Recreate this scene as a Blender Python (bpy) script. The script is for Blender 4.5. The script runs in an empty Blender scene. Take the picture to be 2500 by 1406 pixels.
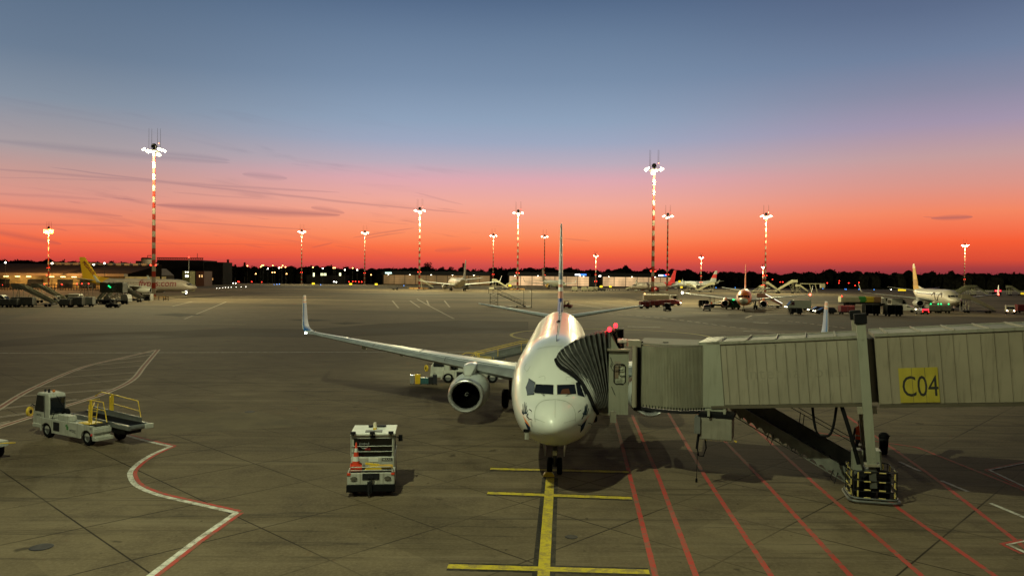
import bpy, math, random
import numpy as np
from mathutils import Vector, Matrix
random.seed(7)
rad = math.radians
sc = bpy.context.scene
col = sc.collection

# ------------------------------------------------------------------ camera
F, H = 1872.0, 7.9                       # focal length in pixels of a 2500 px wide frame, eye height
cam_d = bpy.data.cameras.new('camera'); cam = bpy.data.objects.new('camera', cam_d); col.objects.link(cam)
cam_d.sensor_width = 36; cam_d.lens = 36 * F / 2500; cam_d.clip_start = 0.5; cam_d.clip_end = 9000
CR = Matrix.Rotation(rad(90 - 0.777), 3, 'X') @ Matrix.Rotation(0.0098, 3, 'Z')
cam.matrix_world = Matrix.Translation((0, 0, H)) @ CR.to_4x4()
sc.camera = cam
sc.view_settings.view_transform = 'Standard'; sc.view_settings.look = 'None'
sc.view_settings.exposure = 0; sc.view_settings.gamma = 1
def ray(px, py): return CR @ Vector(((px - 1250) / F, (703 - py) / F, -1))
def gp(px, py, z=0.0):                   # the spot on the ground seen at a pixel
    d = ray(px, py); t = (z - H) / d.z
    return Vector((d.x * t, d.y * t, z))
def at(px, py, Y):
    d = ray(px, py); t = Y / d.y
    return Vector((d.x * t, d.y * t, H + d.z * t))
def hy(px): return 677.6 + 0.0098 * (px - 1250)
def gd(px, D):                           # ground point in the direction of column px at depth D
    return Vector((D * (px - 1250) / F, D, 0))

# ------------------------------------------------------------------ sky: dusk glow in the west, dark blue behind
W = bpy.data.worlds.new('World'); sc.world = W; W.use_nodes = True
nt = W.node_tree; nt.nodes.clear()
class G:
    """tiny node builder"""
    def __init__(s, nt): s.nt = nt
    def n(s, t, **k):
        o = s.nt.nodes.new(t)
        for a, b in k.items(): setattr(o, a, b)
        return o
    def put(s, sock, v):
        if isinstance(v, bpy.types.NodeSocket): s.nt.links.new(v, sock)
        elif v is not None: sock.default_value = v
    def m(s, op, a, b=None, c=None, clamp=False):
        o = s.n('ShaderNodeMath', operation=op); o.use_clamp = clamp
        for i, v in enumerate((a, b, c)):
            if v is not None: s.put(o.inputs[i], v)
        return o.outputs[0]
    def mix(s, f, a, b, t='MIX'):
        o = s.n('ShaderNodeMix', data_type='RGBA', blend_type=t)
        s.put(o.inputs[0], f)
        for i, v in ((6, a), (7, b)):
            if isinstance(v, (tuple, list)): v = (*v[:3], 1)
            s.put(o.inputs[i], v)
        return o.outputs[2]
    def ramp(s, f, stops, interp='LINEAR'):
        o = s.n('ShaderNodeValToRGB'); o.color_ramp.interpolation = interp
        e = o.color_ramp.elements
        while len(e) < len(stops): e.new(0.5)
        for el, (p, c) in zip(e, stops):
            el.position = p; el.color = (*c, 1) if len(c) == 3 else c
        s.put(o.inputs[0], f)
        return o.outputs[0]
    def noise(s, vec, scale, detail=3, rough=0.5, dist=0.0):
        o = s.n('ShaderNodeTexNoise'); s.put(o.inputs['Vector'], vec)
        o.inputs['Scale'].default_value = scale; o.inputs['Detail'].default_value = detail
        o.inputs['Roughness'].default_value = rough; o.inputs['Distortion'].default_value = dist
        return o.outputs[0]
    def mr(s, v, a, b, c=0.0, d=1.0, smooth=True):
        o = s.n('ShaderNodeMapRange'); o.interpolation_type = 'SMOOTHSTEP' if smooth else 'LINEAR'
        s.put(o.inputs[0], v)
        for i, x in zip((1, 2, 3, 4), (a, b, c, d)): o.inputs[i].default_value = x
        return o.outputs[0]
def lin(r, g, b):
    f = lambda c: (c / 255 / 12.92) if c <= 10 else ((c / 255 + 0.055) / 1.055) ** 2.4
    return (f(r), f(g), f(b))
g = G(nt)
tc = g.n('ShaderNodeTexCoord'); sx = g.n('ShaderNodeSeparateXYZ'); nt.links.new(tc.outputs['Generated'], sx.inputs[0])
X, Y, Z = sx.outputs
el = g.m('MULTIPLY', g.m('ARCSINE', Z), 57.2958)          # elevation in degrees
az = g.m('MULTIPLY', g.m('ARCTAN2', X, Y), 57.2958)       # azimuth, 0 = straight ahead, right positive
e30 = g.m('DIVIDE', el, 40.0)
S = lambda deg: deg / 40.0
def stops(L): return [(S(e), lin(*c)) for e, c in L] + [(S(29), lin(34, 48, 74)), (1, lin(17, 25, 42))]
centre = g.ramp(e30, stops([(0, (158, 62, 70)), (.8, (204, 78, 74)), (1.5, (238, 94, 66)), (2.2, (251, 116, 72)), (3.0, (253, 140, 94)), (3.9, (252, 154, 116)), (5.4, (243, 170, 152)), (7.2, (222, 170, 178)), (8.4, (188, 173, 188)),
    (9.9, (158, 168, 192)), (11.4, (143, 162, 187)), (14.3, (121, 142, 169)), (17.1, (105, 127, 155)), (19.6, (86, 108, 138)), (22, (70, 90, 119))]))
right = g.ramp(e30, stops([(0, (110, 45, 58)), (.9, (165, 62, 62)), (1.4, (215, 76, 54)), (2.6, (246, 94, 54)), (4.5, (244, 135, 98)), (6.3, (219, 150, 137)), (8.1, (196, 158, 158)), (10.2, (163, 149, 172)), (12.3, (136, 138, 162)),
    (14.6, (112, 128, 156)), (17.4, (93, 109, 138)), (20.2, (80, 95, 126)), (22, (68, 82, 112))]))
left = g.ramp(e30, stops([(0, (146, 54, 60)), (.7, (190, 68, 62)), (1.2, (226, 82, 62)), (2.2, (247, 110, 72)), (3.6, (239, 138, 108)), (5.0, (221, 151, 136)), (6.4, (200, 154, 146)), (8, (170, 157, 160)), (11, (133, 145, 161)), (14, (107, 125, 147)), (19.2, (84, 105, 131)), (22, (68, 90, 116))]))
skyc = g.mix(g.mr(az, 4, 30), centre, right)
skyc = g.mix(g.mr(az, -6, -32), skyc, left)
# thin clouds and old contrails, all in angles on the sky
def comb(a, b, c=0.0):
    o = g.n('ShaderNodeCombineXYZ'); g.put(o.inputs[0], a); g.put(o.inputs[1], b); g.put(o.inputs[2], c); return o.outputs[0]
tilt = g.m('ADD', el, g.m('MULTIPLY', az, 0.12))
wob = g.m('MULTIPLY', g.m('SUBTRACT', g.noise(comb(g.m('MULTIPLY', az, .25), el), 1.0, 3), .5), .5)
n1 = g.noise(comb(g.m('MULTIPLY', az, 0.09), g.m('MULTIPLY', tilt, 0.95)), 1.0, 5, 0.55, 0.6)
cm = g.m('MULTIPLY', g.mr(n1, .54, .74), g.mr(az, 2, -14))
cm = g.m('MULTIPLY', cm, g.m('MULTIPLY', g.mr(el, 13.0, 9.0), g.mr(el, .8, 2.0)))
n2 = g.noise(comb(g.m('MULTIPLY', az, 0.35), g.m('MULTIPLY', tilt, 4.2), 5.0), 1.0, 4, 0.55, 0.3)
cm2 = g.m('MULTIPLY', g.mr(n2, .60, .78), g.mr(az, 3, -9))
cm2 = g.m('MULTIPLY', cm2, g.m('MULTIPLY', g.mr(el, 6.8, 5.0), g.mr(el, 1.2, 2.2)))
cloud = g.m('ADD', g.m('MULTIPLY', cm, .42), g.m('MULTIPLY', cm2, .50), clamp=True)
def streak(px0, py0, px1, py1, w, k):
    a0 = math.degrees(math.atan2(px0 - 1250, F)); a1 = math.degrees(math.atan2(px1 - 1250, F))
    f = lambda px, py: math.degrees(math.asin(ray(px, py).normalized().z))
    e0, e1 = f(px0, py0), f(px1, py1)
    d = g.m('SUBTRACT', g.m('ADD', el, g.m('MULTIPLY', wob, .35)), g.m('MULTIPLY_ADD', g.m('SUBTRACT', az, a0), (e1 - e0) / (a1 - a0), e0))
    t = g.mr(az, a0, a1, 0, 1, False)
    taper = g.m('POWER', g.m('MULTIPLY', g.m('MULTIPLY', t, g.m('SUBTRACT', 1.0, t)), 4.0), .5)
    wn = g.m('MULTIPLY', taper, w)
    v = g.m('SUBTRACT', 1.0, g.m('DIVIDE', g.m('ABSOLUTE', d), g.m('MAXIMUM', wn, .001)), clamp=True)
    return g.m('MULTIPLY', v, k)
for s_ in ((-60, 408, 830, 470, .16, .5), (120, 408, 1150, 522, .13, .62), (380, 500, 830, 526, .42, .9), (360, 536, 760, 560, .09, .6), (758, 506, 840, 520, .3, .6), (-40, 560, 150, 596, .3, .6),
           (860, 580, 1010, 556, .09, .6), (880, 584, 990, 566, .07, .6), (760, 605, 812, 593, .1, .6), (2270, 533, 2372, 530, .22, .95), (2250, 529, 2350, 534, .10, .5), (1060, 612, 1150, 606, .3, .35),
           (590, 425, 700, 436, .3, .45), (1010, 470, 1130, 500, .1, .35), (-40, 496, 300, 528, .25, .55), (1370, 582, 1440, 588, .08, .45), (-40, 700, 10, 700, .01, 0), (-50, 430, 500, 446, .07, .35), (-40, 545, 330, 552, .10, .45), (150, 590, 700, 598, .07, .4), (420, 470, 640, 486, .10, .35), (-40, 470, 260, 488, .16, .35), (300, 640, 700, 632, .10, .3), (900, 540, 1000, 548, .06, .35), (-40, 340, 560, 398, .34, .42), (380, 372, 560, 392, .26, .4)):
    cloud = g.m('MAXIMUM', cloud, streak(*s_))
cloudcol = g.mix(g.mr(el, 2.0, 9.0), lin(150, 80, 84), lin(116, 112, 132))
skyc = g.mix(g.m('MULTIPLY', cloud, .62), skyc, cloudcol)
back = g.ramp(e30, [(0, lin(14, 14, 20)), (S(12), lin(17, 20, 32)), (1, lin(13, 18, 32))])
hs = g.n('ShaderNodeHueSaturation'); hs.inputs['Saturation'].default_value = 1.0; nt.links.new(skyc, hs.inputs['Color']); skyc = hs.outputs[0]
skyc = g.mix(g.mr(Y, .05, .60), back, skyc)
bg = g.n('ShaderNodeBackground'); nt.links.new(skyc, bg.inputs[0]); bg.inputs[1].default_value = 1.0
out = g.n('ShaderNodeOutputWorld'); nt.links.new(bg.outputs[0], out.inputs[0])

# ------------------------------------------------------------------ off-frame floodlights read from the shadows, plus added fill lamps
def lamp(loc, power, color, radius=.35, parent=None, name='flood_fill_lamp'):
    d = bpy.data.lights.new(name, 'POINT'); d.energy = power; d.color = color; d.shadow_soft_size = radius
    o = bpy.data.objects.new(name, d); col.objects.link(o); o.location = loc
    if parent: o.parent = parent
    return o
OLIVE = (.92, 1.0, .60)
LAMPA = lamp((-11.5, 12, 30), 34000, OLIVE, .25)
LAMPB = lamp((13, 12, 17), 1300, (1.0, .95, .50), .35)
lamp((-6, -8, 24), 1200, OLIVE, .35)  # frontal fill, added for the highlights on the nose
def spot(loc, target, power, color, size, radius=.4, name='fill_spot'):
    d = bpy.data.lights.new(name, 'SPOT'); d.energy = power; d.color = color; d.shadow_soft_size = radius; d.spot_size = rad(size); d.spot_blend = .6
    o = bpy.data.objects.new(name, d); col.objects.link(o); o.location = loc; o.rotation_euler = (Vector(target) - Vector(loc)).to_track_quat('-Z', 'Y').to_euler(); return o
spot((-16, 42, 24), (0, 68, 5), 14000, (.90, 1, .62), 52)  # added spot that brightens the tail
spot((-24, 34, 24), (-7, 57, 0), 5000, (.96, 1, .60), 50)  # added spot that brightens the luggage row
spot((26, 34, 26), (16, 66, 0), 5000, (.96, 1, .52), 90)  # added fill for the right-hand apron
lamp((-42, 20, 28), 2500, (1.0, .93, .48), .5)  # added fill for the left apron

# ------------------------------------------------------------------ materials
MATS = {}
def mat(name, c, rough=.6, metal=0.0, var=.10, scale=3.0, emit=0.0, coat=0.0, spec=.5, bump=0.0, dirt=0.0):
    if name in MATS: return MATS[name]
    m = bpy.data.materials.new(name); MATS[name] = m; m.use_nodes = True
    t = m.node_tree; b = t.nodes['Principled BSDF']; q = G(t)
    b.inputs['Roughness'].default_value = rough; b.inputs['Metallic'].default_value = metal
    b.inputs['Coat Weight'].default_value = coat; b.inputs['Coat Roughness'].default_value = .04
    b.inputs['Specular IOR Level'].default_value = spec
    if emit:
        b.inputs['Emission Color'].default_value = (*c, 1); b.inputs['Emission Strength'].default_value = emit
        b.inputs['Base Color'].default_value = (*c, 1); return m
    tcn = q.n('ShaderNodeTexCoord'); v = tcn.outputs['Object']
    n = q.noise(v, scale, 5, .6)
    lo = tuple(x * (1 - var) for x in c); hi = tuple(min(1, x * (1 + var)) for x in c)
    cc = q.mix(q.mr(n, .3, .7), lo, hi)
    if dirt:
        mp = q.n('ShaderNodeMapping'); mp.inputs['Scale'].default_value = (6, 6, .7); t.links.new(v, mp.inputs[0])
        n3 = q.noise(mp.outputs[0], 1.2, 5, .65)
        cc = q.mix(q.m('MULTIPLY', q.mr(n3, .5, .75), dirt), cc, (c[0] * .35, c[1] * .31, c[2] * .25))
    t.links.new(cc, b.inputs['Base Color'])
    t.links.new(q.mr(n, .3, .7, max(0, rough - .08), min(1, rough + .08)), b.inputs['Roughness'])
    if bump:
        bn = q.n('ShaderNodeBump'); bn.inputs['Strength'].default_value = bump
        t.links.new(q.noise(v, scale * 6, 3), bn.inputs['Height']); t.links.new(bn.outputs[0], b.inputs['Normal'])
    return m
def glow(name, c, k): return mat('glow_' + name, c, emit=k)
M_white = mat('white_aircraft_paint', (.62, .64, .60), .38, var=.02, scale=.6, coat=.6)
M_wingp = mat('white_wing_paint', (.66, .70, .66), .45, var=.03, scale=.8, coat=.12)
M_white2 = mat('white_paint', (.42, .42, .37), .5, var=.12, scale=2, dirt=.7)
M_cream = mat('pale_grey_bridge_paint', (.25, .226, .17), .6, var=.07, scale=.8, dirt=.35)
M_cream2 = mat('pale_bridge_paint_new', (.24, .245, .19), .55, var=.06, scale=.8, dirt=.25)
M_grey = mat('grey_metal', (.15, .155, .15), .5, .3, dirt=.3)
M_steel = mat('polished_steel', (.52, .52, .51), .30, .55, var=.03, scale=2)
M_slat = mat('bare_wing_edge_metal', (.36, .38, .38), .38, .35, var=.12, scale=2)
M_dark = mat('dark_steel', (.014, .014, .016), .6, 0, var=.3, spec=.2)
M_black = mat('black_rubber', (.006, .006, .007), .8, var=.3, spec=.12)
M_void = mat('engine_inside', (.002, .002, .002), .9, spec=.05)
M_glass = mat('dark_window_glass', (.010, .012, .016), .06, var=.05, coat=.5)
M_glassg = mat('grey_side_window_glass', (.10, .11, .14), .12, var=.1, coat=.4)
M_yel = mat('yellow_paint', (.62, .42, .03), .5, var=.12, dirt=.3)
M_navy = mat('navy_blue_paint', (.012, .035, .09), .35, coat=.4)
M_blue = mat('blue_paint', (.045, .15, .42), .5, spec=.2)
M_orangep = mat('orange_livery_paint', (.72, .20, .06), .35, coat=.3)
M_red = mat('red_paint', (.42, .03, .03), .5, var=.12, dirt=.2)
M_dred = mat('dark_red_canvas', (.16, .015, .02), .8, var=.2)
M_brown = mat('terminal_roof_brown', (.035, .026, .022), .9, spec=.05, scale=.05, var=.3)
M_concrete = mat('concrete', (.22, .19, .16), .85, scale=.5, var=.2)
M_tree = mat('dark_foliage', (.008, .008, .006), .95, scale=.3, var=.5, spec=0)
M_bark = mat('bark', (.04, .03, .02), .9)
M_hivis = mat('orange_hivis_cloth', (.95, .13, .02), .8, var=.05)
M_skin = mat('skin', (.42, .25, .17), .6)
M_hair = mat('dark_hair', (.02, .014, .01), .8)
M_cloth = mat('dark_trousers', (.03, .032, .045), .9)
M_cone = mat('cone_orange', (.62, .05, .015), .55, var=.1, dirt=.2)
M_teal = mat('teal_suitcase_shell', (.03, .10, .11), .4)
M_canvas = mat('grey_bellows_canvas', (.065, .065, .062), .85, scale=5, var=.55, bump=.4)
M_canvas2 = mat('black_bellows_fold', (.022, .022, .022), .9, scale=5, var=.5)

# ------------------------------------------------------------------ mesh helpers
WM = {}
def tag(o, label=None, cat=None, group=None, kind=None):
    if label: o['label'] = label
    if cat: o['category'] = cat
    if group: o['group'] = group
    if kind: o['kind'] = kind
    return o
def thing(name, label, cat, loc=(0, 0, 0), rz=0.0, group=None, scale=1.0):
    o = bpy.data.objects.new(name, None); col.objects.link(o); o.empty_display_size = .5
    o.location = loc; o.rotation_euler = (0, 0, rz); o.scale = (scale,) * 3
    WM[o.name] = Matrix.Translation(Vector(loc)) @ Matrix.Rotation(rz, 4, 'Z') @ Matrix.Scale(scale, 4)
    return tag(o, label, cat, group)
def dup(root, loc, rz=0.0, label=None, group=None, scale=None):
    r = root.copy(); col.objects.link(r); r.location = loc; r.rotation_euler = (0, 0, rz)
    if scale: r.scale = (scale,) * 3
    if label: r['label'] = label
    if group: r['group'] = group
    for ch in list(root.children):
        c = ch.copy(); col.objects.link(c); c.parent = r
        for gch in list(ch.children):
            d = gch.copy(); col.objects.link(d); d.parent = c
    return r
class MB:
    def __init__(s): s.v = []; s.f = []
    def add(s, vs, fs, M=None):
        n = len(s.v)
        s.v += [tuple(M @ Vector(p)) for p in vs] if M is not None else [tuple(p) for p in vs]
        s.f += [tuple(i + n for i in f) for f in fs]; return s
    def box(s, c, d, R=None, taper=1.0):
        x, y, z = (k / 2 for k in d)
        vs = [(-x, -y, -z), (x, -y, -z), (x, y, -z), (-x, y, -z), (-x * taper, -y * taper, z), (x * taper, -y * taper, z), (x * taper, y * taper, z), (-x * taper, y * taper, z)]
        M = Matrix.Translation(Vector(c))
        if R is not None: M = M @ R.to_4x4()
        return s.add(vs, [(0, 3, 2, 1), (4, 5, 6, 7), (0, 1, 5, 4), (1, 2, 6, 5), (2, 3, 7, 6), (3, 0, 4, 7)], M)
    def b2(s, x0, x1, y0, y1, z0, z1): return s.box(((x0 + x1) / 2, (y0 + y1) / 2, (z0 + z1) / 2), (x1 - x0, y1 - y0, z1 - z0))
    def frame(s, p, q, up=(0, 0, 1)):
        p, q = Vector(p), Vector(q); d = (q - p); L = d.length; d.normalize(); up = Vector(up)
        if abs(d.dot(up)) > .98: up = Vector((0, 1, 0))
        x = d.cross(up).normalized(); y = x.cross(d)
        return Matrix((x, y, d)).transposed(), L
    def bar(s, p, q, w, h=None, up=(0, 0, 1)):
        R, L = s.frame(p, q, up); return s.box((Vector(p) + Vector(q)) / 2, (w, h or w, L), R)
    def cyl(s, p, q, r0, r1=None, n=12, caps=True):
        r1 = r0 if r1 is None else r1
        R, L = s.frame(p, q); p = Vector(p); q = Vector(q)
        vs = []
        for c, r in ((p, r0), (q, r1)):
            for i in range(n):
                a = 2 * math.pi * i / n; vs.append(c + R @ Vector((math.cos(a) * r, math.sin(a) * r, 0)))
        fs = [(i, (i + 1) % n, n + (i + 1) % n, n + i) for i in range(n)]
        if caps: fs += [tuple(range(n))[::-1], tuple(range(n, 2 * n))]
        return s.add(vs, fs)
    def tube(s, pts, r, n=6):
        pts = [Vector(p) for p in pts]; vs = []; fs = []
        for k, p in enumerate(pts):
            d = (pts[min(k + 1, len(pts) - 1)] - pts[max(k - 1, 0)]).normalized()
            up = Vector((0, 0, 1)) if abs(d.z) < .95 else Vector((0, 1, 0))
            x = d.cross(up).normalized(); y = x.cross(d)
            for i in range(n):
                a = 2 * math.pi * i / n; vs.append(p + x * math.cos(a) * r + y * math.sin(a) * r)
        for k in range(len(pts) - 1):
            for i in range(n): fs.append((k * n + i, k * n + (i + 1) % n, (k + 1) * n + (i + 1) % n, (k + 1) * n + i))
        fs += [tuple(range(n))[::-1], tuple(range((len(pts) - 1) * n, len(pts) * n))]
        return s.add(vs, fs)
    def lathe(s, prof, M, n=24, sx=1.0, sy=1.0):      # prof: (radius, height) along local z
        vs = []; fs = []
        for r, h in prof:
            for i in range(n):
                a = 2 * math.pi * i / n; vs.append((math.cos(a) * r * sx, math.sin(a) * r * sy, h))
        for k in range(len(prof) - 1):
            for i in range(n): fs.append((k * n + i, k * n + (i + 1) % n, (k + 1) * n + (i + 1) % n, (k + 1) * n + i))
        return s.add(vs, fs, M)
    def prism(s, poly, t, M):                          # poly in local xy, thickness t along z
        n = len(poly); vs = [(x, y, 0) for x, y in poly] + [(x, y, t) for x, y in poly]
        fs = [tuple(range(n))[::-1], tuple(range(n, 2 * n))] + [(i, (i + 1) % n, n + (i + 1) % n, n + i) for i in range(n)]
        return s.add(vs, fs, M)
    def sphere(s, c, r, nu=12, nv=7, sc3=(1, 1, 1)):
        vs = []; fs = []
        for j in range(nv + 1):
            t = math.pi * j / nv
            for i in range(nu):
                a = 2 * math.pi * i / nu
                vs.append((c[0] + r * sc3[0] * math.sin(t) * math.cos(a), c[1] + r * sc3[1] * math.sin(t) * math.sin(a), c[2] + r * sc3[2] * math.cos(t)))
        for j in range(nv):
            for i in range(nu): fs.append((j * nu + i, (j + 1) * nu + i, (j + 1) * nu + (i + 1) % nu, j * nu + (i + 1) % nu))
        return s.add(vs, fs)
    def grid(s, fn, nu, nv):
        vs = [fn(i / nu, j / nv) for j in range(nv + 1) for i in range(nu + 1)]
        fs = [(j * (nu + 1) + i, j * (nu + 1) + i + 1, (j + 1) * (nu + 1) + i + 1, (j + 1) * (nu + 1) + i) for j in range(nv) for i in range(nu)]
        return s.add(vs, fs)
    def build(s, name, m, parent=None, smooth=False, world=False, bevel=0.0):
        vs = s.v
        if world and parent is not None:
            Mi = WM[parent.name].inverted(); vs = [tuple(Mi @ Vector(p)) for p in vs]
        me = bpy.data.meshes.new(name); me.from_pydata(vs, [], s.f); me.validate(); me.materials.append(m)
        if smooth:
            me.polygons.foreach_set('use_smooth', [True] * len(me.polygons))
            try: me.set_sharp_from_angle(angle=rad(40))
            except Exception: pass
        o = bpy.data.objects.new(name, me); col.objects.link(o)
        if parent is not None: o.parent = parent
        if bevel:
            b = o.modifiers.new('bevel', 'BEVEL'); b.width = bevel; b.segments = 2; b.limit_method = 'ANGLE'
        return o
def text_pts(s, size=1.0, depth=0.0, sx=1.0, bold=0.0, align='LEFT', space=1.0, sub=0):
    c = bpy.data.curves.new('t', 'FONT'); c.body = s; c.size = size; c.extrude = depth; c.offset = bold; c.align_x = align; c.space_character = space
    c.resolution_u = 3
    o = bpy.data.objects.new('t', c); col.objects.link(o)
    dg = bpy.context.evaluated_depsgraph_get(); me = bpy.data.meshes.new_from_object(o.evaluated_get(dg))
    if sub:
        import bmesh
        bm = bmesh.new(); bm.from_mesh(me); bmesh.ops.triangulate(bm, faces=bm.faces)
        for _ in range(sub):
            bmesh.ops.subdivide_edges(bm, edges=[e for e in bm.edges if e.calc_length() > .25], cuts=1)
            bmesh.ops.triangulate(bm, faces=bm.faces)
        bm.to_mesh(me); bm.free()
    vs = [(v.co.x * sx, v.co.y, v.co.z) for v in me.vertices]; fs = [tuple(p.vertices) for p in me.polygons]
    bpy.data.objects.remove(o); bpy.data.curves.remove(c); bpy.data.meshes.remove(me)
    return vs, fs
def text(name, s, size, m, parent, M, **k):
    vs, fs = text_pts(s, size, **k); b = MB(); b.add(vs, fs, M); return b.build(name, m, parent)

# ------------------------------------------------------------------ ground
gm = bpy.data.materials.new('apron_concrete'); gm.use_nodes = True
t = gm.node_tree; q = G(t); b = t.nodes['Principled BSDF']
tcn = q.n('ShaderNodeTexCoord'); P = tcn.outputs['Object']
s3 = q.n('ShaderNodeSeparateXYZ'); t.links.new(P, s3.inputs[0]); gx, gy, gz = s3.outputs
ca, sa = math.cos(rad(46.3)), math.sin(rad(46.3))
u = q.m('ADD', q.m('MULTIPLY', gx, ca), q.m('MULTIPLY', gy, sa))
w = q.m('ADD', q.m('MULTIPLY', gx, -sa), q.m('MULTIPLY', gy, ca))
u = q.m('SUBTRACT', u, 23.5); w = q.m('SUBTRACT', w, 10.5); SP = 3.87
uu = q.m('DIVIDE', u, SP); ww = q.m('DIVIDE', w, SP)
def joint(a): # distance in metres to the nearest joint
    f = q.m('FRACT', q.m('ADD', a, 1000.5)); return q.m('MULTIPLY', q.m('ABSOLUTE', q.m('SUBTRACT', f, .5)), SP)
jd = q.m('MINIMUM', joint(uu), joint(ww))
jl = q.m('MULTIPLY', q.mr(jd, .042, .014), q.m('MULTIPLY', q.mr(gy, 95, 60), q.mr(q.noise(P, .11, 2), .38, .60, .35, 1.0)))
cell = q.n('ShaderNodeTexWhiteNoise', noise_dimensions='2D')
cv = q.n('ShaderNodeCombineXYZ'); t.links.new(q.m('FLOOR', q.m('ADD', uu, .5)), cv.inputs[0]); t.links.new(q.m('FLOOR', q.m('ADD', ww, .5)), cv.inputs[1])
t.links.new(cv.outputs[0], cell.inputs['Vector'])
base = q.mix(q.mr(q.noise(P, .045, 6, .62), .3, .7), (.088, .066, .040), (.160, .123, .075))
base = q.mix(q.m('MULTIPLY', q.mr(q.noise(P, .5, 6, .7), .42, .68), .6), base, (.055, .041, .028))
fine = q.noise(P, 9.0, 4, .7)
base = q.mix(q.m('MULTIPLY', q.mr(fine, .40, .68), .38), base, (.19, .15, .10))
mp = q.n('ShaderNodeMapping'); mp.inputs['Rotation'].default_value = (0, 0, rad(-30)); mp.inputs['Scale'].default_value = (.08, .9, 1); t.links.new(P, mp.inputs[0])
base = q.mix(q.m('MULTIPLY', q.mr(q.noise(mp.outputs[0], 1.0, 5, .7), .48, .70), .5), base, (.19, .15, .10))
mp2 = q.n('ShaderNodeMapping'); mp2.inputs['Scale'].default_value = (.014, .034, 1); mp2.inputs['Rotation'].default_value = (0, 0, rad(9)); t.links.new(P, mp2.inputs[0])
far = q.noise(mp2.outputs[0], 1.0, 5, .6)
base = q.mix(q.m('MULTIPLY', q.mr(far, .47, .60), q.m('MULTIPLY', q.mr(gy, 60, 110), .75)), base, (.045, .036, .027))
tint = q.m('MULTIPLY', q.m('SUBTRACT', cell.outputs[0], .5), .22)
tint = q.m('MULTIPLY', tint, q.mr(gy, 110, 70))
bc = q.n('ShaderNodeHueSaturation'); t.links.new(base, bc.inputs['Color']); t.links.new(q.m('ADD', 1.0, tint), bc.inputs['Value'])
spots = q.mr(q.noise(P, .9, 3, .5), .68, .76)
mpt = q.n('ShaderNodeMapping'); mpt.inputs['Rotation'].default_value = (0, 0, rad(52)); mpt.inputs['Scale'].default_value = (.05, 1.4, 1); t.links.new(P, mpt.inputs[0])
tyre = q.m('MULTIPLY', q.mr(q.noise(mpt.outputs[0], 1.0, 6, .75, .4), .52, .66), .7)
c0_ = q.mix(tyre, bc.outputs[0], (.030, .024, .018))
drip = q.mr(q.noise(P, 3.4, 2, .5), .70, .76)
c0_ = q.mix(q.m('MULTIPLY', drip, .6), c0_, (.02, .016, .012))
c1 = q.mix(q.m('MULTIPLY', spots, .75), c0_, (.028, .022, .016))
c1 = q.mix(jl, c1, (.022, .017, .012))
t.links.new(c1, b.inputs['Base Color']); b.inputs['Roughness'].default_value = .88; b.inputs['Specular IOR Level'].default_value = .12
bn = q.n('ShaderNodeBump'); bn.inputs['Strength'].default_value = .25; bn.inputs['Distance'].default_value = .02
t.links.new(q.m('SUBTRACT', fine, q.m('MULTIPLY', jl, 2.0)), bn.inputs['Height']); t.links.new(bn.outputs[0], b.inputs['Normal'])
gb = MB(); gb.add([(-4000, -120, 0), (4000, -120, 0), (4000, 6000, 0), (-4000, 6000, 0)], [(0, 1, 2, 3)])
tag(gb.build('apron_ground', gm), 'brown grey concrete apron with slab joints and stains', kind='structure')
gr = mat('dark_airfield_grass', (.006, .007, .004), .95, scale=.02, var=.4, spec=0)
gb = MB(); gb.add([(-4000, 735, .06), (4000, 735, .06), (4000, 6000, .06), (-4000, 6000, .06)], [(0, 1, 2, 3)])
tag(gb.build('grass_field', gr), 'dark airfield grass beyond the lit apron', kind='structure')

# ------------------------------------------------------------------ painted markings
def mmat(name, c, worn=.35):
    m = bpy.data.materials.new(name); m.use_nodes = True; t = m.node_tree; b = t.nodes['Principled BSDF']; q = G(t)
    P = q.n('ShaderNodeTexCoord').outputs['Object']
    f = q.m('MULTIPLY', q.mr(q.noise(P, 2.6, 8, .8), .44, .60), worn)
    cc = q.mix(f, c, (.14, .108, .075)); t.links.new(cc, b.inputs['Base Color']); b.inputs['Roughness'].default_value = .8; b.inputs['Specular IOR Level'].default_value = .2
    return m
P_white = mmat('worn_white_marking', (.60, .58, .52), .75); P_faint = mmat('faded_white_marking', (.62, .51, .41), .4); P_far = mmat('dim_far_marking', (.34, .29, .23), .5); P_red = mmat('worn_red_marking', (.42, .045, .035), .75)
P_yel = mmat('yellow_marking', (.52, .40, .03), .65); P_blk = mmat('black_marking_edge', (.02, .018, .014), .3); P_pink = mmat('faded_red_marking', (.30, .10, .07), .7)
P_yel2 = mmat('old_yellow_marking', (.60, .50, .08), .4)
def ribbon(b, pts, w, z=.004, off=0.0):
    pts = [Vector((p[0], p[1], 0)) for p in pts]; L = []
    for k, p in enumerate(pts):
        if k == 0: d = (pts[1] - p).normalized(); n = Vector((-d.y, d.x, 0)); s = 1
        elif k == len(pts) - 1: d = (p - pts[k - 1]).normalized(); n = Vector((-d.y, d.x, 0)); s = 1
        else:
            a = (p - pts[k - 1]).normalized(); c = (pts[k + 1] - p).normalized(); na = Vector((-a.y, a.x, 0)); nc = Vector((-c.y, c.x, 0))
            n = (na + nc); n = n.normalized() if n.length > .01 else na; s = 1 / max(.35, n.dot(na))
        L.append((p + n * s * (off + w / 2), p + n * s * (off - w / 2)))
    vs = []; fs = []
    for k, (a, c) in enumerate(L):
        vs += [(a.x, a.y, z), (c.x, c.y, z)]
        if k: fs.append((2 * k - 2, 2 * k - 1, 2 * k + 1, 2 * k))
    b.add(vs, fs)
def pxl(*pts): return [gp(*p) for p in pts]
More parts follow.
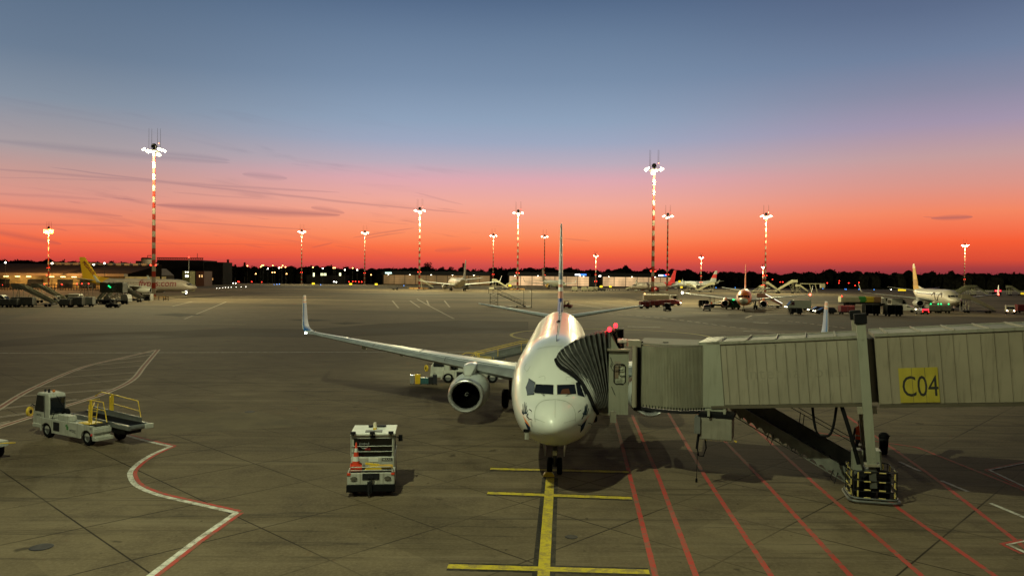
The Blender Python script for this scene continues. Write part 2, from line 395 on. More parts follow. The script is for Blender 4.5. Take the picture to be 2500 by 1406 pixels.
def smooth_pts(pts, n=6):
    out = []
    for k in range(len(pts) - 1):
        p0 = pts[max(k - 1, 0)]; p1 = pts[k]; p2 = pts[k + 1]; p3 = pts[min(k + 2, len(pts) - 1)]
        for i in range(n):
            t = i / n; out.append(.5 * ((2 * p1) + (p2 - p0) * t + (2 * p0 - 5 * p1 + 4 * p2 - p3) * t * t + (3 * p1 - p0 - 3 * p2 + p3) * t ** 3))
    return out + [pts[-1]]
def mark(name, m, segs, w, label, z=.004):
    b = MB()
    for i, s in enumerate(segs): ribbon(b, s, w, z + .0006 * i)
    return tag(b.build(name, m), label, kind='structure')
# stand centre line with black edges, stop bars
c0, c1_ = gp(1343, 1166), gp(1326, 1420)
mark('stand_line_edge', P_blk, [[c0, c1_]], .62, 'black edges of the yellow stand centre line')
mark('stand_line', P_yel, [[c0, c1_]], .33, 'yellow stand centre line running to the nose wheel', .009)
bars = [pxl((1197, 1144), (1535, 1152)), pxl((1190, 1203), (1543, 1216)), pxl((1093, 1382), (1585, 1396))]
mark('stop_bar_edge', P_blk, bars, .58, 'black edges of the yellow stop bars', .0052)
mark('stop_bar', P_yel, bars, .32, 'yellow stop bars across the stand line', .0105)
reds = [pxl((1497, 1003), (1540, 1170), (1604, 1420)), pxl((1543, 1012), (1608, 1165), (1705, 1420)), pxl((1630, 1005), (1720, 1160), (1893, 1420)), pxl((1700, 1005), (1870, 1180), (2090, 1420)),
        pxl((1800, 1005), (2000, 1190), (2268, 1420)), pxl((1935, 1035), (2200, 1245), (2450, 1420)), pxl((2060, 1010), (2300, 1180), (2520, 1350))]
mark('restricted_area_hatching', P_red, reds, .165, 'worn red diagonal hatch lines of the restricted stand area', .0045)
mark('red_edge_line', P_red, [pxl((1990, 1055), (2240, 1092), (2510, 1200))], .16, 'faint red edge line behind the bridge column', .0085)
mark('white_dashes', P_white, [pxl((2196, 1127), (2246, 1150)), pxl((2298, 1173), (2364, 1200)), pxl((2418, 1228), (2504, 1264))], .16, 'short white dashes beside the bridge wheels', .009)
tri = pxl((2510, 1128), (2415, 1147), (2510, 1192))
mark('white_arrow_line', P_white, [tri], .12, 'white pointed outline at the right edge', .0115)
mark('red_arrow_line', P_red, [[p + Vector((-.18, 0, 0)) for p in tri]], .10, 'red line along the white pointed outline', .0128)
tri2 = pxl((2510, 1318), (2460, 1328), (2510, 1352))
mark('white_arrow_lower_line', P_white, [tri2], .12, 'white pointed outline at the lower right edge', .0115)
mark('red_arrow_lower_line', P_red, [[p + Vector((-.18, 0, 0)) for p in tri2]], .12, 'red line along the lower pointed outline', .0128)
# white and red edge line, lower left
sA = pxl((300, 1060), (350, 1074), (420, 1090)); 
sB = smooth_pts(pxl((418, 1089), (378, 1106), (345, 1125), (322, 1146), (318, 1162), (334, 1185), (385, 1207), (470, 1227), (577, 1251)))
sC = pxl((577, 1251), (480, 1318), (352, 1416))
b = MB(); ribbon(b, [p for p in sA], .20, .004, 0); ribbon(b, sB, .20, .0046); ribbon(b, sC, .20, .0052)
tag(b.build('white_edge_line', P_white), 'white winding edge line at the lower left', kind='structure')
b = MB(); ribbon(b, sA, .15, .009, .18); ribbon(b, sB, .15, .0096, .18); ribbon(b, sC, .15, .0102, .18)
tag(b.build('red_line_beside_white', P_red), 'red stripe along the white winding line', kind='structure')
# hatched triangle, left
up = smooth_pts(pxl((-40, 1022), (0, 995), (80, 948), (200, 897), (300, 873), (386, 853)), 4)
lo = smooth_pts(pxl((386, 853), (352, 893), (322, 928), (250, 962), (130, 1000), (0, 1042), (-40, 1056)), 4)
b = MB()
for ln in (up, lo): ribbon(b, ln, .46, .004)
tag(b.build('hatch_border', P_faint), 'pale borders of the hatched triangle on the left', kind='structure')
b = MB()
for ln in (up, lo): ribbon(b, ln, .20, .0075)
tag(b.build('hatch_border_red', P_pink), 'red cores of the hatched triangle borders', kind='structure')
hs = []
for (a, c_) in (((290, 878), (370, 866)), ((235, 891), (352, 880)), ((180, 905), (345, 893)), ((140, 922), (335, 909)), ((85, 946), (325, 925)), ((40, 968), (280, 950)), ((0, 998), (190, 975)), ((-30, 1022), (90, 1006)), ((-30, 1040), (30, 1028))):
    hs.append(pxl(a, c_))
b = MB()
for i, ln in enumerate(hs): ribbon(b, ln, .12, .0105, .16); ribbon(b, ln, .12, .0105, -.16)
tag(b.build('hatch_lines', P_faint), 'thin double hatch lines inside the triangle', kind='structure')
# apron lines further out
mark('white_apron_line', P_white, [pxl((-40, 862), (560, 860)), pxl((560, 860), (1080, 859), (1310, 857))], .34, 'long white line crossing the apron behind the left wing')
mark('white_apron_line_short', P_faint, [pxl((1180, 854), (1300, 857)), pxl((0, 789), (600, 792))], .2, 'short white lines near the long apron line', .007)
dd = []
def dashes(pts, n, duty=.62):
    pts = smooth_pts(pts, 8); seg = [(pts[i + 1] - pts[i]).length for i in range(len(pts) - 1)]; T = sum(seg); o = []
    def P_(d):
        for i, s in enumerate(seg):
            if d <= s: return pts[i].lerp(pts[i + 1], d / s)
            d -= s
        return pts[-1]
    for k in range(n): o.append([P_(T * k / n), P_(T * (k + duty) / n)])
    return o
mark('dashed_road_line', P_faint, dashes(pxl((1370, 758), (1520, 768), (1640, 779), (1770, 796), (1880, 810), (2010, 824)), 26) + dashes(pxl((1818, 778), (1900, 782), (2000, 793), (2070, 802)), 12), .35, 'dashed pale lines of the service road')
mark('road_edge_line', P_faint, [pxl((1820, 776), (1836, 770), (1900, 766), (2000, 767)), pxl((1690, 764), (2100, 767))], .35, 'solid pale lines edging the service road', .007)
mark('white_blocks', P_white, [pxl((1532, 797), (1612, 799)), pxl((1838, 787), (1876, 789)), pxl((1815, 808), (1896, 812))], .9, 'broad worn white blocks beside the dashed road', .0085)
mark('parking_box_lines', P_far, [pxl((958, 734), (973, 752)), pxl((1001, 734), (1025, 751)), pxl((1042, 733), (1048, 747)), pxl((1085, 734), (1098, 750)), pxl((1018, 730), (1060, 753), (1108, 778))], .45, 'slanted pale lines of the far parking boxes')
mark('far_left_lines', P_far, [pxl((450, 779), (552, 737)), pxl((395, 740), (500, 737)), pxl((420, 748), (470, 736)), pxl((500, 720), (640, 718))], .35, 'pale lines on the far left apron')
mark('far_stand_lines', P_far, [pxl((1870, 730), (1928, 732)), pxl((1390, 740), (1470, 752)), pxl((1430, 737), (1530, 748)), pxl((1170, 703), (1230, 704)), pxl((1530, 705), (1660, 706))], .5, 'pale stand lines on the far apron')
cc = gd(1492, 105.5); R_ = 13.7
mark('yellow_turning_circle', P_yel2, [[cc + Vector((R_ * math.cos(a), R_ * 1.05 * math.sin(a), 0)) for a in [2 * math.pi * i / 72 for i in range(73)]]], .42, 'yellow turning circle behind the aircraft and the bridge')

dk = mat('dark_asphalt', (.042, .033, .026), .9, scale=.08, var=.45, spec=.1)
def patch(name, pts, label, m, z=.0035):
    b = MB(); P_ = [gp(*p) for p in pts]; b.add([(p.x, p.y, z) for p in P_], [tuple(range(len(P_)))]); return tag(b.build(name, m), label, kind='structure')
patch('dark_lane', [(-60, 838), (160, 816), (420, 808), (560, 800), (760, 804), (930, 790), (1120, 782), (1290, 785), (1290, 812), (1000, 816), (780, 824), (560, 820), (300, 830), (-60, 850)], 'dark resurfaced lane across the left apron', dk)
patch('dark_lane_right', [(1500, 772), (1800, 766), (2100, 768), (2560, 776), (2560, 830), (2200, 812), (1900, 806), (1700, 792)], 'dark resurfaced lane across the right apron', dk)
for i, pp in enumerate(([(372, 768), (430, 765), (503, 768), (440, 773)], [(702, 780), (760, 778.5), (812, 782.5), (752, 785)], [(802, 789), (848, 786.5), (892, 789), (842, 792)])):
    patch('tar_patch', pp, 'small dark tar patch on the left apron', mat('fresh_tar', (.016, .014, .012), .9, spec=.1), .0055)
patch('pale_slab', [(330, 1010), (640, 1005), (760, 1040), (360, 1060)], 'paler replaced slabs behind the belt loader', mat('pale_concrete', (.135, .108, .07), .9, scale=.6, var=.25, spec=.1), .002)

for px_, py_, r_, lb in ((101, 1335, .32, 'dark round manhole cover at the lower left'), (610, 1005, .3, 'dark round drain cover left of the tug'), (1395, 1310, .2, 'small round cover right of the stand line')):
    p = gp(px_, py_); b = MB(); b.lathe([(.001, .012), (r_ * .9, .012), (r_, .004)], Matrix.Translation((p.x, p.y, 0)), 20); tag(b.build('manhole_cover', M_dark), lb, 'manhole cover')
# ------------------------------------------------------------------ airliners
# local frame: origin on the ground under the nose wheel, +y towards the tail, nose tip at y = -4
TAB = [(0, 2.62, 2.60, .02), (.15, 2.93, 2.31, .36), (.5, 3.19, 2.05, .70), (1, 3.38, 1.84, 1.0), (1.5, 3.51, 1.69, 1.23), (1.9, 3.66, 1.60, 1.37), (2.4, 3.98, 1.53, 1.51), (3.0, 4.40, 1.46, 1.64),
       (3.8, 4.80, 1.42, 1.75), (5, 5.14, 1.38, 1.84), (6.5, 5.33, 1.36, 1.88), (8, 5.38, 1.36, 1.88), (24.5, 5.38, 1.36, 1.88), (27, 5.38, 1.62, 1.86), (30, 5.37, 2.30, 1.66), (33, 5.30, 3.15, 1.24),
       (35.5, 5.17, 3.90, .80), (37.3, 5.0, 4.40, .42), (38.2, 4.86, 4.66, .12)]
_q = np.array([math.sqrt(r[0]) for r in TAB]); _v = np.array([r[1:] for r in TAB])
def _pchip(x):
    i = int(min(max(np.searchsorted(_q, x) - 1, 0), len(_q) - 2)); h = np.diff(_q); d = (np.diff(_v, axis=0).T / h).T
    def sl(k):
        if k == 0: return d[0]
        if k == len(_q) - 1: return d[-1]
        a, b_ = d[k - 1], d[k]; s = np.where(a * b_ > 0, 2 * a * b_ / np.where(np.abs(a + b_) < 1e-9, 1, a + b_), 0); return s
    t = (x - _q[i]) / h[i]; m0, m1 = sl(i) * h[i], sl(i + 1) * h[i]
    return (2 * t**3 - 3 * t**2 + 1) * _v[i] + (t**3 - 2 * t**2 + t) * m0 + (-2 * t**3 + 3 * t**2) * _v[i + 1] + (t**3 - t**2) * m1
def sect(s):
    top, bot, hw = _pchip(math.sqrt(min(max(s, 0), 38.2))); return (top + bot) / 2, (top - bot) / 2, hw
def sp(s, th, off=0.0):                  # th 0 = crown, + to the right (+x)
    cz, hh, hw = sect(s); return ((hw + off) * math.sin(th), s - 4, cz + (hh + off) * math.cos(th))
def inside(x, y, z):
    s = y + 4
    if s < 0 or s > 38.2: return 9
    cz, hh, hw = sect(s); return (x / hw) ** 2 + ((z - cz) / hh) ** 2 - 1
def hit(px, py, root):
    Mi = WM[root.name].inverted(); o = Mi @ Vector((0, 0, H)); d = (Mi.to_3x3() @ ray(px, py)).normalized()
    t = 20.0; st = .08; best = (9, None)
    while t < 75:
        p = o + d * t; v = inside(*p)
        if v < 0:
            a, b_ = t - st, t
            for _ in range(16):
                m_ = (a + b_) / 2
                if inside(*(o + d * m_)) < 0: b_ = m_
                else: a = m_
            p = o + d * b_; break
        if v < best[0]: best = (v, p.copy())
        t += st
    else: p = best[1]
    e = .02; gr_ = Vector([(inside(*(p + Vector(k) * e)) - inside(*(p - Vector(k) * e))) for k in ((1, 0, 0), (0, 1, 0), (0, 0, 1))])
    if gr_.length < 1e-6: gr_ = Vector((0, -1, 0))
    return p, gr_.normalized()
def front_s(x, z):                       # station where the surface passes through (x, z) on the nose
    a, b_ = 0.001, 6.5
    f = lambda s: (lambda c: (x / c[2]) ** 2 + ((z - c[0]) / c[1]) ** 2 - 1)(sect(s))
    for _ in range(26):
        m_ = (a + b_) / 2
        if f(m_) > 0: a = m_
        else: b_ = m_
    return b_
def airfoil(n=9):
    up = []
    for i in range(n + 1):
        x = (1 - math.cos(math.pi * i / n)) / 2
        y = 5 * (.2969 * math.sqrt(x) - .126 * x - .3516 * x * x + .2843 * x**3 - .1036 * x**4); up.append((x, y))
    return up
AF = airfoil()
def wing_mesh(st, n0=0, n1=9, off=0.0):   # st: (x, yLE, z, chord, thick, (nx, nz)) ; section normal given for winglets
    b = MB(); ring = [(AF[i][0], AF[i][1]) for i in range(n1, n0 - 1, -1)] + [(AF[i][0], -AF[i][1] * .75) for i in range(n0 + (1 if n0 == 0 else 0), n1 + 1)]
    vs = []; k = len(ring)
    for x, y, z, c, th, (nx, nz) in st:
        for a, h in ring:
            hh = h * th * c * 1.0; hh += (off if h >= 0 else -off)
            vs.append((x + nx * hh, y + a * c - (off if a < .02 else 0), z + nz * hh))
    fs = []
    for j in range(len(st) - 1):
        for i in range(k): fs.append((j * k + i, j * k + (i + 1) % k, (j + 1) * k + (i + 1) % k, (j + 1) * k + i))
    fs += [tuple(range(k)), tuple(range((len(st) - 1) * k, len(st) * k))[::-1]]
    b.add(vs, fs); return b
def livery(name, body, lower=None, nose=None, tail=None, tail_s=28.0, front_s_=None, front=None):
    if name in MATS: return MATS[name]
    m = mat(name, body, .45, var=.05, scale=.6, coat=.12, dirt=.2)
    t = m.node_tree; q = G(t); b = t.nodes['Principled BSDF']
    old = b.inputs['Base Color'].links[0].from_socket
    s3 = q.n('ShaderNodeSeparateXYZ'); t.links.new(q.n('ShaderNodeTexCoord').outputs['Object'], s3.inputs[0]); x, y, z = s3.outputs
    c = old
    if front: c = q.mix(q.m('LESS_THAN', y, front_s_), c, front)
    if tail: c = q.mix(q.m('GREATER_THAN', q.m('SUBTRACT', y, q.m('MULTIPLY', q.m('SUBTRACT', 4.6, z), 1.1)), tail_s), c, tail)
    if nose: c = q.mix(q.m('LESS_THAN', y, -2.9), c, nose)
    if lower: c = q.mix(q.m('LESS_THAN', z, 2.0), c, lower)
    t.links.new(c, b.inputs['Base Color']); return m
def bands(name, stops, axis=2, base_rough=.35):
    m = bpy.data.materials.new(name); m.use_nodes = True; t = m.node_tree; b = t.nodes['Principled BSDF']; q = G(t)
    s3 = q.n('ShaderNodeSeparateXYZ'); t.links.new(q.n('ShaderNodeTexCoord').outputs['Object'], s3.inputs[0])
    v = q.m('DIVIDE', q.m('SUBTRACT', s3.outputs[axis], stops[0][0]), 20.0)
    t.links.new(q.ramp(v, [((p - stops[0][0]) / 20.0, c) for p, c in stops], 'CONSTANT'), b.inputs['Base Color'])
    b.inputs['Roughness'].default_value = .5; b.inputs['Specular IOR Level'].default_value = .2
    return m
def airliner(name, label, loc, rz, body, finm, wingm, engm, winglet=True, group=None, scale=1.0, detail=False, wletm=None, gearlow=True, tips=None):
    r = thing(name, label, 'airliner', loc, rz, group, scale)
    NS, NT = (56, 40) if detail else (34, 22)
    ss = [(i / (NS * .4)) ** 2 * 8.0 for i in range(int(NS * .4) + 1)]; ss += [8 + (38.2 - 8) * (i + 1) / (NS - len(ss)) for i in range(NS - len(ss))]
    b = MB(); vs = [sp(s, 2 * math.pi * i / NT) for s in ss for i in range(NT)]; n = NT
    fs = [(j * n + i, j * n + (i + 1) % n, (j + 1) * n + (i + 1) % n, (j + 1) * n + i) for j in range(len(ss) - 1) for i in range(n)]
    fs += [tuple(range(n))[::-1], tuple(range((len(ss) - 1) * n, len(ss) * n))]
    b.add(vs, fs); fus = b.build('fuselage', body, r, smooth=True)
    # belly fairing
    b = MB(); b.lathe([(.01, 0), (.8, .6), (1.25, 2.2), (1.35, 4), (1.3, 7), (.8, 9.6), (.01, 10.4)], Matrix.Translation((0, 8.2, 1.9)) @ Matrix.Rotation(rad(-90), 4, 'X'), 18, 1.5, .62); b.build('belly_fairing', body, r, smooth=True)
    # cockpit windows
    if not detail:
        for x0, x1, z0, z1 in ((-.9, -.06, 3.55, 3.98), (.06, .9, 3.55, 3.98), (-1.32, -.97, 3.45, 4.0), (.97, 1.32, 3.45, 4.0)):
            b = MB()
            def fn(u_, v_):
                x = x0 + (x1 - x0) * u_; z = z0 + (z1 - z0) * v_; s = front_s(x, z); return (x * 1.01, s - 4.05, z + .01)
            b.grid(fn, 3, 3); b.build('cockpit_window', M_glass, r)
    for sgn in (-1, 1):                      # cabin windows, one row a side
        b = MB(); th = rad(64)
        for k in range(43):
            s = 7.2 + k * .51
            if 29 < s: break
            x, y, z = sp(s, th * sgn, .012); x2, _, z2 = sp(s, (th + rad(8)) * sgn, .012)
            b.add([(x, y - .12, z), (x, y + .12, z), (x2, y + .12, z2), (x2, y - .12, z2)], [(0, 1, 2, 3)])
            if detail: b.build('cabin_window', M_glass, r); b = MB()
        if not detail: b.build('window_row', M_glass, r)
    # wings
    for sgn in (-1, 1):
        N0 = (0, 1)
        st = [(sgn * .9, 9.2, 2.25, 8.2, .125, N0), (sgn * 1.88, 9.9, 2.45, 7.5, .125, N0), (sgn * 5.4, 12.0, 2.85, 5.6, .11, N0), (sgn * 11, 15.35, 3.45, 3.55, .105, N0), (sgn * 16.3, 18.6, 4.05, 1.75, .10, N0), (sgn * 16.62, 18.85, 4.12, 1.65, .10, N0)]
        b = wing_mesh(st); wg = b.build('wing', wingm, r, smooth=True)
        if detail:
            b = wing_mesh(st[1:], 0, 2, .006); b.build('leading_edge', M_slat, wg, smooth=True)
            b = MB()                          # panel and slat joints on the upper skin
            def wp(f_, c_, k=.012):
                i = min(int(f_ * 4), 3); tt = f_ * 4 - i; a, d = st[1 + i], st[2 + i]
                L_ = [a[j] + (d[j] - a[j]) * tt for j in range(5)]; cs = np.interp(c_, [p[0] for p in AF], [p[1] for p in AF])
                return Vector((L_[0], L_[1] + c_ * L_[3], L_[2] + cs * L_[4] * L_[3] + k))
            for (f0, cc0, f1, cc1) in ((.10, .17, .98, .17), (.05, .62, .98, .70), (.38, .17, .38, .62), (.62, .17, .62, .62), (.84, .17, .84, .66), (.30, .02, .30, .17), (.52, .02, .52, .17)):
                pts = [wp(f0 + (f1 - f0) * k / 10, cc0 + (cc1 - cc0) * k / 10) for k in range(11)]; b.tube(pts, .013, 4)
            b.build('panel_joint', M_dark, wg)
            b = MB()
            for xx, yy, zz, ln in ((3.6, 17.2, 2.3, 2.4), (6.9, 17.0, 2.72, 2.1), (9.9, 18.0, 3.05, 1.8), (12.6, 18.8, 3.35, 1.5)):
                b.sphere((sgn * xx, yy - ln * .3, zz), 1, 8, 6, (.16, ln * .6, .22))
            b.build('flap_track_fairing', wingm, wg, smooth=True)
        if winglet:
            wl = []
            for k, (dx, dz, dy, c) in enumerate(((0, 0, 0, 1.65), (.22, .05, .15, 1.55), (.42, .2, .32, 1.42), (.54, .45, .5, 1.28), (.66, .9, .85, 1.08), (.84, 1.75, 1.45, .80), (.96, 2.3, 1.85, .62), (.99, 2.42, 2.0, .50))):
                a = (0, .35, .75, 1.1, 1.35, 1.4, 1.4, 1.4)[k]
                wl.append((sgn * (16.62 + dx), 18.85 + dy, 4.12 + dz, c, .095, (-math.sin(a) * sgn, math.cos(a))))
            b = wing_mesh(wl); wo = b.build('winglet', wletm or wingm, r, smooth=True)
            if detail:
                b = wing_mesh(wl[2:], 0, 1, .006); b.build('winglet_edge', M_white, wo, smooth=True)
    # engines
    for sgn in (-1, 1):
        T = Matrix.Translation((sgn * 4.83, 9.3, 1.62)) @ Matrix.Rotation(rad(-90), 4, 'X')
        sx, sy = 1.0, .93
        b = MB(); b.lathe([(.972, .33), (1.02, .6), (1.09, 1.2), (1.1, 2.0), (1.04, 2.9), (.92, 3.6), (.86, 3.75), (.80, 3.6), (.80, 3.0), (.72, 2.9), (.55, 4.3), (.42, 4.5), (.12, 5.0), (.02, 5.1)], T, 32 if detail else 16, sx, sy)
        en = b.build('engine', engm, r, smooth=True)
        b = MB(); b.lathe([(.975, .34), (.975, .16), (.955, .02), (.91, -.07), (.86, -.09), (.80, -.05), (.76, .06), (.742, .2)], T, 40 if detail else 16, sx, sy); b.build('inlet_lip', M_steel, en, smooth=True)
        b = MB(); b.lathe([(.744, .19), (.76, .6), (.78, .95), (.3, 1.0), (.28, .95), (.2, .7), (.1, .55), (.01, .5)], T, 32 if detail else 14, sx, sy); b.build('inlet_duct', M_void, en, smooth=True)
        if detail:
            b = MB()
            for k in range(24):
                a = 2 * math.pi * k / 24; R_ = Matrix.Rotation(a, 4, 'Z')
                b.add([(.2, -.03, .80), (.74, -.09, .86), (.74, .07, .70), (.2, .05, .72)], [(0, 1, 2, 3)], T @ R_)
            b.build('fan', M_void, en)
            b = MB(); pts = []
            for k in range(14):
                a = k * .42; rr = .04 + .006 * k; pts.append(T @ Vector((rr * math.cos(a), rr * math.sin(a), .515 + (rr * .5) - .02)))
            b.tube(pts, .006, 4); b.build('spinner_swirl', M_white, en)
        # pylon
        b = MB(); X0 = sgn * 4.83
        prof = [(10.1, 2.66, .16), (10.6, 3.02, .30), (11.2, 3.14, .33), (12.4, 3.12, .30), (14.2, 2.85, .16)]
        vs = []
        for y, z, w_ in prof:
            zl = 2.62 if y < 11 else 2.1
            vs += [(X0 - w_, y, zl), (X0 - w_, y, z - .08), (X0 - w_ * .5, y, z), (X0 + w_ * .5, y, z), (X0 + w_, y, z - .08), (X0 + w_, y, zl)]
        fs = [(j * 6 + i, j * 6 + i + 1, (j + 1) * 6 + i + 1, (j + 1) * 6 + i) for j in range(4) for i in range(5)] + [(0, 1, 2, 3, 4, 5), (29, 28, 27, 26, 25, 24)]
        b.add(vs, fs); b.build('pylon', engm if not detail else M_white, r, smooth=True)
    # tail
    for sgn in (-1, 1):
        st = [(sgn * .5, 29.6, 4.75, 3.9, .10, (0, 1)), (sgn * 6.7, 33.6, 5.62, 1.35, .09, (0, 1)), (sgn * 6.95, 33.95, 5.66, .95, .07, (0, 1))]
        b = wing_mesh(st); so = b.build('tailplane', wingm, r, smooth=True)
        if detail: b = wing_mesh(st[:2], 0, 2, .005); b.build('leading_edge', M_slat, so, smooth=True)
    NX = (1, 0)
    st = [(0, 28.2, 5.0, 6.0, .105, NX), (0, 29.0, 5.6, 5.4, .10, NX), (0, 33.1, 11.8, 2.35, .09, NX), (0, 33.5, 12.35, 2.0, .085, NX), (0, 33.9, 12.5, 1.5, .07, NX)]
    b = wing_mesh(st); fin = b.build('fin', finm, r, smooth=True)
    b = wing_mesh([(0, 22.8, 5.3, 5.4, .03, NX), (0, 26.2, 5.62, 3.6, .06, NX), (0, 28.6, 6.05, 1.6, .16, NX)]); b.build('dorsal_fin', body if not detail else finm, r, smooth=True)
    # landing gear
    def wheels(name, x, y, rw, ww, gap, ztop, strut):
        b = MB(); b.cyl((x, y, rw), (x, y + .15, ztop), strut, strut * 1.3, 10); b.cyl((x - gap - ww / 2, y, rw), (x + gap + ww / 2, y, rw), strut * .7, n=8)
        b.bar((x, y, rw + .3), (x * .75, y + .9 if name == 'nose_gear' else y + .3, ztop), strut * .9); gear = b.build(name, M_grey, r)
        for sg in (-1, 1):
            b = MB(); b.lathe([(rw * .5, -ww * .36), (rw * .86, -ww * .5), (rw, -ww * .3), (rw, ww * .3), (rw * .86, ww * .5), (rw * .5, ww * .36)], Matrix.Translation((x + sg * gap, y, rw)) @ Matrix.Rotation(rad(90), 4, 'Y'), 20)
            b.build('tyre', M_black, gear, smooth=True)
            b = MB(); b.cyl((x + sg * (gap + ww * .30), y, rw), (x + sg * (gap + ww * .34), y, rw), rw * .5, rw * .42, 14); b.build('rim', M_grey, gear)
        return gear
    ng = wheels('nose_gear', 0, 0, .345, .22, .20, 1.7, .09)
    for sgn in (-1, 1):
        wheels('main_gear', sgn * 2.86, 15.6, .565, .40, .33, 2.3, .13)
        b = MB(); b.box((sgn * 2.2, 15.3, 1.75), (.08, 1.4, .8)); b.build('gear_door', M_white2, r)
    for sgn in (-1, 1):
        b = MB(); b.box((sgn * .42, .15, 1.12), (.03, 1.5, .52), Matrix.Rotation(rad(10 * sgn), 3, 'Y')); b.build('nose_gear_door', M_white2 if detail else M_white, r)
    return r

# the aircraft on the stand ------------------------------------------------------------------
hd = math.atan2(1377 - 1250, F)
fin_main = bands('striped_tail_fin', [(4.9, (.62, .66, .62)), (5.25, (.012, .05, .26)), (6.25, (.62, .25, .17)), (6.85, (.74, .76, .72)), (7.1, (.62, .25, .17)), (7.35, (.70, .74, .70)), (7.75, (.10, .17, .25)), (8.3, (.34, .36, .38)), (9.2, (.5, .42, .42)), (10.0, (.26, .30, .33))])
wl_main = bands('blue_winglet_paint', [(3.9, (.74, .75, .72)), (4.16, (.035, .16, .45)), (5.95, (.78, .33, .20)), (6.16, (.75, .74, .7)), (6.24, (.78, .33, .20)), (6.42, (.72, .62, .55))])
p0 = gp(1354, 1157)
AC = airliner('airliner', 'white airliner with blue winglets parked nose-on at the boarding bridge in the foreground', p0, -hd, M_white, fin_main, M_wingp, M_wingp, scale=1.0, detail=True, wletm=wl_main)
def decal(name, quads, m, off=.012, nu=6, nv=5, parent=AC):
    b = MB()
    for qd in quads:
        def fn(u_, v_):
            ax = qd[0][0] * (1 - u_) + qd[1][0] * u_; ay = qd[0][1] * (1 - u_) + qd[1][1] * u_; bx = qd[3][0] * (1 - u_) + qd[2][0] * u_; by = qd[3][1] * (1 - u_) + qd[2][1] * u_
            p, n = hit(ax * (1 - v_) + bx * v_, ay * (1 - v_) + by * v_, AC); return p + n * off
        b.grid(fn, nu, nv)
    return b.build(name, m, parent, smooth=True)
def inset(quads, k=1.06):                   # a frame a little larger than the pane
    o = []
    for qd in quads:
        cx = sum(p[0] for p in qd) / 4; cy = sum(p[1] for p in qd) / 4; o.append(tuple((cx + (p[0] - cx) * k + (0.8 if p[0] > cx else -.8), cy + (p[1] - cy) * k + (.8 if p[1] > cy else -.8)) for p in qd))
    return o
M_frame = mat('window_frame_paint', (.55, .56, .50), .4, coat=.2)
panes = [[(1308, 938), (1351.5, 940), (1351, 963.5), (1305, 960)], [(1360, 940), (1403, 938.5), (1407, 962), (1360, 963.5)], [(1292, 925), (1306, 935), (1303.5, 962), (1288, 963.5)],
         [(1406.5, 936.5), (1414, 932), (1426, 967.5), (1411, 963)], [(1415.5, 931), (1424, 934), (1431, 950), (1428, 966)]]
for i, pn in enumerate(panes):
    fr = decal('window_frame', inset([pn]), M_dark if i > 1 else M_frame, .008)
    decal('window_pane', [pn], M_glassg if i == 2 else M_glass, .016, parent=fr)
decal('window_pane', [[(1283.5, 946), (1292, 926), (1291, 962), (1288, 963)]], M_glassg, .015)
decal('pane_glow', [[(1372, 951), (1388, 949), (1392, 962), (1368, 962.5)]], mat('pane_glow_orange', (.08, .033, .02), .8, spec=.1), .019)  # orange glow in the right pane, painted on as a flat patch
M_emb = mat('emblem_navy', (.008, .025, .045), .7, spec=.05)
M_embo = mat('emblem_orange', (.62, .22, .09), .7, spec=.05)
def strip(name, pts, w0, w1, m, off=.014, parent=AC):
    b = MB(); n = 8; qs = []
    pts = [Vector((p[0], p[1], 0)) for p in pts]; pts = smooth_pts(pts, 4) if len(pts) > 2 else [pts[0].lerp(pts[-1], k / n) for k in range(n + 1)]
    vs = []
    for k, p in enumerate(pts):
        d = (pts[min(k + 1, len(pts) - 1)] - pts[max(k - 1, 0)]).normalized(); nn = Vector((-d.y, d.x, 0)); w = (w0 + (w1 - w0) * k / (len(pts) - 1)) / 2
        for sg in (-1, 1):
            a, nr = hit(p.x + nn.x * w * sg, p.y + nn.y * w * sg, AC); vs.append(a + nr * off)
    b.add(vs, [(2 * i, 2 * i + 1, 2 * i + 3, 2 * i + 2) for i in range(len(pts) - 1)]); return b
def multi(name, L, m, off=.014):
    b = MB()
    for pts, w0, w1 in L:
        s = strip('', pts, w0, w1, m, off); n = len(b.v); b.v += s.v; b.f += [tuple(i + n for i in f) for f in s.f]
    return b.build(name, m, AC)
# radome joint and nose lines, probes, wipers, hatches
multi('panel_line', [([(1307, 1030), (1305.5, 1010), (1311, 990), (1325, 979), (1345, 975.5), (1362, 975.5), (1382, 980), (1398, 992), (1404.5, 1010), (1404, 1030)], .7, .7), ([(1355.5, 977), (1355, 1020)], .6, .6), ([(1305, 1021), (1331, 1031)], .7, .5), ([(1376, 1032), (1404, 1024)], .5, .5), ([(1311, 1055), (1333, 1062)], .6, .6),
       ([(1315, 921), (1329, 918), (1330.5, 928)], .5, .5), ([(1383, 928), (1383, 920), (1400, 921)], .5, .5), ([(1286, 887), (1280, 898), (1287, 906), (1295, 893)], .5, .5), ([(1312, 852), (1340, 846), (1372, 846)], .5, .5)], mat('panel_line_grey', (.20, .22, .17), .6), .006)
multi('wiper', [([(1321, 961.5), (1330, 967.5)], 1.0, 1.0), ([(1326, 961), (1330, 967)], .6, .6), ([(1390, 962), (1381, 968)], 1.0, 1.0), ([(1396, 963), (1385, 964)], .7, .7)], M_dark, .03)
multi('registration_mark', [([(1394, 934), (1403, 934)], 1.6, 1.6)], mat('pale_mark', (.6, .6, .5), .6), .02)
em = []
for dx, y1, x1 in ((-6, 1000, 1275), (-4, 986, 1277), (-1.5, 981, 1281), (1.5, 983, 1285), (3.5, 990, 1287), (5.5, 1001, 1289.5)):
    em.append(([(x1, y1), (1281 + dx * .8, 1010)], 1.1, 1.9))
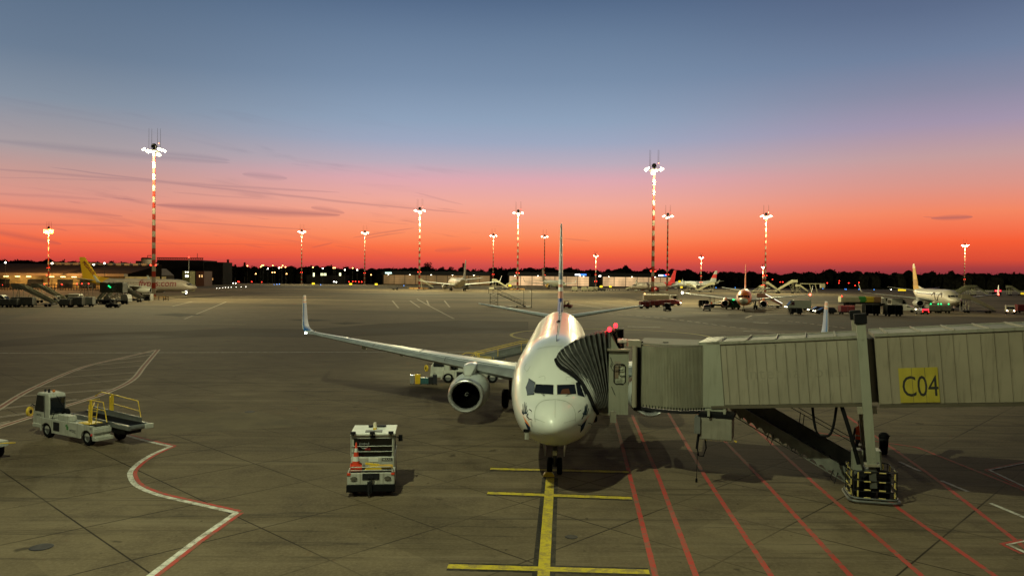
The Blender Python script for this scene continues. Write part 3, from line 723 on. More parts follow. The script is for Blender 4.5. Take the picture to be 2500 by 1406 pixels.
em += [([(1275.5, 1005), (1279, 1012)], 2.4, 2.0), ([(1290, 1009), (1287, 1016), (1291.5, 1021)], 2.4, 2.2)]
em2 = [([(1431 + dx2, yy), (1428 + dx2 * .6, 1013)], 1.1, 1.9) for dx2, yy in ((-6, 1003), (-3, 990), (0, 985), (3, 986), (6, 996))] + [([(1422, 1008), (1424, 1014), (1419.5, 1023)], 2.4, 2.2)]
multi('sun_emblem', em, M_emb); multi('sun_emblem', em2, M_emb)
decal('orange_band', [[(1277, 1014), (1291, 1033), (1295, 1042), (1283, 1030)]], M_embo, .013)
decal('orange_band', [[(1441, 1010), (1432, 1022), (1418, 1037), (1432, 1020)]], M_embo, .013)
decal('blue_band', [[(1281, 1028), (1295, 1042), (1294, 1054), (1289, 1048)]], mat('band_navy', (.01, .022, .06), .7, spec=.05), .012)
decal('blue_band', [[(1433, 1022), (1418, 1038), (1416, 1056), (1424, 1046)]], mat('band_navy', (.01, .022, .06), .7, spec=.05), .012)
for px, py, sg in ((1298, 1003, 1), (1299, 1024, 1), (1412, 1005, -1), (1411, 1037, -1), (1436, 1032, 1)):   # pitot tubes and vanes
    p, n = hit(px, py, AC); b = MB(); b.tube([p, p + n * .10, p + n * .13 + Vector((0, -.16, 0))], .016, 6); b.build('pitot_probe', M_dark, AC)
for y in (1.5, 4.9, 16.5):
    b = MB(); z = sp(y + 4, 0)[2]; b.add([(0, y, z), (0, y + .35, z), (0, y + .42, z + .28), (0, y + .25, z + .28), (.025, y, z), (.025, y + .35, z), (.02, y + .42, z + .28), (.02, y + .25, z + .28)], [(0, 1, 2, 3), (7, 6, 5, 4), (0, 4, 5, 1), (1, 5, 6, 2), (2, 6, 7, 3), (3, 7, 4, 0)]); b.build('blade_antenna', M_dark, AC)
b = MB(); b.sphere((0, 13.2, 5.40), .12, 10, 6, (1, 1, .8)); b.build('beacon', mat('dark_red_lens', (.05, .01, .01), .3), AC)
b = MB(); b.sphere((-16.75, 18.85, 4.10), .055, 8, 6); b.build('wing_tip_light', glow('green_white', (.75, 1, .85), 40), AC)
# registration and title on the right side
vs, fs = text_pts('SunExpress', 1.55, sub=3)
def side_map(vs, s0, z0, sgn, off=.012, k=1.0, tilt_=0.0):
    o = []
    for x, y, z in vs:
        s = s0 - sgn * -1 * x * k if sgn < 0 else s0 + x * k
        s = s0 - x * k if sgn < 0 else s0 + x * k
        zz = z0 + y + x * tilt_; cz, hh, hw = sect(s); e = max(0.0, 1 - ((zz - cz) / hh) ** 2); o.append((sgn * (hw * math.sqrt(e) + off), s - 4, zz))
    return o
b = MB(); b.add(side_map(vs, 18.5, 3.9, -1, .014), fs); b.build('title_lettering', M_navy, AC)
b = MB()
for k in range(9):
    s = 6.6 + .0 * k
b.grid(lambda u_, v_: sp(5.0 + .85 * u_, -rad(58 + 48 * v_), .006), 3, 10)
o = b.build('service_door', M_white, AC)
# pushback head set box, oxygen tag near the nose wheel
b = MB(); p, n = hit(1292, 1050, AC); b.box(p + n * .1 + Vector((0, -.1, -.12)), (.14, .10, .28)); b.build('flap_tag', M_white2, AC)
b = MB(); b.box(p + n * .1 + Vector((-.02, -.1, .05)), (.2, .12, .1)); b.build('flap_tag_clip', M_black, AC)
b = MB(); b.box((0, -.28, .92), (.16, .1, .18)); b.build('taxi_light', M_steel, AC)
# yellow chock at the nose wheel
ck = gp(1339, 1160); b = MB(); b.prism([(-.22, 0), (.22, 0), (.22, .05), (.14, .16), (-.14, .16), (-.22, .05)], .22, Matrix.Translation((ck.x, ck.y, 0.001)) @ Matrix.Rotation(rad(90), 4, 'X'))
tag(b.build('wheel_chock', M_yel), 'small yellow chock against the nose wheel on the stand line', 'wheel chock')

# far aircraft ------------------------------------------------------------------
def heading_from(tail_deg):              # tail_deg: compass of the tail direction, 0 = away from camera, + = right
    return -rad(tail_deg)
WH = livery('white_livery', (.36, .35, .32)); 
M_wing = mat('grey_white_wing', (.34, .35, .32), .4, coat=.2)
finY = bands('yellow_tail', [(3.0, (.46, .27, .015))]); 
yl = livery('white_yellow_livery', (.25, .21, .18), tail=(.42, .24, .015), tail_s=26.5)
A1 = airliner('airliner', 'white airliner with yellow tail taxiing nose-right behind the left lamp mast', gd(452, 288), rad(90), yl, finY, M_wing, WH, scale=1.12)
A1.rotation_euler.z = rad(90); WM[A1.name] = Matrix.Translation(A1.location) @ Matrix.Rotation(rad(90), 4, 'Z') @ Matrix.Scale(1.12, 4)
vs, fs = text_pts('flypgs.com', 3.0, sub=2, bold=.03); vs = [(x + y * .12, y, z) for x, y, z in vs]
b = MB(); b.add(side_map(vs, 18.8, 3.05, -1, .02), fs); b.build('title_lettering', mat('dark_red_lettering', (.12, .012, .016), .5), A1)
vs, fs = text_pts('PEGASUS', 1.35, bold=.02)
Mf = Matrix.Translation((-.34, 34.3, 10.7)) @ Matrix(((0, 0, -1, 0), (-1, 0, 0, 0), (0, 1, 0, 0), (0, 0, 0, 1))) @ Matrix.Rotation(rad(-50), 4, 'Z')
b = MB(); b.add(vs, fs, Mf); b.build('tail_lettering', mat('dark_red_lettering', (.12, .012, .016), .5), A1)
for dz, dy in ((1.25, 0), (.75, -.15)):
    b = MB(); b.sphere((-.1, -.25 + dy, dz), .16 if dz > 1 else .2, 8, 6); b.build('taxi_lamp', glow('taxi_white', (1, .97, .85), 18), A1)
stripes = mat('striped_livery', (.33, .30, .25), .4, coat=.3)
t = stripes.node_tree; q = G(t); bb = t.nodes['Principled BSDF']; s3 = q.n('ShaderNodeSeparateXYZ'); t.links.new(q.n('ShaderNodeTexCoord').outputs['Object'], s3.inputs[0])
fr = q.m('FRACT', q.m('DIVIDE', q.m('ADD', s3.outputs[1], q.m('MULTIPLY', s3.outputs[2], .6)), 1.5)); sel = q.m('MULTIPLY', q.m('GREATER_THAN', fr, .5), q.m('GREATER_THAN', s3.outputs[1], 20))
t.links.new(q.mix(sel, (.33, .30, .24), (.03, .035, .03)), bb.inputs['Base Color'])
A2 = airliner('airliner', 'striped wide airliner seen from behind beside red and white mast', Vector((0, 0, 0)), 0, stripes, bands('dark_fin', [(3, (.06, .055, .05))]), M_wing, WH, scale=1.36)
def put(o, px, D, tail_deg, sc_):
    c = gd(px, D); a = rad(tail_deg); o.location = (c.x - math.sin(a) * 14 * sc_, c.y - math.cos(a) * 14 * sc_, 0); o.rotation_euler = (0, 0, -a)
put(A2, 1116, 440, 166.5, 1.36)
A3 = airliner('airliner', 'pale airliner with yellow engines facing right in front of the middle hangar', (0, 0, 0), 0, livery('pale_livery', (.36, .38, .28)), bands('pale_fin', [(3, (.25, .2, .16))]), M_wing, mat('yellow_engine', (.65, .38, .03), .4), scale=1.18)
put(A3, 1352, 560, -18, 1.18)
A4 = airliner('airliner', 'white airliner with red tail and red engines behind the tallest mast', (0, 0, 0), 0, livery('white_red_livery', (.34, .29, .25), tail=(.42, .02, .02), tail_s=24), bands('red_tail', [(3, (.42, .025, .03))]), M_wing, mat('red_engine', (.42, .02, .02), .4, coat=.3), scale=1.08)
put(A4, 1592, 470, 50, 1.08)
A5 = airliner('airliner', 'dim white airliner with red and grey tail parked farthest away', (0, 0, 0), 0, livery('dim_livery', (.2, .21, .22)), bands('red_grey_tail', [(3, (.3, .3, .3)), (7.5, (.35, .03, .03)), (10, (.3, .3, .3))]), M_wing, WH, scale=1.2)
put(A5, 1690, 600, 62, 1.2)
A6 = airliner('airliner', 'orange airliner with white nose cone facing the camera', (0, 0, 0), 0, livery('orange_livery', (.62, .62, .58), front=(.62, .14, .008), front_s_=9.0, nose=(.42, .42, .34)), bands('orange_tail', [(3, (.75, .22, .08))]), M_wing, mat('orange_engine', (.72, .19, .03), .4, coat=.3), scale=1.0)
c = gd(1818, 207); A6.location = (c.x - .3 * 15, c.y - .95 * 15, 0); A6.rotation_euler = (0, 0, -rad(17.5)); WM[A6.name] = Matrix.Translation(A6.location)
spot((52, 140, 22), (84, 205, 3), 22000, (1, .95, .62), 34)  # unseen spot added to brighten the orange airliner
b = MB(); b.sphere((-16.8, 18.8, 4.1), .3, 8, 6); b.build('wing_tip_light', glow('wing_white', (1, 1, .85), 12), A6)
b = MB(); b.sphere((16.8, 18.8, 4.1), .26, 8, 6); b.build('wing_tip_light', glow('wing_red', (1, .05, .03), 18), A6)
A7 = airliner('airliner', 'white airliner with gold tail parked at the right by a mobile stair', (0, 0, 0), 0, livery('cream_livery', (.48, .44, .37)), bands('gold_tail', [(3, (.45, .25, .04)), (6.2, (.34, .17, .03)), (8.0, (.5, .28, .05)), (11.2, (.62, .5, .34))]), M_wing, WH, scale=1.08)
c = gd(2326, 206); A7.location = (c.x, c.y, 0); A7.rotation_euler = (0, 0, -rad(13))
b = MB()
pts = [Vector(sp(6 + s_ * .5, -rad(85 - 30 * math.sin(s_ * .55)), .02)) for s_ in range(18)]
b.tube(pts, .11, 5); b.build('wavy_line', mat('brown_line', (.08, .05, .03), .5), A7)
b = MB(); b.sphere((16.8, 18.8, 4.1), .22, 8, 6); b.build('wing_tip_light', glow('wing_red', (1, .05, .03), 18), A7)
# ------------------------------------------------------------------ boarding bridge
U = Vector((.932, -.362, .086)).normalized(); V = Vector((.362, .932, 0)).normalized(); N = U.cross(V)
if N.z < 0: N = -N
B0 = Vector((12.6, 27.6, 3.49))
def B(t, w, h): return B0 + U * t + V * w + N * h
RB = Matrix((U, V, N)).transposed()
root_b = gp(2133, 1222)
JB = thing('boarding_bridge', 'long pale boarding bridge with yellow C04 panel docked to the white airliner', 'boarding bridge', (root_b.x, root_b.y, 0))
def tbox(b, t0, t1, w0, w1, h0, h1):
    b.box(B((t0 + t1) / 2, (w0 + w1) / 2, (h0 + h1) / 2), (t1 - t0, w1 - w0, h1 - h0), RB); return b
BW = 2.75
def tunnel(name, t0, t1, w0, w1, h0, h1, pitch, m, roofm):
    b = MB(); tbox(b, t0, t1, w0 + .03, w1, h0, h1); o = b.build(name, m, JB, world=True)
    b = MB(); t = t0; k = 0
    while t < t1 - .02:
        e = min(t + pitch, t1); tbox(b, t + .008, e - .008, w0, w0 + .03, h0 + .02, h1 - .05)
        tbox(b, t + .02, t + .035, w0 - .008, w0, h0 + .02, h1 - .05); t = e; k += 1
    b.build('wall_panels', m, o).parent = o
    WM[o.name] = WM[JB.name]
    o2 = o.children[0]; Mi = WM[JB.name].inverted()
    o2.data.transform(Mi)
    b = MB(); tbox(b, t0, t1, w0 - .06, w0 + .05, h0 - .11, h0 + .0); b.build('floor_beam', M_bridge_beam, JB, world=True)
    b = MB(); tbox(b, t0, t1, w0 - .05, w0 + .12, h1 - .04, h1 + .07); tbox(b, t0, t1, w1 - .12, w1 + .05, h1 - .04, h1 + .07); tbox(b, t0, t1, w0 + .12, w1 - .12, h1, h1 + .03)
    t = t0 + .4
    while t < t1: tbox(b, t, t + .05, w0 - .03, w1 + .03, h1 + .03, h1 + .10); t += 1.05
    b.build('roof', roofm, JB, world=True)
    return o
M_bridge_beam = mat('brown_underbeam', (.075, .062, .040), .7)
M_roofb = mat('bridge_roof_sheet', (.22, .21, .165), .6, dirt=.5)
tunnel('inner_tunnel', -5.25, .30, 0, BW, 0, 2.38, .356, M_cream, M_roofb)
tunnel('outer_tunnel', .62, 19.0, -.12, BW + .12, -.04, 2.42, .41, mat('pale_brown_bridge_paint', (.235, .206, .148), .6, var=.08, scale=.8, dirt=.45), M_roofb)
b = MB(); tbox(b, .30, .62, .10, BW - .1, .02, 2.30); b.build('shaded_wall_strip', mat('column_shade_paint', (.08, .068, .05), .8), JB, world=True)  # wall in the column's shadow, the shade put into its colour
b = MB(); tbox(b, -5.55, -4.75, -.05, BW + .05, -.06, 2.46); b.build('end_collar', M_cream2, JB, world=True, bevel=.01)
# gate panel
b = MB(); tbox(b, 1.30, 2.53, -.150, -.142, .02, 1.24)
sg = b.build('gate_sign', mat('yellow_gate_panel', (.34, .28, .03), .55, var=.08, dirt=.3), JB, world=True)
tag(sg, 'yellow panel reading C04')
b = MB()
for k in range(1, 3): tbox(b, 1.30 + .41 * k, 1.312 + .41 * k, -.155, -.150, .02, 1.24)
b.build('panel_joint', M_bridge_beam, JB, world=True)
MT = Matrix.Translation(B(1.36, -.152, .24)) @ Matrix(((U.x, N.x, -V.x, 0), (U.y, N.y, -V.y, 0), (U.z, N.z, -V.z, 0), (0, 0, 0, 1)))
vs, fs = text_pts('C04', 1.04, sx=.67, bold=.0, space=.98); b = MB(); b.add(vs, fs, WM[JB.name].inverted() @ MT); b.build('gate_number', mat('black_lettering', (.012, .012, .013), .6), JB)
MT = Matrix.Translation(B(-3.95, -.0035, .98)) @ Matrix(((U.x, N.x, -V.x, 0), (U.y, N.y, -V.y, 0), (U.z, N.z, -V.z, 0), (0, 0, 0, 1)))
vs, fs = text_pts('International', .62, sx=1.0, space=1.12); b = MB(); b.add(vs, fs, WM[JB.name].inverted() @ MT); b.build('faded_lettering', mat('ghost_lettering', (.215, .194, .145), .65, var=.1, scale=3), JB)
# lift columns with black caps
for w0 in (-.46, BW + .15):
    near = w0 < 0
    b = MB(); tbox(b, .05, .36, w0, w0 + .30, -2.1, 2.88)
    for tt in (.14, .28): 
        for hh in (-1.86, -1.98): b.cyl(B(tt, w0, hh), B(tt, w0 - .02, hh), .022, n=6)
    b.cyl(B(.2, w0, 2.35), B(.2, w0 - .015, 2.35), .06, n=14)
    c_ = b.build('lift_column', M_cream2 if near else M_cream, JB, world=True, bevel=.012)
    b = MB(); tbox(b, .0, .41, w0 - .05, w0 + .37, 2.88, 3.24); b.build('column_cap', M_black, JB, world=True, bevel=.02)
    b = MB(); tbox(b, -.04, .45, w0 - .05, w0 + .36, -2.17, -2.09); b.build('column_flange', M_cream, JB, world=True)
    b = MB(); tbox(b, .09, .32, w0 + .05, w0 + .26, -2.95, -2.17); b.build('inner_column', mat('inner_column_grey', (.10, .105, .09), .5, .3), JB, world=True)
b = MB(); tbox(b, -.12, .05, -.2, .02, -.35, -.11); tbox(b, .36, .52, -.2, .02, -.35, -.11); tbox(b, .05, .35, -.15, BW + .3, -.36, -.13); b.build('cross_beam', M_cream, JB, world=True)
# wheel bogie on the ground
GB = B(-.05, BW / 2 - .1, -3.2); gx0, gy0 = root_b.x, root_b.y
Bg = Matrix.Translation((gx0 + .0, gy0 + .30, 0)) @ Matrix.Rotation(rad(-14), 4, 'Z')
def bg(x, y, z): return Bg @ Vector((x, y, z))
b = MB()
def bgbox(b, x0, x1, y0, y1, z0, z1): b.box(bg((x0 + x1) / 2, (y0 + y1) / 2, (z0 + z1) / 2), (x1 - x0, y1 - y0, z1 - z0), Bg.to_3x3())
bgbox(b, -.55, -.22, .1, .6, .85, 1.7); bgbox(b, .12, .42, .2, .8, .85, 1.7)
b.build('control_cabinet', M_cream2, JB, world=True, bevel=.015)
b = MB(); bgbox(b, -.5, .0, -.1, .35, .75, 1.0); bgbox(b, -.1, .55, -.25, .15, .55, .72); bgbox(b, -.2, .2, -.1, .6, .3, 1.1); b.build('bogie_frame', M_grey, JB, world=True)
b = MB(); b.tube([bg(.05, -.1, .9), bg(.1, -.12, 1.15), bg(.25, -.1, 1.15), bg(.3, -.05, .8)], .07, 8); b.cyl(bg(.0, -.2, .85), bg(.5, -.25, .85), .12); b.build('drive_motor', M_dark, JB, world=True, smooth=True)
for k, (x, y, tl) in enumerate(((-.22, -.25, 6), (.48, .05, 20))):
    T = Bg @ Matrix.Translation((x, y, .52)) @ Matrix.Rotation(rad(tl - 90 + (35 if k == 0 else 60)), 4, 'Z') @ Matrix.Rotation(rad(90), 4, 'Y')
    b = MB(); b.lathe([(.26, -.17), (.46, -.20), (.52, -.12), (.52, .12), (.46, .20), (.26, .17), (.24, .0)], T, 28); wh = b.build('bogie_wheel', M_black, JB, world=True, smooth=True)
    b = MB(); b.lathe([(.25, .1), (.2, .17), (.02, .15)], T, 16); WM[wh.name] = WM[JB.name]; b.build('rim', M_dark, wh, world=True, smooth=True)
def rrect(hx, hyy, r, z, n=5):
    o = []
    for cx, cy, a0 in ((hx - r, hyy - r, 0), (-hx + r, hyy - r, 90), (-hx + r, -hyy + r, 180), (hx - r, -hyy + r, 270)):
        for i in range(n + 1):
            a = rad(a0 + 90 * i / n); o.append(bg(cx + r * math.cos(a) + .02, cy + r * math.sin(a), z))
    return o + [o[0]]
b = MB(); b.tube(rrect(.84, .88, .30, .10), .045, 8); b.tube(rrect(.79, .83, .28, .20), .03, 8); b.build('bumper_ring', M_grey, JB, world=True, smooth=True)
b = MB()
for z in (.45, .82, 1.15): b.tube(rrect(.75, .80, .26, z), .018, 6)
pts = rrect(.75, .80, .26, 0)[:-1]
for k in range(0, len(pts), 2): b.tube([pts[k] + Vector((0, 0, .18)), pts[k] + Vector((0, 0, 1.15))], .018, 6)
b.build('safety_cage', M_dark, JB, world=True)
M_tape = mat('yellow_tape', (.55, .44, .13), .5)
for z in (.22, .80, 1.13, .50):
    P_ = rrect(.755, .805, .26, z, 2)
    for k in range(len(P_) - 1):
        if (P_[k + 1] - P_[k]).length > .5:
            for f0 in (.12, .62): b = MB(); b.tube([P_[k].lerp(P_[k + 1], f0), P_[k].lerp(P_[k + 1], f0 + .22)], .026, 6); b.build('yellow_tape', M_tape, JB, world=True)
for k in range(0, len(pts), 4):
    for z in (.25, .6, .9): b = MB(); b.tube([pts[k] + Vector((0, 0, z)), pts[k] + Vector((0, 0, z + .22))], .026, 6); b.build('yellow_tape', M_tape, JB, world=True)
# hanging cables
def cable(a, c, sag, r=.035, n=14):
    a, c = Vector(a), Vector(c); return [a.lerp(c, i / n) - Vector((0, 0, sag * (1 - (2 * i / n - 1) ** 4))) for i in range(n + 1)]
b = MB(); b.tube(cable(B(-1.62, .35, -.1), B(-.78, .35, -.1), 1.15), .05, 8)
b.tube([B(-.62, .1, -.1), B(-.42, .1, -1.0), B(-.2, .05, -2.2)], .075, 8); b.build('hanging_cable', M_black, JB, world=True, smooth=True)
# stairs from tunnel to the ground behind the column
SA, SB = at(1786, 997, 31.0), gp(2108, 1190); SA2 = SA + V * 1.0; SB2 = SB + V * 1.0
M_stair = mat('dark_galvanised', (.16, .165, .145), .6, .1, var=.2)
def stair_path(f, w, h=0): return SA.lerp(SB, f) + V * w + Vector((0, 0, h))
b = MB(); SW = 1.7
for w, hx_, hh_ in ((0, .02, .32), (SW, .20, .74)): b.bar(stair_path(0, w, .10 + hx_), stair_path(1, w, .16 + hx_), .05, hh_)
b.bar(stair_path(0, 0, .30), stair_path(1, 0, .36), .07, .03); b.bar(stair_path(0, SW, .68), stair_path(1, SW, .74), .07, .03)
st_ = b.build('stair', M_stair, JB, world=True); WM[st_.name] = WM[JB.name]
b = MB()
for k in range(17):
    p = stair_path((k + .5) / 17, SW / 2, .02); b.box(p, (.34, SW - .06, .05), Matrix.Rotation(-.37, 3, 'Z')); b.box(p + Vector((-.02, 0, -.1)), (.03, SW - .06, .18), Matrix.Rotation(-.37, 3, 'Z'))
b.build('treads', mat('tread_grey', (.045, .05, .045), .7), st_, world=True)
b = MB()
for k in range(15):                        # scalloped skirt under the near stringer
    a, c = stair_path(k / 15, -.02, -.02), stair_path((k + 1) / 15, -.02, -.02); vs = []
    for i in range(7):
        f = i / 6; p = a.lerp(c, f); vs += [p, p - Vector((0, 0, .20 - .15 * math.sin(math.pi * f)))]
    b.add(vs, [(2 * i, 2 * i + 1, 2 * i + 3, 2 * i + 2) for i in range(6)])
b.tube([stair_path(0, -.03, -.24), stair_path(1, -.03, -.2)], .022, 6)
b.build('scalloped_skirt', M_stair, st_, world=True)
b = MB(); b.tube([stair_path(.06, 0, .30), stair_path(.98, 0, .40)], .02, 6); b.tube([stair_path(0.02, .6, .22), stair_path(.96, .6, .30)], .018, 6); b.tube([stair_path(0, SW, 1.12), stair_path(.98, SW, 1.2)], .018, 6); b.tube([stair_path(0, SW + .05, 1.28), stair_path(.98, SW + .05, 1.36)], .018, 6)
for f in (.06, .52, .97): b.tube([stair_path(f, SW, .6), stair_path(f + .01, SW, 1.2)], .018, 6); b.tube([stair_path(f + .03, SW, .6), stair_path(f + .04, SW, 1.2)], .018, 6)
for f in (.30, .78): b.tube([stair_path(f, -.03, .0), stair_path(f - .02, -.05, -.35), stair_path(f + .01, -.05, -.5), stair_path(f + .035, -.03, .0)], .02, 6)
b.build('handrails', M_dark, st_, world=True)
# equipment box hanging under the tunnel head
b = MB(); c_ = at(1751, 1042, 29.25); b.box(c_, (1.18, .9, .86), Matrix.Rotation(-.37, 3, 'Z')); bx = b.build('equipment_box', mat('grey_beige_box', (.20, .19, .15), .6, dirt=.3), JB, world=True, bevel=.04); WM[bx.name] = WM[JB.name]
b = MB(); b.box(c_ + Vector((-.72, .02, .1)), (.22, .6, .62), Matrix.Rotation(-.37, 3, 'Z')); b.build('side_unit', M_grey, bx, world=True)
b = MB(); b.box(c_ + Vector((0, 0, .50)), (1.3, .95, .14), Matrix.Rotation(-.37, 3, 'Z')); b.build('box_top', M_black, bx, world=True)
b = MB()
for k in range(7): b.box(c_ + Vector((-.5 + .17 * k, -.44 - .066 * (k - 3), -.41)), (.09, .02, .05), Matrix.Rotation(-.37, 3, 'Z') @ Matrix.Rotation(.5, 3, 'Y'))
b.build('warning_stripes', M_yel, bx, world=True)
b = MB()
for x in (-.45, .15): b.box(c_ + Vector((x, -.44, .62)), (.09, .05, .28), Matrix.Rotation(-.37, 3, 'Z'))
b.build('hanger', M_cream2, bx, world=True)
b = MB(); q0 = c_ + Vector((-.72, -.1, -.2)); b.tube([q0, q0 + Vector((-.05, 0, -.35)), q0 + Vector((-.08, -.02, -.62))], .05, 8); b.tube([q0 + Vector((-.08, 0, -.5)), q0 + Vector((.0, 0, -.88)), q0 + Vector((.18, 0, -.9)), q0 + Vector((.28, 0, -.6)), q0 + Vector((.25, .05, -.2))], .028, 8); b.tube([q0 + Vector((-.05, 0, -.8)), q0 + Vector((-.07, 0, -1.75))], .012, 5); b.cyl(q0 + Vector((-.07, 0, -1.75)), q0 + Vector((-.07, 0, -1.9)), .04)
b.build('control_pendant', M_black, bx, world=True, smooth=True)
b = MB(); tbox(b, -5.5, -4.7, -.02, .5, -.34, -.06); b.build('head_bracket', M_cream2, JB, world=True)
# round cab with ribbed curtain
cA = B(-5.5, .02, 0); cB = at(1557, 1000, 30.4)
def arc(f, bul=.42):                     # horizontal curved wall from the collar to the cab frame
    x = cA.x + (cB.x - cA.x) * f; y = cA.y + (cB.y - cA.y) * f - bul * math.sin(math.pi * min(1, f * 1.02)); return Vector((x, y, 0))
zb0, zt0 = 2.98, 5.37
b = MB(); NR = 46; vs = []
for k in range(NR * 4 + 1):
    f = k / (NR * 4); p = arc(f); ph = k % 4; off = (0, -.03, -.03, 0)[ph]; vs += [(p.x, p.y + off, 2.86), (p.x, p.y + off, 5.30 - .05 * f)]
b.add(vs, [(2 * i, 2 * i + 2, 2 * i + 3, 2 * i + 1) for i in range(NR * 4)]); cu = b.build('ribbed_curtain', mat('ribbed_curtain_metal', (.26, .25, .19), .45, .15, var=.1, scale=1.5, dirt=.4), JB, world=True)
WM[cu.name] = WM[JB.name]
b = MB()
for k in range(0, NR, 2): p = arc((k + .5) / NR); b.box((p.x, p.y - .025, 2.90), (.03, .03, .10))
b.build('curtain_teeth', M_black, cu, world=True)
b = MB(); top = [arc(i / 14, .47) for i in range(15)]; poly = [(p.x, p.y) for p in top] + [(cB.x + .7, cB.y + 2.6), (cA.x + .95, cA.y + 2.4)]
b.prism(poly, .07, Matrix.Translation((0, 0, 5.30))); b.build('cab_roof', mat('dark_roof_sheet', (.16, .15, .12), .8, dirt=.4), JB, world=True)
b = MB(); b.prism(poly, .12, Matrix.Translation((0, 0, 2.72))); b.build('cab_floor', M_dark, JB, world=True)
b = MB(); b.box(cB + Vector((-.0, -.02, 1.35)), (.34, .12, 2.75)); b.build('curtain_end_recess', M_black, JB, world=True)
def post(px, Y, z0, z1, w, m, name, d=.14):
    X_ = (px - 1250) / F * Y; b = MB(); b.box((X_, Y, (z0 + z1) / 2), (w, d, z1 - z0)); return b.build(name, m, JB, world=True, bevel=.01)
b = MB(); pp = at(1549, 930, 30.15); b.cyl((pp.x, 30.15, 2.85), (pp.x, 30.15, 5.25), .10, n=14); b.build('cab_pillar', M_cream, JB, world=True, smooth=True)
# cab front panel with its window
x0, x1 = (1489 - 1250) / F * 30.2, (1537 - 1250) / F * 30.2; zb, zt = at(1500, 1012, 30.2).z, at(1500, 856, 30.2).z
wx0, wx1 = at(1499, 900, 30.2).x, at(1527, 900, 30.2).x; wz0, wz1 = at(1500, 937, 30.2).z, at(1500, 889, 30.2).z
b = MB(); y0 = 30.2
b.b2(x0, wx0, y0, y0 + .08, zb, zt); b.b2(wx1, x1, y0, y0 + .08, zb, zt); b.b2(wx0, wx1, y0, y0 + .08, zb, wz0); b.b2(wx0, wx1, y0, y0 + .08, wz1, zt); b.b2(x1 - .05, x1, y0 + .08, y0 + 1.0, zb, zt)
cp = b.build('cab_panel', M_cream2, JB, world=True); WM[cp.name] = WM[JB.name]
b = MB(); b.b2(wx0 + .002, wx1 - .002, y0 + .03, y0 + .04, wz0 + .002, wz1 - .002); wn = b.build('cab_window', mat('lit_cab_glass', (.30, .31, .24), .15, var=.5, scale=5, coat=.5), cp, world=True)
b = MB(); b.tube([Vector(p) for p in ((wx0, y0 - .01, wz0 + .08), (wx0, y0 - .01, wz1 - .08), (wx0 + .08, y0 - .01, wz1), (wx1 - .08, y0 - .01, wz1), (wx1, y0 - .01, wz1 - .08), (wx1, y0 - .01, wz0 + .08), (wx1 - .08, y0 - .01, wz0), (wx0 + .08, y0 - .01, wz0), (wx0, y0 - .01, wz0 + .08))], .018, 6)
b.tube([Vector(p) for p in ((wx0 + .2, y0 - .01, wz1 - .02), (wx0 + .2, y0 - .01, wz0 + .38), (wx0 + .26, y0 - .01, wz0 + .32), (wx1 - .02, y0 - .01, wz0 + .32))], .012, 6); b.build('window_gasket', M_black, cp, world=True)
b = MB(); b.b2(wx0 - .005, wx0 + .18, y0 + .012, y0 + .02, wz0 + .22, wz1 - .01); b.build('curtain_inside', mat('brown_curtain', (.16, .12, .08), .8), cp, world=True)
b = MB(); b.b2(x0 + .22, x0 + .47, y0 - .004, y0 - .001, zt - .62, zt - .42); b.build('notice', mat('grey_notice', (.22, .19, .15), .7), cp, world=True)
b = MB(); b.tube([(x0 + .05, y0 - .03, zt - .25), (x0 + .12, y0 - .05, zt - .45), (x0 + .05, y0 - .03, zt - .6), (x0 + .15, y0 - .03, zt - .78), (x0 + .55, y0 - .03, zt - .76)], .012, 5); b.tube([(x0 + .1, y0 - .04, wz0 - .1), (x0 + .24, y0 - .05, wz0 - .42)], .012, 5); b.build('panel_cable', M_dark, cp, world=True)
b = MB(); b.b2(x0 - .06, x1 + .06, y0 - .10, y0 + .3, zt, zt + .06); b.build('cab_eave', M_cream, JB, world=True)
b = MB(); b.add([at(1487, 812, 30.4), at(1512, 853, 30.4), at(1489, 854, 30.4), at(1487, 812, 30.4) + Vector((.0, .1, 0)), at(1512, 853, 30.4) + Vector((0, .1, 0)), at(1489, 854, 30.4) + Vector((0, .1, 0))], [(0, 2, 1), (3, 4, 5), (0, 1, 4, 3), (1, 2, 5, 4), (2, 0, 3, 5)]); b.build('gusset_plate', M_cream2, JB, world=True)
b = MB()
for px_, k in ((1496, 0), (1505, 1)): b.tube([at(px_ - 5, 812 - 8 * k, 30.8 + k), at(px_ + 8, 845 - 8 * k, 30.8 + k), at(px_ + 12, 852 - 6 * k, 30.8 + k)], .05, 6)
b.build('canopy_arm', M_cream, JB, world=True)
b = MB(); b.box(at(1520, 832, 31.0), (.42, .5, .16)); b.build('roof_lamp_housing', M_white2, JB, world=True, bevel=.05)
b = MB(); b.box(at(1547, 838, 30.6), (.52, .6, .28)); b.build('roof_box', M_cream, JB, world=True, bevel=.03)
b = MB(); b.tube([at(1560, 838, 30.9), at(1600, 838, 30.6), at(1640, 841, 30.4)], .03, 6); b.box(at(1625, 836, 30.5), (.2, .14, .07)); b.build('roof_conduit', M_dark, JB, world=True)
for (px_, py_, Y_) in ((1488, 804, 30.7), (1503, 795, 31.6)):
    p = at(px_, py_, Y_); b = MB(); b.cyl(p - Vector((0, 0, .32)), p - Vector((0, 0, .05)), .03, n=8); bo = b.build('beacon_post', M_dark, JB, world=True); WM[bo.name] = WM[JB.name]
    b = MB(); b.sphere(p, .085, 10, 8, (1, 1, 1.25)); b.build('red_beacon', glow('red_beacon', (1, .012, .02), 7), bo, world=True, smooth=True)
    lamp(p - Vector((0, .15, -.05)), 9, (1, .02, .04), .06, name='beacon_lamp')
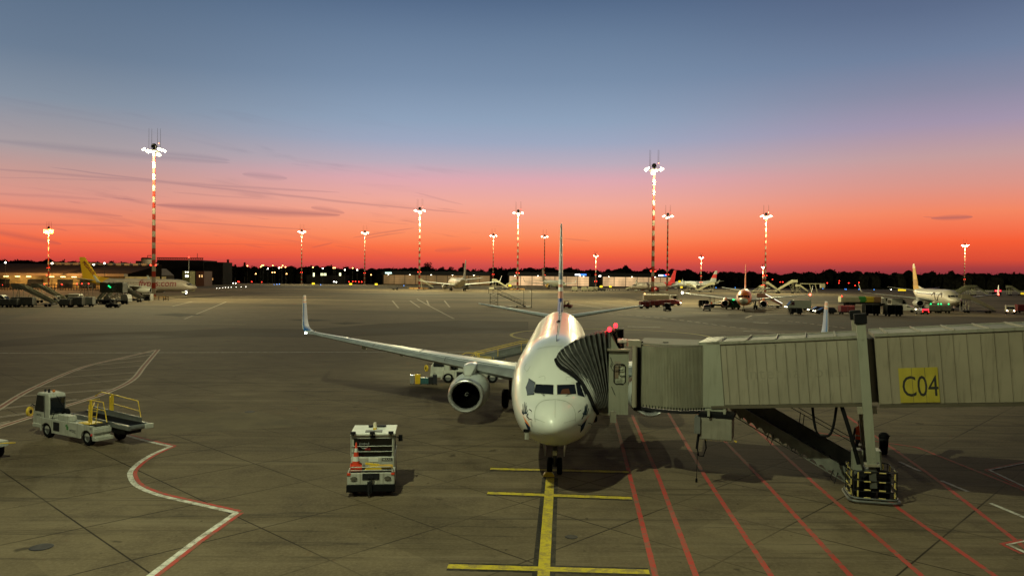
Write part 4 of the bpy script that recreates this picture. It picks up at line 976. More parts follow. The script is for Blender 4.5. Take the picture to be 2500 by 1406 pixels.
b = MB(); b.b2(x0 - 1.0, x0 + .1, 30.15, 31.2, zb - .02, zb + .06); b.build('dock_floor', M_cream, JB, world=True)
b = MB(); b.box(at(1497, 1017, 30.0), (.22, .2, .44)); b.build('hinge_box', mat('grey_beige_box', (.20, .19, .15), .6), JB, world=True)
b = MB(); b.cyl(at(1452, 1022, 30.3), at(1446, 1022, 30.2), .14, n=12); b.build('dock_bumper', M_black, JB, world=True)
# bellows canopy
NH = 13; front = [(1357, 878), (1363, 892), (1383, 903), (1402, 916), (1420, 934), (1434, 956), (1443, 975), (1450, 995), (1458, 1008)]
def curve_at(L, f):
    k = min(int(f * (len(L) - 1)), len(L) - 2); t = f * (len(L) - 1) - k; return (L[k][0] + (L[k + 1][0] - L[k][0]) * t, L[k][1] + (L[k + 1][1] - L[k][1]) * t)
tops = [(1354, 879), (1356, 872), (1360, 864), (1366, 857), (1375, 850), (1387, 842), (1399, 834), (1412, 829), (1425, 824), (1438, 820), (1451, 817), (1464, 814), (1476, 812), (1488, 812)]
hoops = []; NP = 12; NH = len(tops)
for i in range(NH):
    a = i / (NH - 1); row = []
    for j in range(NP + 1):
        f = j / NP; cf = curve_at(front, f); rr = (1488 + 5 * f, 812 + 198 * f)
        base_ = (tops[i][0] + (1458 + 35 * a - tops[i][0]) * f, tops[i][1] + 1.0 * (1009 - tops[i][1]) * f)
        bow = (cf[0] - (1354 + (1458 - 1354) * f), cf[1] - (879 + (1009 - 879) * f)); k = (1 - a) ** 1.6
        px_, py_ = base_[0] + bow[0] * k, base_[1] + bow[1] * k
        if a < .01: p, n_ = hit(px_, py_, AC); p = WM[AC.name] @ p; Yp = p.y - .10
        Yf = 30.1 + .35 * a
        fp = WM[AC.name] @ hit(cf[0], cf[1], AC)[0]
        Yd = (fp.y - .14) * (1 - a) ** 1.3 + (30.35) * (1 - (1 - a) ** 1.3)
        row.append(at(px_, py_, Yd))
    hoops.append(row)
def panel_mesh(shift):
    vs = []; fs = []; S_ = []
    for i in range(NH):
        S_.append([p + shift for p in hoops[i]])
        if i < NH - 1:                     # valley folded inwards between two ribs
            S_.append([(a + c) / 2 + shift + Vector((.02, .30 if shift.length < .1 else -.3, 0)) * (.25 + .75 * (1 - j / NP)) for j, (a, c) in enumerate(zip(hoops[i], hoops[i + 1]))])
    n = NP + 1
    for r_ in S_: vs += r_
    for i in range(len(S_) - 1):
        for j in range(NP): fs.append((i * n + j, i * n + j + 1, (i + 1) * n + j + 1, (i + 1) * n + j))
    return vs, fs, S_
D2 = V * 2.5 + Vector((.0, 0, .0))
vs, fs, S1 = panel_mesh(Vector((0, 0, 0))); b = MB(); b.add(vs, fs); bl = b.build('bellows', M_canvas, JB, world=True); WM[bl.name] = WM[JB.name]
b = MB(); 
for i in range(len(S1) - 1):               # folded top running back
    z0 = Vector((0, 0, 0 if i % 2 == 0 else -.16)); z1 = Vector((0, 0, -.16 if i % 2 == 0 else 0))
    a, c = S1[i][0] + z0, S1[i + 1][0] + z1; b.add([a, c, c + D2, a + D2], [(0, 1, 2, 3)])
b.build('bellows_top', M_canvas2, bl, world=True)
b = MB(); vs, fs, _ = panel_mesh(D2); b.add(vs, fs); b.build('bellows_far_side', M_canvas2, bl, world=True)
b = MB()
for i, r_ in enumerate(hoops):
    b.tube([p + Vector((0, -.012, .0)) for p in r_], .011, 4); b.tube([r_[0] + Vector((0, 0, .02)), r_[0] + V * 1.0 + Vector((0, 0, .12)), r_[0] + D2 + Vector((0, 0, .02))], .014, 4)
b.build('bellows_ribs', mat('rib_wire', (.20, .20, .185), .5, .3), bl, world=True)
b = MB(); r_ = hoops[0]; b.tube([p + Vector((.0, -.03, 0)) for p in r_], .075, 8); b.tube([r_[0], r_[0] + D2], .075, 8); b.build('bellows_seal', M_black, bl, world=True, smooth=True)

# ------------------------------------------------------------------ worker, litter bin behind the column
def skin_body(name, m, joints, edges, radii, parent=None, sub=2):
    me = bpy.data.meshes.new(name); me.from_pydata(joints, edges, []); o = bpy.data.objects.new(name, me); col.objects.link(o)
    md = o.modifiers.new('skin', 'SKIN'); md.use_smooth_shade = True
    for v, r_ in zip(me.skin_vertices[0].data, radii): v.radius = (r_, r_) if not isinstance(r_, tuple) else r_
    me.skin_vertices[0].data[0].use_root = True
    sb = o.modifiers.new('sub', 'SUBSURF'); sb.levels = sub; sb.render_levels = sub
    me.materials.append(m)
    if parent: o.parent = parent
    return o
def person(label, loc, rz, vest=True, group=None):
    r = thing('person', label, 'person', loc, rz, group)
    J = [(0, 0, .95), (0, 0, 1.15), (0, 0, 1.38), (0, .0, 1.52), (0, .02, 1.60), (.19, 0, 1.42), (-.19, 0, 1.42), (.24, .02, 1.14), (-.24, .02, 1.14), (.22, .14, .92), (-.22, .14, .92),
         (.10, 0, .90), (-.10, 0, .90), (.11, .03, .50), (-.11, .03, .50), (.11, 0, .09), (-.11, 0, .09), (.11, .15, .04), (-.11, .15, .04)]
    E = [(0, 1), (1, 2), (2, 3), (3, 4), (2, 5), (2, 6), (5, 7), (6, 8), (7, 9), (8, 10), (0, 11), (0, 12), (11, 13), (12, 14), (13, 15), (14, 16), (15, 17), (16, 18)]
    R_ = [(.15, .10), (.14, .10), (.16, .11), .055, .05, .065, .065, .045, .045, .032, .032, .085, .085, .06, .06, .045, .045, .04, .04]
    bd = skin_body('body', M_cloth, J, E, R_, r)
    b = MB(); b.lathe([(.165, 0), (.17, .15), (.19, .35), (.20, .48), (.13, .56), (.07, .60)], Matrix.Translation((0, 0, .96)), 16, 1.0, .75); b.build('vest', M_hivis, r, smooth=True)
    b = MB(); b.lathe([(.166, .14), (.176, .15), (.178, .19), (.172, .2)], Matrix.Translation((0, 0, .96)), 16, 1.02, .77); b.build('reflective_band', M_white2, r, smooth=True)
    b = MB(); b.sphere((0, .01, 1.68), .10, 14, 10, (.78, .95, 1.2)); b.sphere((0, .115, 1.66), .02, 6, 4); b.sphere((.078, 0, 1.67), .025, 6, 4, (.5, 1, 1.4)); b.sphere((-.078, 0, 1.67), .025, 6, 4, (.5, 1, 1.4)); b.build('head', M_skin, r, smooth=True)
    b = MB(); b.sphere((0, -.012, 1.705), .105, 14, 8, (.82, .95, 1.08)); b.build('hair', M_hair, r, smooth=True)
    for sg in (-1, 1):
        b = MB(); b.sphere((sg * .22, .17, .86), .035, 8, 6, (.5, .8, 1.3))
        for k in range(4): b.tube([(sg * .22, .15 + .016 * k, .83), (sg * .22, .155 + .017 * k, .785 - .006 * (k % 3)), (sg * .215, .162 + .016 * k, .75)], .009, 5)
        b.tube([(sg * .21, .19, .86), (sg * .20, .215, .82)], .010, 5); b.build('hand', M_skin, r, smooth=True)
    return r
pw = at(2099, 1040, 33.6)
person('worker in an orange vest standing behind the bridge column', (pw.x, 33.6, 0), rad(170))
bn_ = gp(2157, 1108); LB = thing('litter_bin', 'black round-lidded bin standing right of the bridge column', 'bin', bn_)
b = MB(); b.lathe([(.14, 0), (.17, .06), (.20, .5), (.21, .74), (.20, .76)], Matrix.Identity(4), 20); b.build('bin_body', M_dark, LB, smooth=True)
b = MB(); b.lathe([(.22, .74), (.23, .80), (.2, .92), (.1, .99), (.01, 1.0)], Matrix.Identity(4), 20); b.box((.2, 0, .84), (.14, .1, .04)); b.build('bin_lid', M_black, LB, smooth=True)

# ------------------------------------------------------------------ vehicles near the camera
def wheel(parent, x, y, r_, w_, name='wheel', m_r=M_grey):
    b = MB(); T = Matrix.Translation((x, y, r_)) @ Matrix.Rotation(rad(90), 4, 'X')
    b.lathe([(r_ * .55, -w_ / 2), (r_ * .9, -w_ / 2), (r_, -w_ * .3), (r_, w_ * .3), (r_ * .9, w_ / 2), (r_ * .55, w_ / 2)], T, 22); wv = b.build(name, M_black, parent, smooth=True)
    b = MB(); b.lathe([(r_ * .56, w_ * .42), (r_ * .5, w_ * .3), (r_ * .2, w_ * .34), (.01, w_ * .4)], T, 14); b.lathe([(r_ * .56, -w_ * .42), (r_ * .5, -w_ * .3), (r_ * .2, -w_ * .34), (.01, -w_ * .4)], T, 14); b.build('rim', m_r, wv, smooth=True)
    return wv
def arch_panel(b, x0, x1, z0, z1, y, th, arches):       # side panel in the xz plane with round wheel cut-outs
    pts = [(x0, z1), (x0, z0)]
    for cx, r_ in arches:
        pts += [(cx - r_, z0)] + [(cx - r_ * math.cos(a), z0 + r_ * math.sin(a) * .95) for a in [math.pi * k / 10 for k in range(1, 10)]] + [(cx + r_, z0)]
    pts += [(x1, z0), (x1, z1)]
    b.prism(pts, th, Matrix.Translation((0, y + th, 0)) @ Matrix.Rotation(rad(90), 4, 'X'))
def belt_loader(label, loc, rz, tilt_=0.0, mirror=1, group=None, title=True):
    r = thing('belt_loader', label, 'belt loader', loc, rz, group)
    # x: from cab (0) to rear (+), y: away
    b = MB(); arch_panel(b, -.55, 3.85, .28, .95, 0.0, .06, [(.0, .46), (3.3, .46)]); b.b2(-.55, 3.85, .06, .82, .42, .90); b.b2(-1.25, -.55, .02, .9, .42, .60)
    arch_panel(b, -.55, 3.85, .28, .70, 1.75, .06, [(.0, .46), (3.3, .46)]); b.b2(3.85, 3.93, .02, .82, .62, .84)
    body = b.build('body', M_white2, r, bevel=.02)
    b = MB(); P = [(-1.35, .45), (-1.30, 1.2), (-1.18, 1.36), (-.98, 2.02), (-.84, 2.12), (.02, 2.09), (.12, 1.98), (.12, .90), (-.45, .90), (-.55, .55), (-.65, .45)]
    b.prism(P, .80, Matrix.Translation((0, .88, 0)) @ Matrix.Rotation(rad(90), 4, 'X')); cabo = b.build('cab', M_white2, r, bevel=.05)
    b = MB(); b.prism([(-1.12, 1.34), (-.92, 1.98), (-.32, 1.98), (-.32, 1.20), (-1.1, 1.20)], .01, Matrix.Translation((0, .082, 0)) @ Matrix.Rotation(rad(90), 4, 'X')); b.build('side_window', M_glass, cabo)
    b = MB(); b.b2(.122, .130, .15, .81, 1.16, 1.86); b.build('rear_window', M_glass, cabo)
    b = MB(); b.b2(-.27, -.245, .066, .08, .6, 2.0); b.build('door_gap', M_dark, cabo)
    b = MB(); b.tube([(.13, .13, 1.13), (.13, .13, 1.90), (.13, .83, 1.90), (.13, .83, 1.13), (.13, .13, 1.13)], .02, 6); b.tube([(.15, .4, 2.0), (.17, .7, 1.5)], .014, 5); b.build('window_frame', M_dark, cabo)
    b = MB(); b.b2(-.45, -.31, .068, .078, .80, .90); b.build('door_handle', M_black, cabo)
    b = MB(); b.sphere((-.25, .5, 2.17), .07, 10, 6); b.build('amber_beacon', mat('amber_lens', (.55, .16, .02), .3), cabo, smooth=True)
    b = MB(); b.cyl((-.38, .35, 2.10), (-.38, .35, 2.28), .05); b.build('roof_lamp', M_dark, cabo, smooth=True); b = MB(); b.sphere((-.8, .4, 2.17), .06, 8, 5); b.build('roof_lamp', M_dark, cabo, smooth=True)
    b = MB(); b.tube([(-1.2, .3, 1.35), (-1.5, .15, 1.45), (-1.62, .1, 1.3)], .022, 6); b.cyl((-1.5, .0, .98), (-1.62, -.02, .98), .02, .02); b.build('mirror_arm', M_dark, cabo)
    T = Matrix.Translation((-1.62, .1, 1.1)) @ Matrix.Rotation(rad(-60), 4, 'Z') @ Matrix.Rotation(rad(90), 4, 'X')
    b = MB(); b.lathe([(.10, -.05), (.24, -.05), (.25, 0), (.24, .05), (.10, .05), (.10, -.05)], T, 20); b.build('bumper_wheel', M_yel, r, smooth=True)
    b = MB(); b.lathe([(.01, .052), (.11, .052), (.11, -.052), (.01, -.052)], T, 16); b.build('bumper_hub', M_black, r, smooth=True)
    for x, y in ((0, .16), (3.3, .16), (0, 1.65), (3.3, 1.65)): wheel(r, x, y, .39, .24)
    b = MB(); b.b2(.75, 1.7, .12, .50, .92, 1.18); b.build('tool_box', M_white2, r, bevel=.02)
    b = MB(); b.b2(.62, 1.12, -.012, -.001, .43, .84); b.build('vent_panel', M_dark, r)
    b = MB(); b.sphere((3.74, -.01, .55), .06, 8, 6); b.build('rear_lamp', M_red, r)
    b = MB(); b.b2(3.8, 4.05, .0, .84, .30, .44); b.build('rear_bumper', M_white2, r)
    b = MB(); T = Matrix.Translation((.42, .72, 1.12)) @ Matrix.Rotation(rad(90), 4, 'X'); b.lathe([(.1, -.08), (.24, -.08), (.24, .08), (.1, .08)], T, 18); b.tube([(.4, .6, 1.2), (.3, .2, 1.15), (.25, .15, .92), (.5, .12, .92)], .015, 5); b.build('hose_reel', M_black, r, smooth=True)
    # conveyor on the far side
    z0, z1 = 1.0, .86; xs, xe = .2, 5.15
    zz = lambda x, h=0: z0 + (z1 - z0) * (x - xs) / (xe - xs) + h
    b = MB()
    for y in (.94, 1.86): b.bar((xs, y, zz(xs)), (xe, y, zz(xe)), .07, .22)
    b.cyl((xe, .90, zz(xe)), (xe, 1.90, zz(xe)), .12, n=12); b.bar((4.2, .88, zz(4.2)), (xe + .1, .88, zz(xe)), .12, .18)
    cv_ = b.build('conveyor_frame', M_grey, r)
    b = MB(); b.add([(xs, .98, zz(xs, .06)), (xe + .1, .98, zz(xe, .06)), (xe + .1, 1.82, zz(xe, .06)), (xs, 1.82, zz(xs, .06)), (xs, .98, zz(xs, -.06)), (xe + .1, .98, zz(xe, -.06)), (xe + .1, 1.82, zz(xe, -.06)), (xs, 1.82, zz(xs, -.06))], [(0, 1, 2, 3), (7, 6, 5, 4), (0, 4, 5, 1), (1, 5, 6, 2), (2, 6, 7, 3), (3, 7, 4, 0)])
    b.build('belt', M_black, cv_)
    b = MB(); b.bar((.6, 1.88, zz(.6, .22)), (4.6, 1.88, zz(4.6, .16)), .04, .26); b.build('side_guide', M_grey, cv_)
    b = MB(); b.b2(xe + .02, xe + .2, 1.60, 2.0, zz(xe) - .12, zz(xe) + .10); b.build('end_bumper', M_white2, cv_, bevel=.03)
    b = MB(); b.b2(3.7, 4.7, 1.0, 1.8, .5, .78); b.bar((3.2, 1.4, .6), (4.4, 1.4, .8), .2); b.build('conveyor_lift', M_dark, r)
    rr = .024
    b = MB(); z = 2.08      # far rail with posts
    b.tube([(.85, 1.90, zz(.9, .85)), (1.35, 1.90, zz(1.4, 1.12)), (2.2, 1.90, zz(2.2, 1.10)), (4.3, 1.90, zz(4.3, 1.02)), (4.55, 1.90, zz(4.5, .15))], rr, 6)
    b.tube([(2.3, 1.90, zz(2.3, .66)), (4.4, 1.90, zz(4.4, .56))], rr * .8, 6); b.b2(2.2, 2.34, 1.87, 1.93, zz(2.2, .1), zz(2.2, 1.12)); b.b2(2.06, 2.14, 1.87, 1.93, zz(2.2, .3), zz(2.2, 1.0)); b.tube([(.2, 1.90, zz(.2, .55)), (1.2, 1.90, zz(1.2, .75))], rr, 6)
    b.build('far_guard_rail', M_yel, r)
    b = MB()                # near rail and ladder gate
    b.b2(2.15, 2.28, .84, .90, .92, 1.92); b.tube([(2.2, .87, 1.90), (3.2, .87, 1.88), (3.5, .87, .98)], rr, 6); b.tube([(2.2, .87, 1.52), (3.3, .87, 1.5)], rr * .8, 6)
    b.tube([(2.85, .4, .92), (2.85, .4, 1.80)], rr, 6); b.tube([(3.3, .25, .92), (3.3, .28, 1.7), (3.2, .4, 1.80), (2.6, .8, 1.82)], rr, 6); b.tube([(3.45, .35, .92), (3.4, .5, 1.9)], rr * .8, 6)
    for z in (1.25, 1.5): b.tube([(2.85, .4, z), (3.42, .4, z + .05)], rr * .7, 6)
    b.b2(2.5, 3.35, .1, .75, .955, .99); b.build('near_guard_rail', M_yel, r)
    b = MB(); b.b2(3.37, 3.84, .1, .8, .955, .97); b.build('step_mat', M_black, r)
    if title:
        G2 = Matrix.Translation((1.95, -.006, .52)) @ Matrix.Rotation(rad(90), 4, 'X')
        b = MB()
        for x, z in ((1.72, .58), (1.80, .58), (1.72, .67), (1.80, .67), (1.72, .76), (1.64, .72)): b.b2(x, x + .07, -.006, -.002, z, z + .08)
        b.build('green_emblem', mat('emblem_green', (.06, .22, .05), .6), r)
        text('lettering', 'wisag', .24, M_dark, r, G2); text('number', '187', .14, M_dark, r, Matrix.Translation((3.55, -.006, .78)) @ Matrix.Rotation(rad(90), 4, 'X')); text('fleet_number', '000783', .15, M_dark, r, Matrix.Translation((-1.0, .073, .98)) @ Matrix.Rotation(rad(90), 4, 'X'))
    return r
f0 = gp(116, 1068); f1 = gp(214, 1088); ang = math.atan2(f1.y - f0.y, f1.x - f0.x)
e_ = Vector((math.cos(ang), math.sin(ang), 0)); k = (f1 - f0).length / 2.8
BL = belt_loader('white belt loader with yellow guard rails parked on the winding white line', f0 + Vector((-.04, -.05, 0)), ang)
bl2 = gp(1100, 936); BL2 = belt_loader('second belt loader with yellow rails rising to the fuselage behind the left wing', Vector((bl2.x - .2, bl2.y + .2, 0)), rad(4), rad(0), title=False)
# its raised belt reaches the hold
b = MB(); a, c = Vector((.2, 1.6, 1.0)), Vector((7.3, 1.5, 2.75))
for dy in (-.4, .4): b.bar(a + Vector((0, dy, 0)), c + Vector((0, dy, 0)), .08, .22)
b.build('raised_belt_frame', M_grey, BL2)
b = MB(); b.bar(a + Vector((0, 0, .04)), c + Vector((0, 0, .04)), .06, .7); b.build('raised_belt', M_grey, BL2)
b = MB()
for dy, h in ((-.5, .62), (.5, .66)): b.tube([a + Vector((1.2, dy, .3 + .2)), a.lerp(c, .25) + Vector((0, dy, h)), a.lerp(c, .75) + Vector((0, dy, h)), c + Vector((.1, dy, .3))], .022, 6)
for f in (.3, .5, .75): b.tube([a.lerp(c, f) + Vector((0, -.5, 0)), a.lerp(c, f) + Vector((0, -.5, .62))], .022, 6)
b.build('raised_rails', M_yel, BL2)

# tug with traffic cones
tg = gp(905, 1212); TUG = thing('baggage_tug', 'small white tug with a barred rear window and traffic cones, parked in front', 'tug', (tg.x, tg.y, 0), rad(6))
# local: y away from the camera, rear face at y = 0
b = MB(); arch = []
b.b2(-.84, .84, .0, .85, .42, .86); b.b2(-.80, .80, .85, 2.9, .35, 1.22)
tb = b.build('body', M_white2, TUG, bevel=.03)
b = MB(); b.b2(-.86, .86, -.06, .4, .18, .44); b.b2(-.8, .8, .4, 2.85, .2, .36); b.build('lower_bumper', M_black, TUG, bevel=.02)
b = MB(); b.b2(-.78, .78, .92, .98, 1.1, 1.22); b.b2(-.78, -.70, .92, 2.3, 1.1, 2.02); b.b2(.70, .78, .92, 1.0, 1.1, 2.02); b.b2(.70, .78, 2.15, 2.3, 1.1, 2.02); b.b2(.70, .78, .92, 2.3, 1.05, 1.2); b.b2(-.78, .78, .92, .98, 1.90, 2.02); b.b2(-.70, .70, 2.24, 2.3, 1.1, 1.3)
b.build('cab_frame', M_white2, TUG)
b = MB(); b.b2(-.82, .82, .86, 2.5, 2.02, 2.10); rf = b.build('cab_roof', mat('cab_roof_white', (.72, .72, .66), .5, dirt=.2), TUG, bevel=.02)
b = MB(); b.b2(-.30, .32, 1.05, 1.35, 2.10, 2.13); b.build('roof_plate', M_grey, rf)
b = MB(); b.b2(-.25, .40, 2.0, 2.2, 2.10, 2.17); b.build('roof_vent', M_dark, rf)
b = MB(); b.cyl((.02, 1.6, 2.10), (.02, 1.6, 2.17), .07); b.build('beacon_base', M_yel, rf)
b = MB(); b.cyl((.02, 1.6, 2.17), (.02, 1.6, 2.36), .07, .06, 14); b.build('beacon', mat('pale_beacon', (.7, .62, .45), .3), rf, smooth=True)
for x in (-.72, -.02, .66):
    b = MB(); b.b2(x - .09, x + .09, .80, .9, 2.08, 2.17); b.b2(x - .02, x + .02, .84, .88, 2.02, 2.09); b.build('work_lamp', M_dark, rf)
b = MB(); b.b2(-.10, .08, .86, .92, 1.93, 2.01); b.build('rear_camera', M_black, TUG)
b = MB(); b.b2(-.70, .70, .955, .965, 1.22, 1.90); b.build('rear_window', mat('dim_clear_glass', (.004, .005, .005), .1, coat=.3), TUG)
b = MB(); b.b2(.745, .752, 1.0, 2.15, 1.2, 1.98); b.build('side_window', M_glass, TUG)
b = MB()
for z in (1.42, 1.62): b.tube([(-.80, .90, z), (.74, .90, z)], .014, 6)
b.tube([(-.80, .90, 1.25), (-.80, .90, 1.98)], .014, 6); b.tube([(.74, .90, 1.25), (.74, .90, 1.98)], .014, 6); b.build('window_bars', M_white2, TUG)
b = MB(); T = Matrix.Translation((-.32, .945, 1.70)) @ Matrix.Rotation(rad(70), 4, 'X'); pts = [T @ Vector((.17 * math.cos(a), .17 * math.sin(a), 0)) for a in [2 * math.pi * i / 20 for i in range(21)]]
b.tube(pts, .012, 5); b.tube([pts[5], pts[15]], .01, 4); b.tube([pts[0], pts[10]], .01, 4); b.build('steering_wheel', M_grey, TUG)
b = MB(); b.b2(-.30, -.10, .948, .952, 1.47, 1.56); b.build('inner_label', M_red, TUG)
b = MB(); b.b2(-.15, .2, .838, .846, 1.05, 1.2); b.build('paper', M_white, TUG)
b = MB(); b.b2(.34, .72, .840, .848, 1.08, 1.19); pl = b.build('name_plate', M_dark, TUG)
text('lettering', 'MULAG', .095, M_white2, TUG, Matrix.Translation((.365, .836, 1.10)) @ Matrix.Rotation(rad(90), 4, 'X'), bold=.004)
b = MB(); b.tube([(-.80, .45, .84), (-.78, .02, .95), (-.70, -.02, 1.07), (.70, -.02, 1.07), (.78, .02, .95), (.80, .45, .84)], .018, 6); b.tube([(-.78, -.0, .95), (.78, 0, .95)], .016, 6); b.build('tray_rail', M_white2, TUG)
b = MB(); b.b2(-.72, .72, .08, .84, .862, .875); b.build('tray_mat', M_dark, TUG)
for sg in (-1, 1):
    b = MB(); T = Matrix.Translation((sg * .60, -.008, .66)) @ Matrix.Rotation(rad(90), 4, 'X'); b.lathe([(.12, 0), (.12, .02), (.01, .02)], T, 18, 1, .62); lg = b.build('lamp_grille', M_dark, TUG)
    b = MB()
    for k in range(5): b.b2(sg * .60 - .09 + .04 * k, sg * .60 - .075 + .04 * k, -.034, -.029, .6, .72)
    b.build('grille_bars', M_cream, lg)
    b = MB(); b.b2(sg * .78 - .06, sg * .78 + .06, -.02, .05, .78, .86); b.build('marker_lamp', M_cone, TUG)
b = MB(); b.b2(-.30, .30, -.02, .0, .62, .84); b.b2(-.12, .05, -.12, .02, .15, .55); b.box((.0, -.08, .72), (.16, .05, .1), Matrix.Rotation(.5, 3, 'Y')); b.cyl((-.05, -.2, .08), (-.05, -.1, .5), .04); b.build('tow_hitch', M_dark, TUG)
for x, y in ((-.62, .55), (.62, .55), (-.62, 2.2), (.62, 2.2)):
    b = MB(); b.lathe([(.15, -.12), (.27, -.13), (.30, -.06), (.30, .06), (.27, .13), (.15, .12)], Matrix.Translation((x, y, .30)) @ Matrix.Rotation(rad(90), 4, 'Y'), 20); b.build('wheel', M_black, TUG, smooth=True)
b = MB(); b.tube([(.78, 1.9, 1.75), (.95, 1.85, 1.72)], .015, 5); b.b2(.90, 1.05, 1.8, 1.86, 1.6, 1.84); b.build('wing_mirror', M_black, TUG)
TW = Matrix.Translation((tg.x, tg.y, 0)) @ Matrix.Rotation(rad(6), 4, 'Z')
def cone(loc, label, s=1.0):
    r = thing('traffic_cone', label, 'traffic cone', loc, .2, scale=s)
    b = MB(); b.box((0, 0, .02), (.36, .36, .04)); b.lathe([(.15, .04), (.125, .16), (.11, .28)], Matrix.Identity(4), 20); b.lathe([(.085, .42), (.062, .56)], Matrix.Identity(4), 20); b.lathe([(.046, .68), (.02, .84), (.01, .86)], Matrix.Identity(4), 20); b.build('cone_body', M_cone, r, smooth=True)
    b = MB(); b.lathe([(.111, .28), (.086, .42)], Matrix.Identity(4), 20); b.lathe([(.063, .56), (.047, .68)], Matrix.Identity(4), 20); b.build('white_band', M_white, r, smooth=True)
    return r
cone(TW @ Vector((-.56, .35, .90)), 'orange and white traffic cone on top of the stack on the tug', 1.15)
st = thing('cone_stack', 'stack of orange cones under the top cone on the tug tray', 'traffic cones', TW @ Vector((-.56, .35, .876)), .2)
b = MB()
for k in range(3): b.box((0, 0, .03 + .075 * k), (.42, .42, .035)); b.lathe([(.20, .04 + .075 * k), (.185, .10 + .075 * k)], Matrix.Identity(4), 20)
b.build('stacked_cones', M_cone, st)
st.location = TW @ Vector((-.56, .35, .878)); 
bg1 = thing('yellow_bag', 'yellow bundle lying on the tug tray at the right', 'bag', TW @ Vector((.5, .42, .88)), .1)
b = MB(); b.cyl((-.26, 0, .09), (.26, .02, .09), .09, .08, 12); b.tube([(-.08, 0, .09), (-.08, -.09, .1), (-.08, 0, .18)], .015, 5); b.build('bundle', mat('ochre_sack', (.42, .25, .04), .8, var=.3), bg1, smooth=True)
bg2 = thing('wheel_chocks', 'flat yellow chocks lying in the middle of the tug tray', 'wheel chocks', TW @ Vector((.05, .42, .88)), .1)
b = MB(); b.prism([(-.3, 0), (.32, 0), (.28, .09), (-.1, .12)], .2, Matrix.Translation((0, .1, 0)) @ Matrix.Rotation(rad(90), 4, 'X')); b.box((-.05, .2, .14), (.5, .1, .06), Matrix.Rotation(.1, 3, 'Y')); b.build('chocks', M_yel, bg2)

# corner of a trolley at the left edge
tr = gp(-74, 1130); TR = thing('baggage_trolley', 'white trolley with fender and rail cut off by the left edge', 'trolley', (tr.x, tr.y, 0), rad(-26))
b = MB(); arch_panel(b, -1.6, .62, .28, .86, -.02, .05, [(.0, .42)]); b.b2(-1.6, .62, .03, 1.2, .55, .80); b.build('body', M_white2, TR, bevel=.02)
wheel(TR, 0, .12, .36, .22); wheel(TR, 0, 1.1, .36, .22)
b = MB(); b.tube([(.5, .1, .84), (.5, .1, 1.75), (-1.4, .1, 1.62)], .022, 6); b.tube([(.5, .1, 1.2), (-1.4, .1, 1.1)], .018, 6); b.b2(.62, .9, .1, .5, .82, .86); b.build('rail', M_white2, TR)
b = MB(); b.tube([(.62, .5, .75), (1.05, .7, .8), (1.5, .95, .82)], .025, 6); b.b2(.55, .68, .1, .6, .66, .80); b.build('tow_bar', M_yel, TR)

# luggage on the apron behind the engine
def suitcase(label, px, w_, d, h, m, lying=False):
    p = gp(px, 939); r = thing('suitcase', label, 'suitcase', (p.x, p.y, 0), rad(random.uniform(-8, 8)), 'suitcases standing in a row on the apron')
    b = MB(); b.b2(-w_ / 2, w_ / 2, 0, d, .05, h); b.build('shell', m, r, bevel=.035)
    b = MB(); b.tube([(-.08, d / 2, h), (-.08, d / 2, h + .07), (.08, d / 2, h + .07), (.08, d / 2, h)], .012, 5); b.build('handle', M_black, r)
    for sx_ in (-1, 1): b = MB(); b.cyl((sx_ * w_ * .38, d * .3, .03), (sx_ * w_ * .38, d * .3 + .04, .03), .03, n=8); b.build('caster', M_black, r)
    b = MB()
    for k in range(3): b.b2(-w_ / 2 + w_ * (.25 + .25 * k) - .006, -w_ / 2 + w_ * (.25 + .25 * k) + .006, -.004, .0, .1, h - .06)
    b.build('ridges', M_dark, r)
suitcase('silver suitcase, leftmost of the row behind the engine', 1006, .32, .25, .72, M_steel)
suitcase('bright yellow suitcase between silver and teal ones', 1019.5, .38, .28, .76, mat('yellow_suitcase_shell', (.72, .46, .015), .4))
suitcase('teal suitcase, low and wide, right of the yellow one', 1035.5, .62, .30, .52, M_teal)
suitcase('black suitcase directly right of the teal one', 1051, .34, .3, .55, M_dark)
suitcase('tall black suitcase, rightmost of the row', 1061, .32, .3, .74, mat('black_suitcase_shell', (.015, .016, .022), .45))
p = gp(1066, 918); r = thing('duffel_bag', 'dark bag lying behind the suitcase row', 'bag', (p.x, p.y, 0), .1)
b = MB(); b.box((0, 0, .22), (.7, .4, .4)); b.build('bag', M_dark, r, bevel=.12)
b = MB(); b.tube([(-.25, 0, .42), (-.1, 0, .55), (.1, 0, .55), (.25, 0, .42)], .02, 5); b.build('strap', M_black, r)
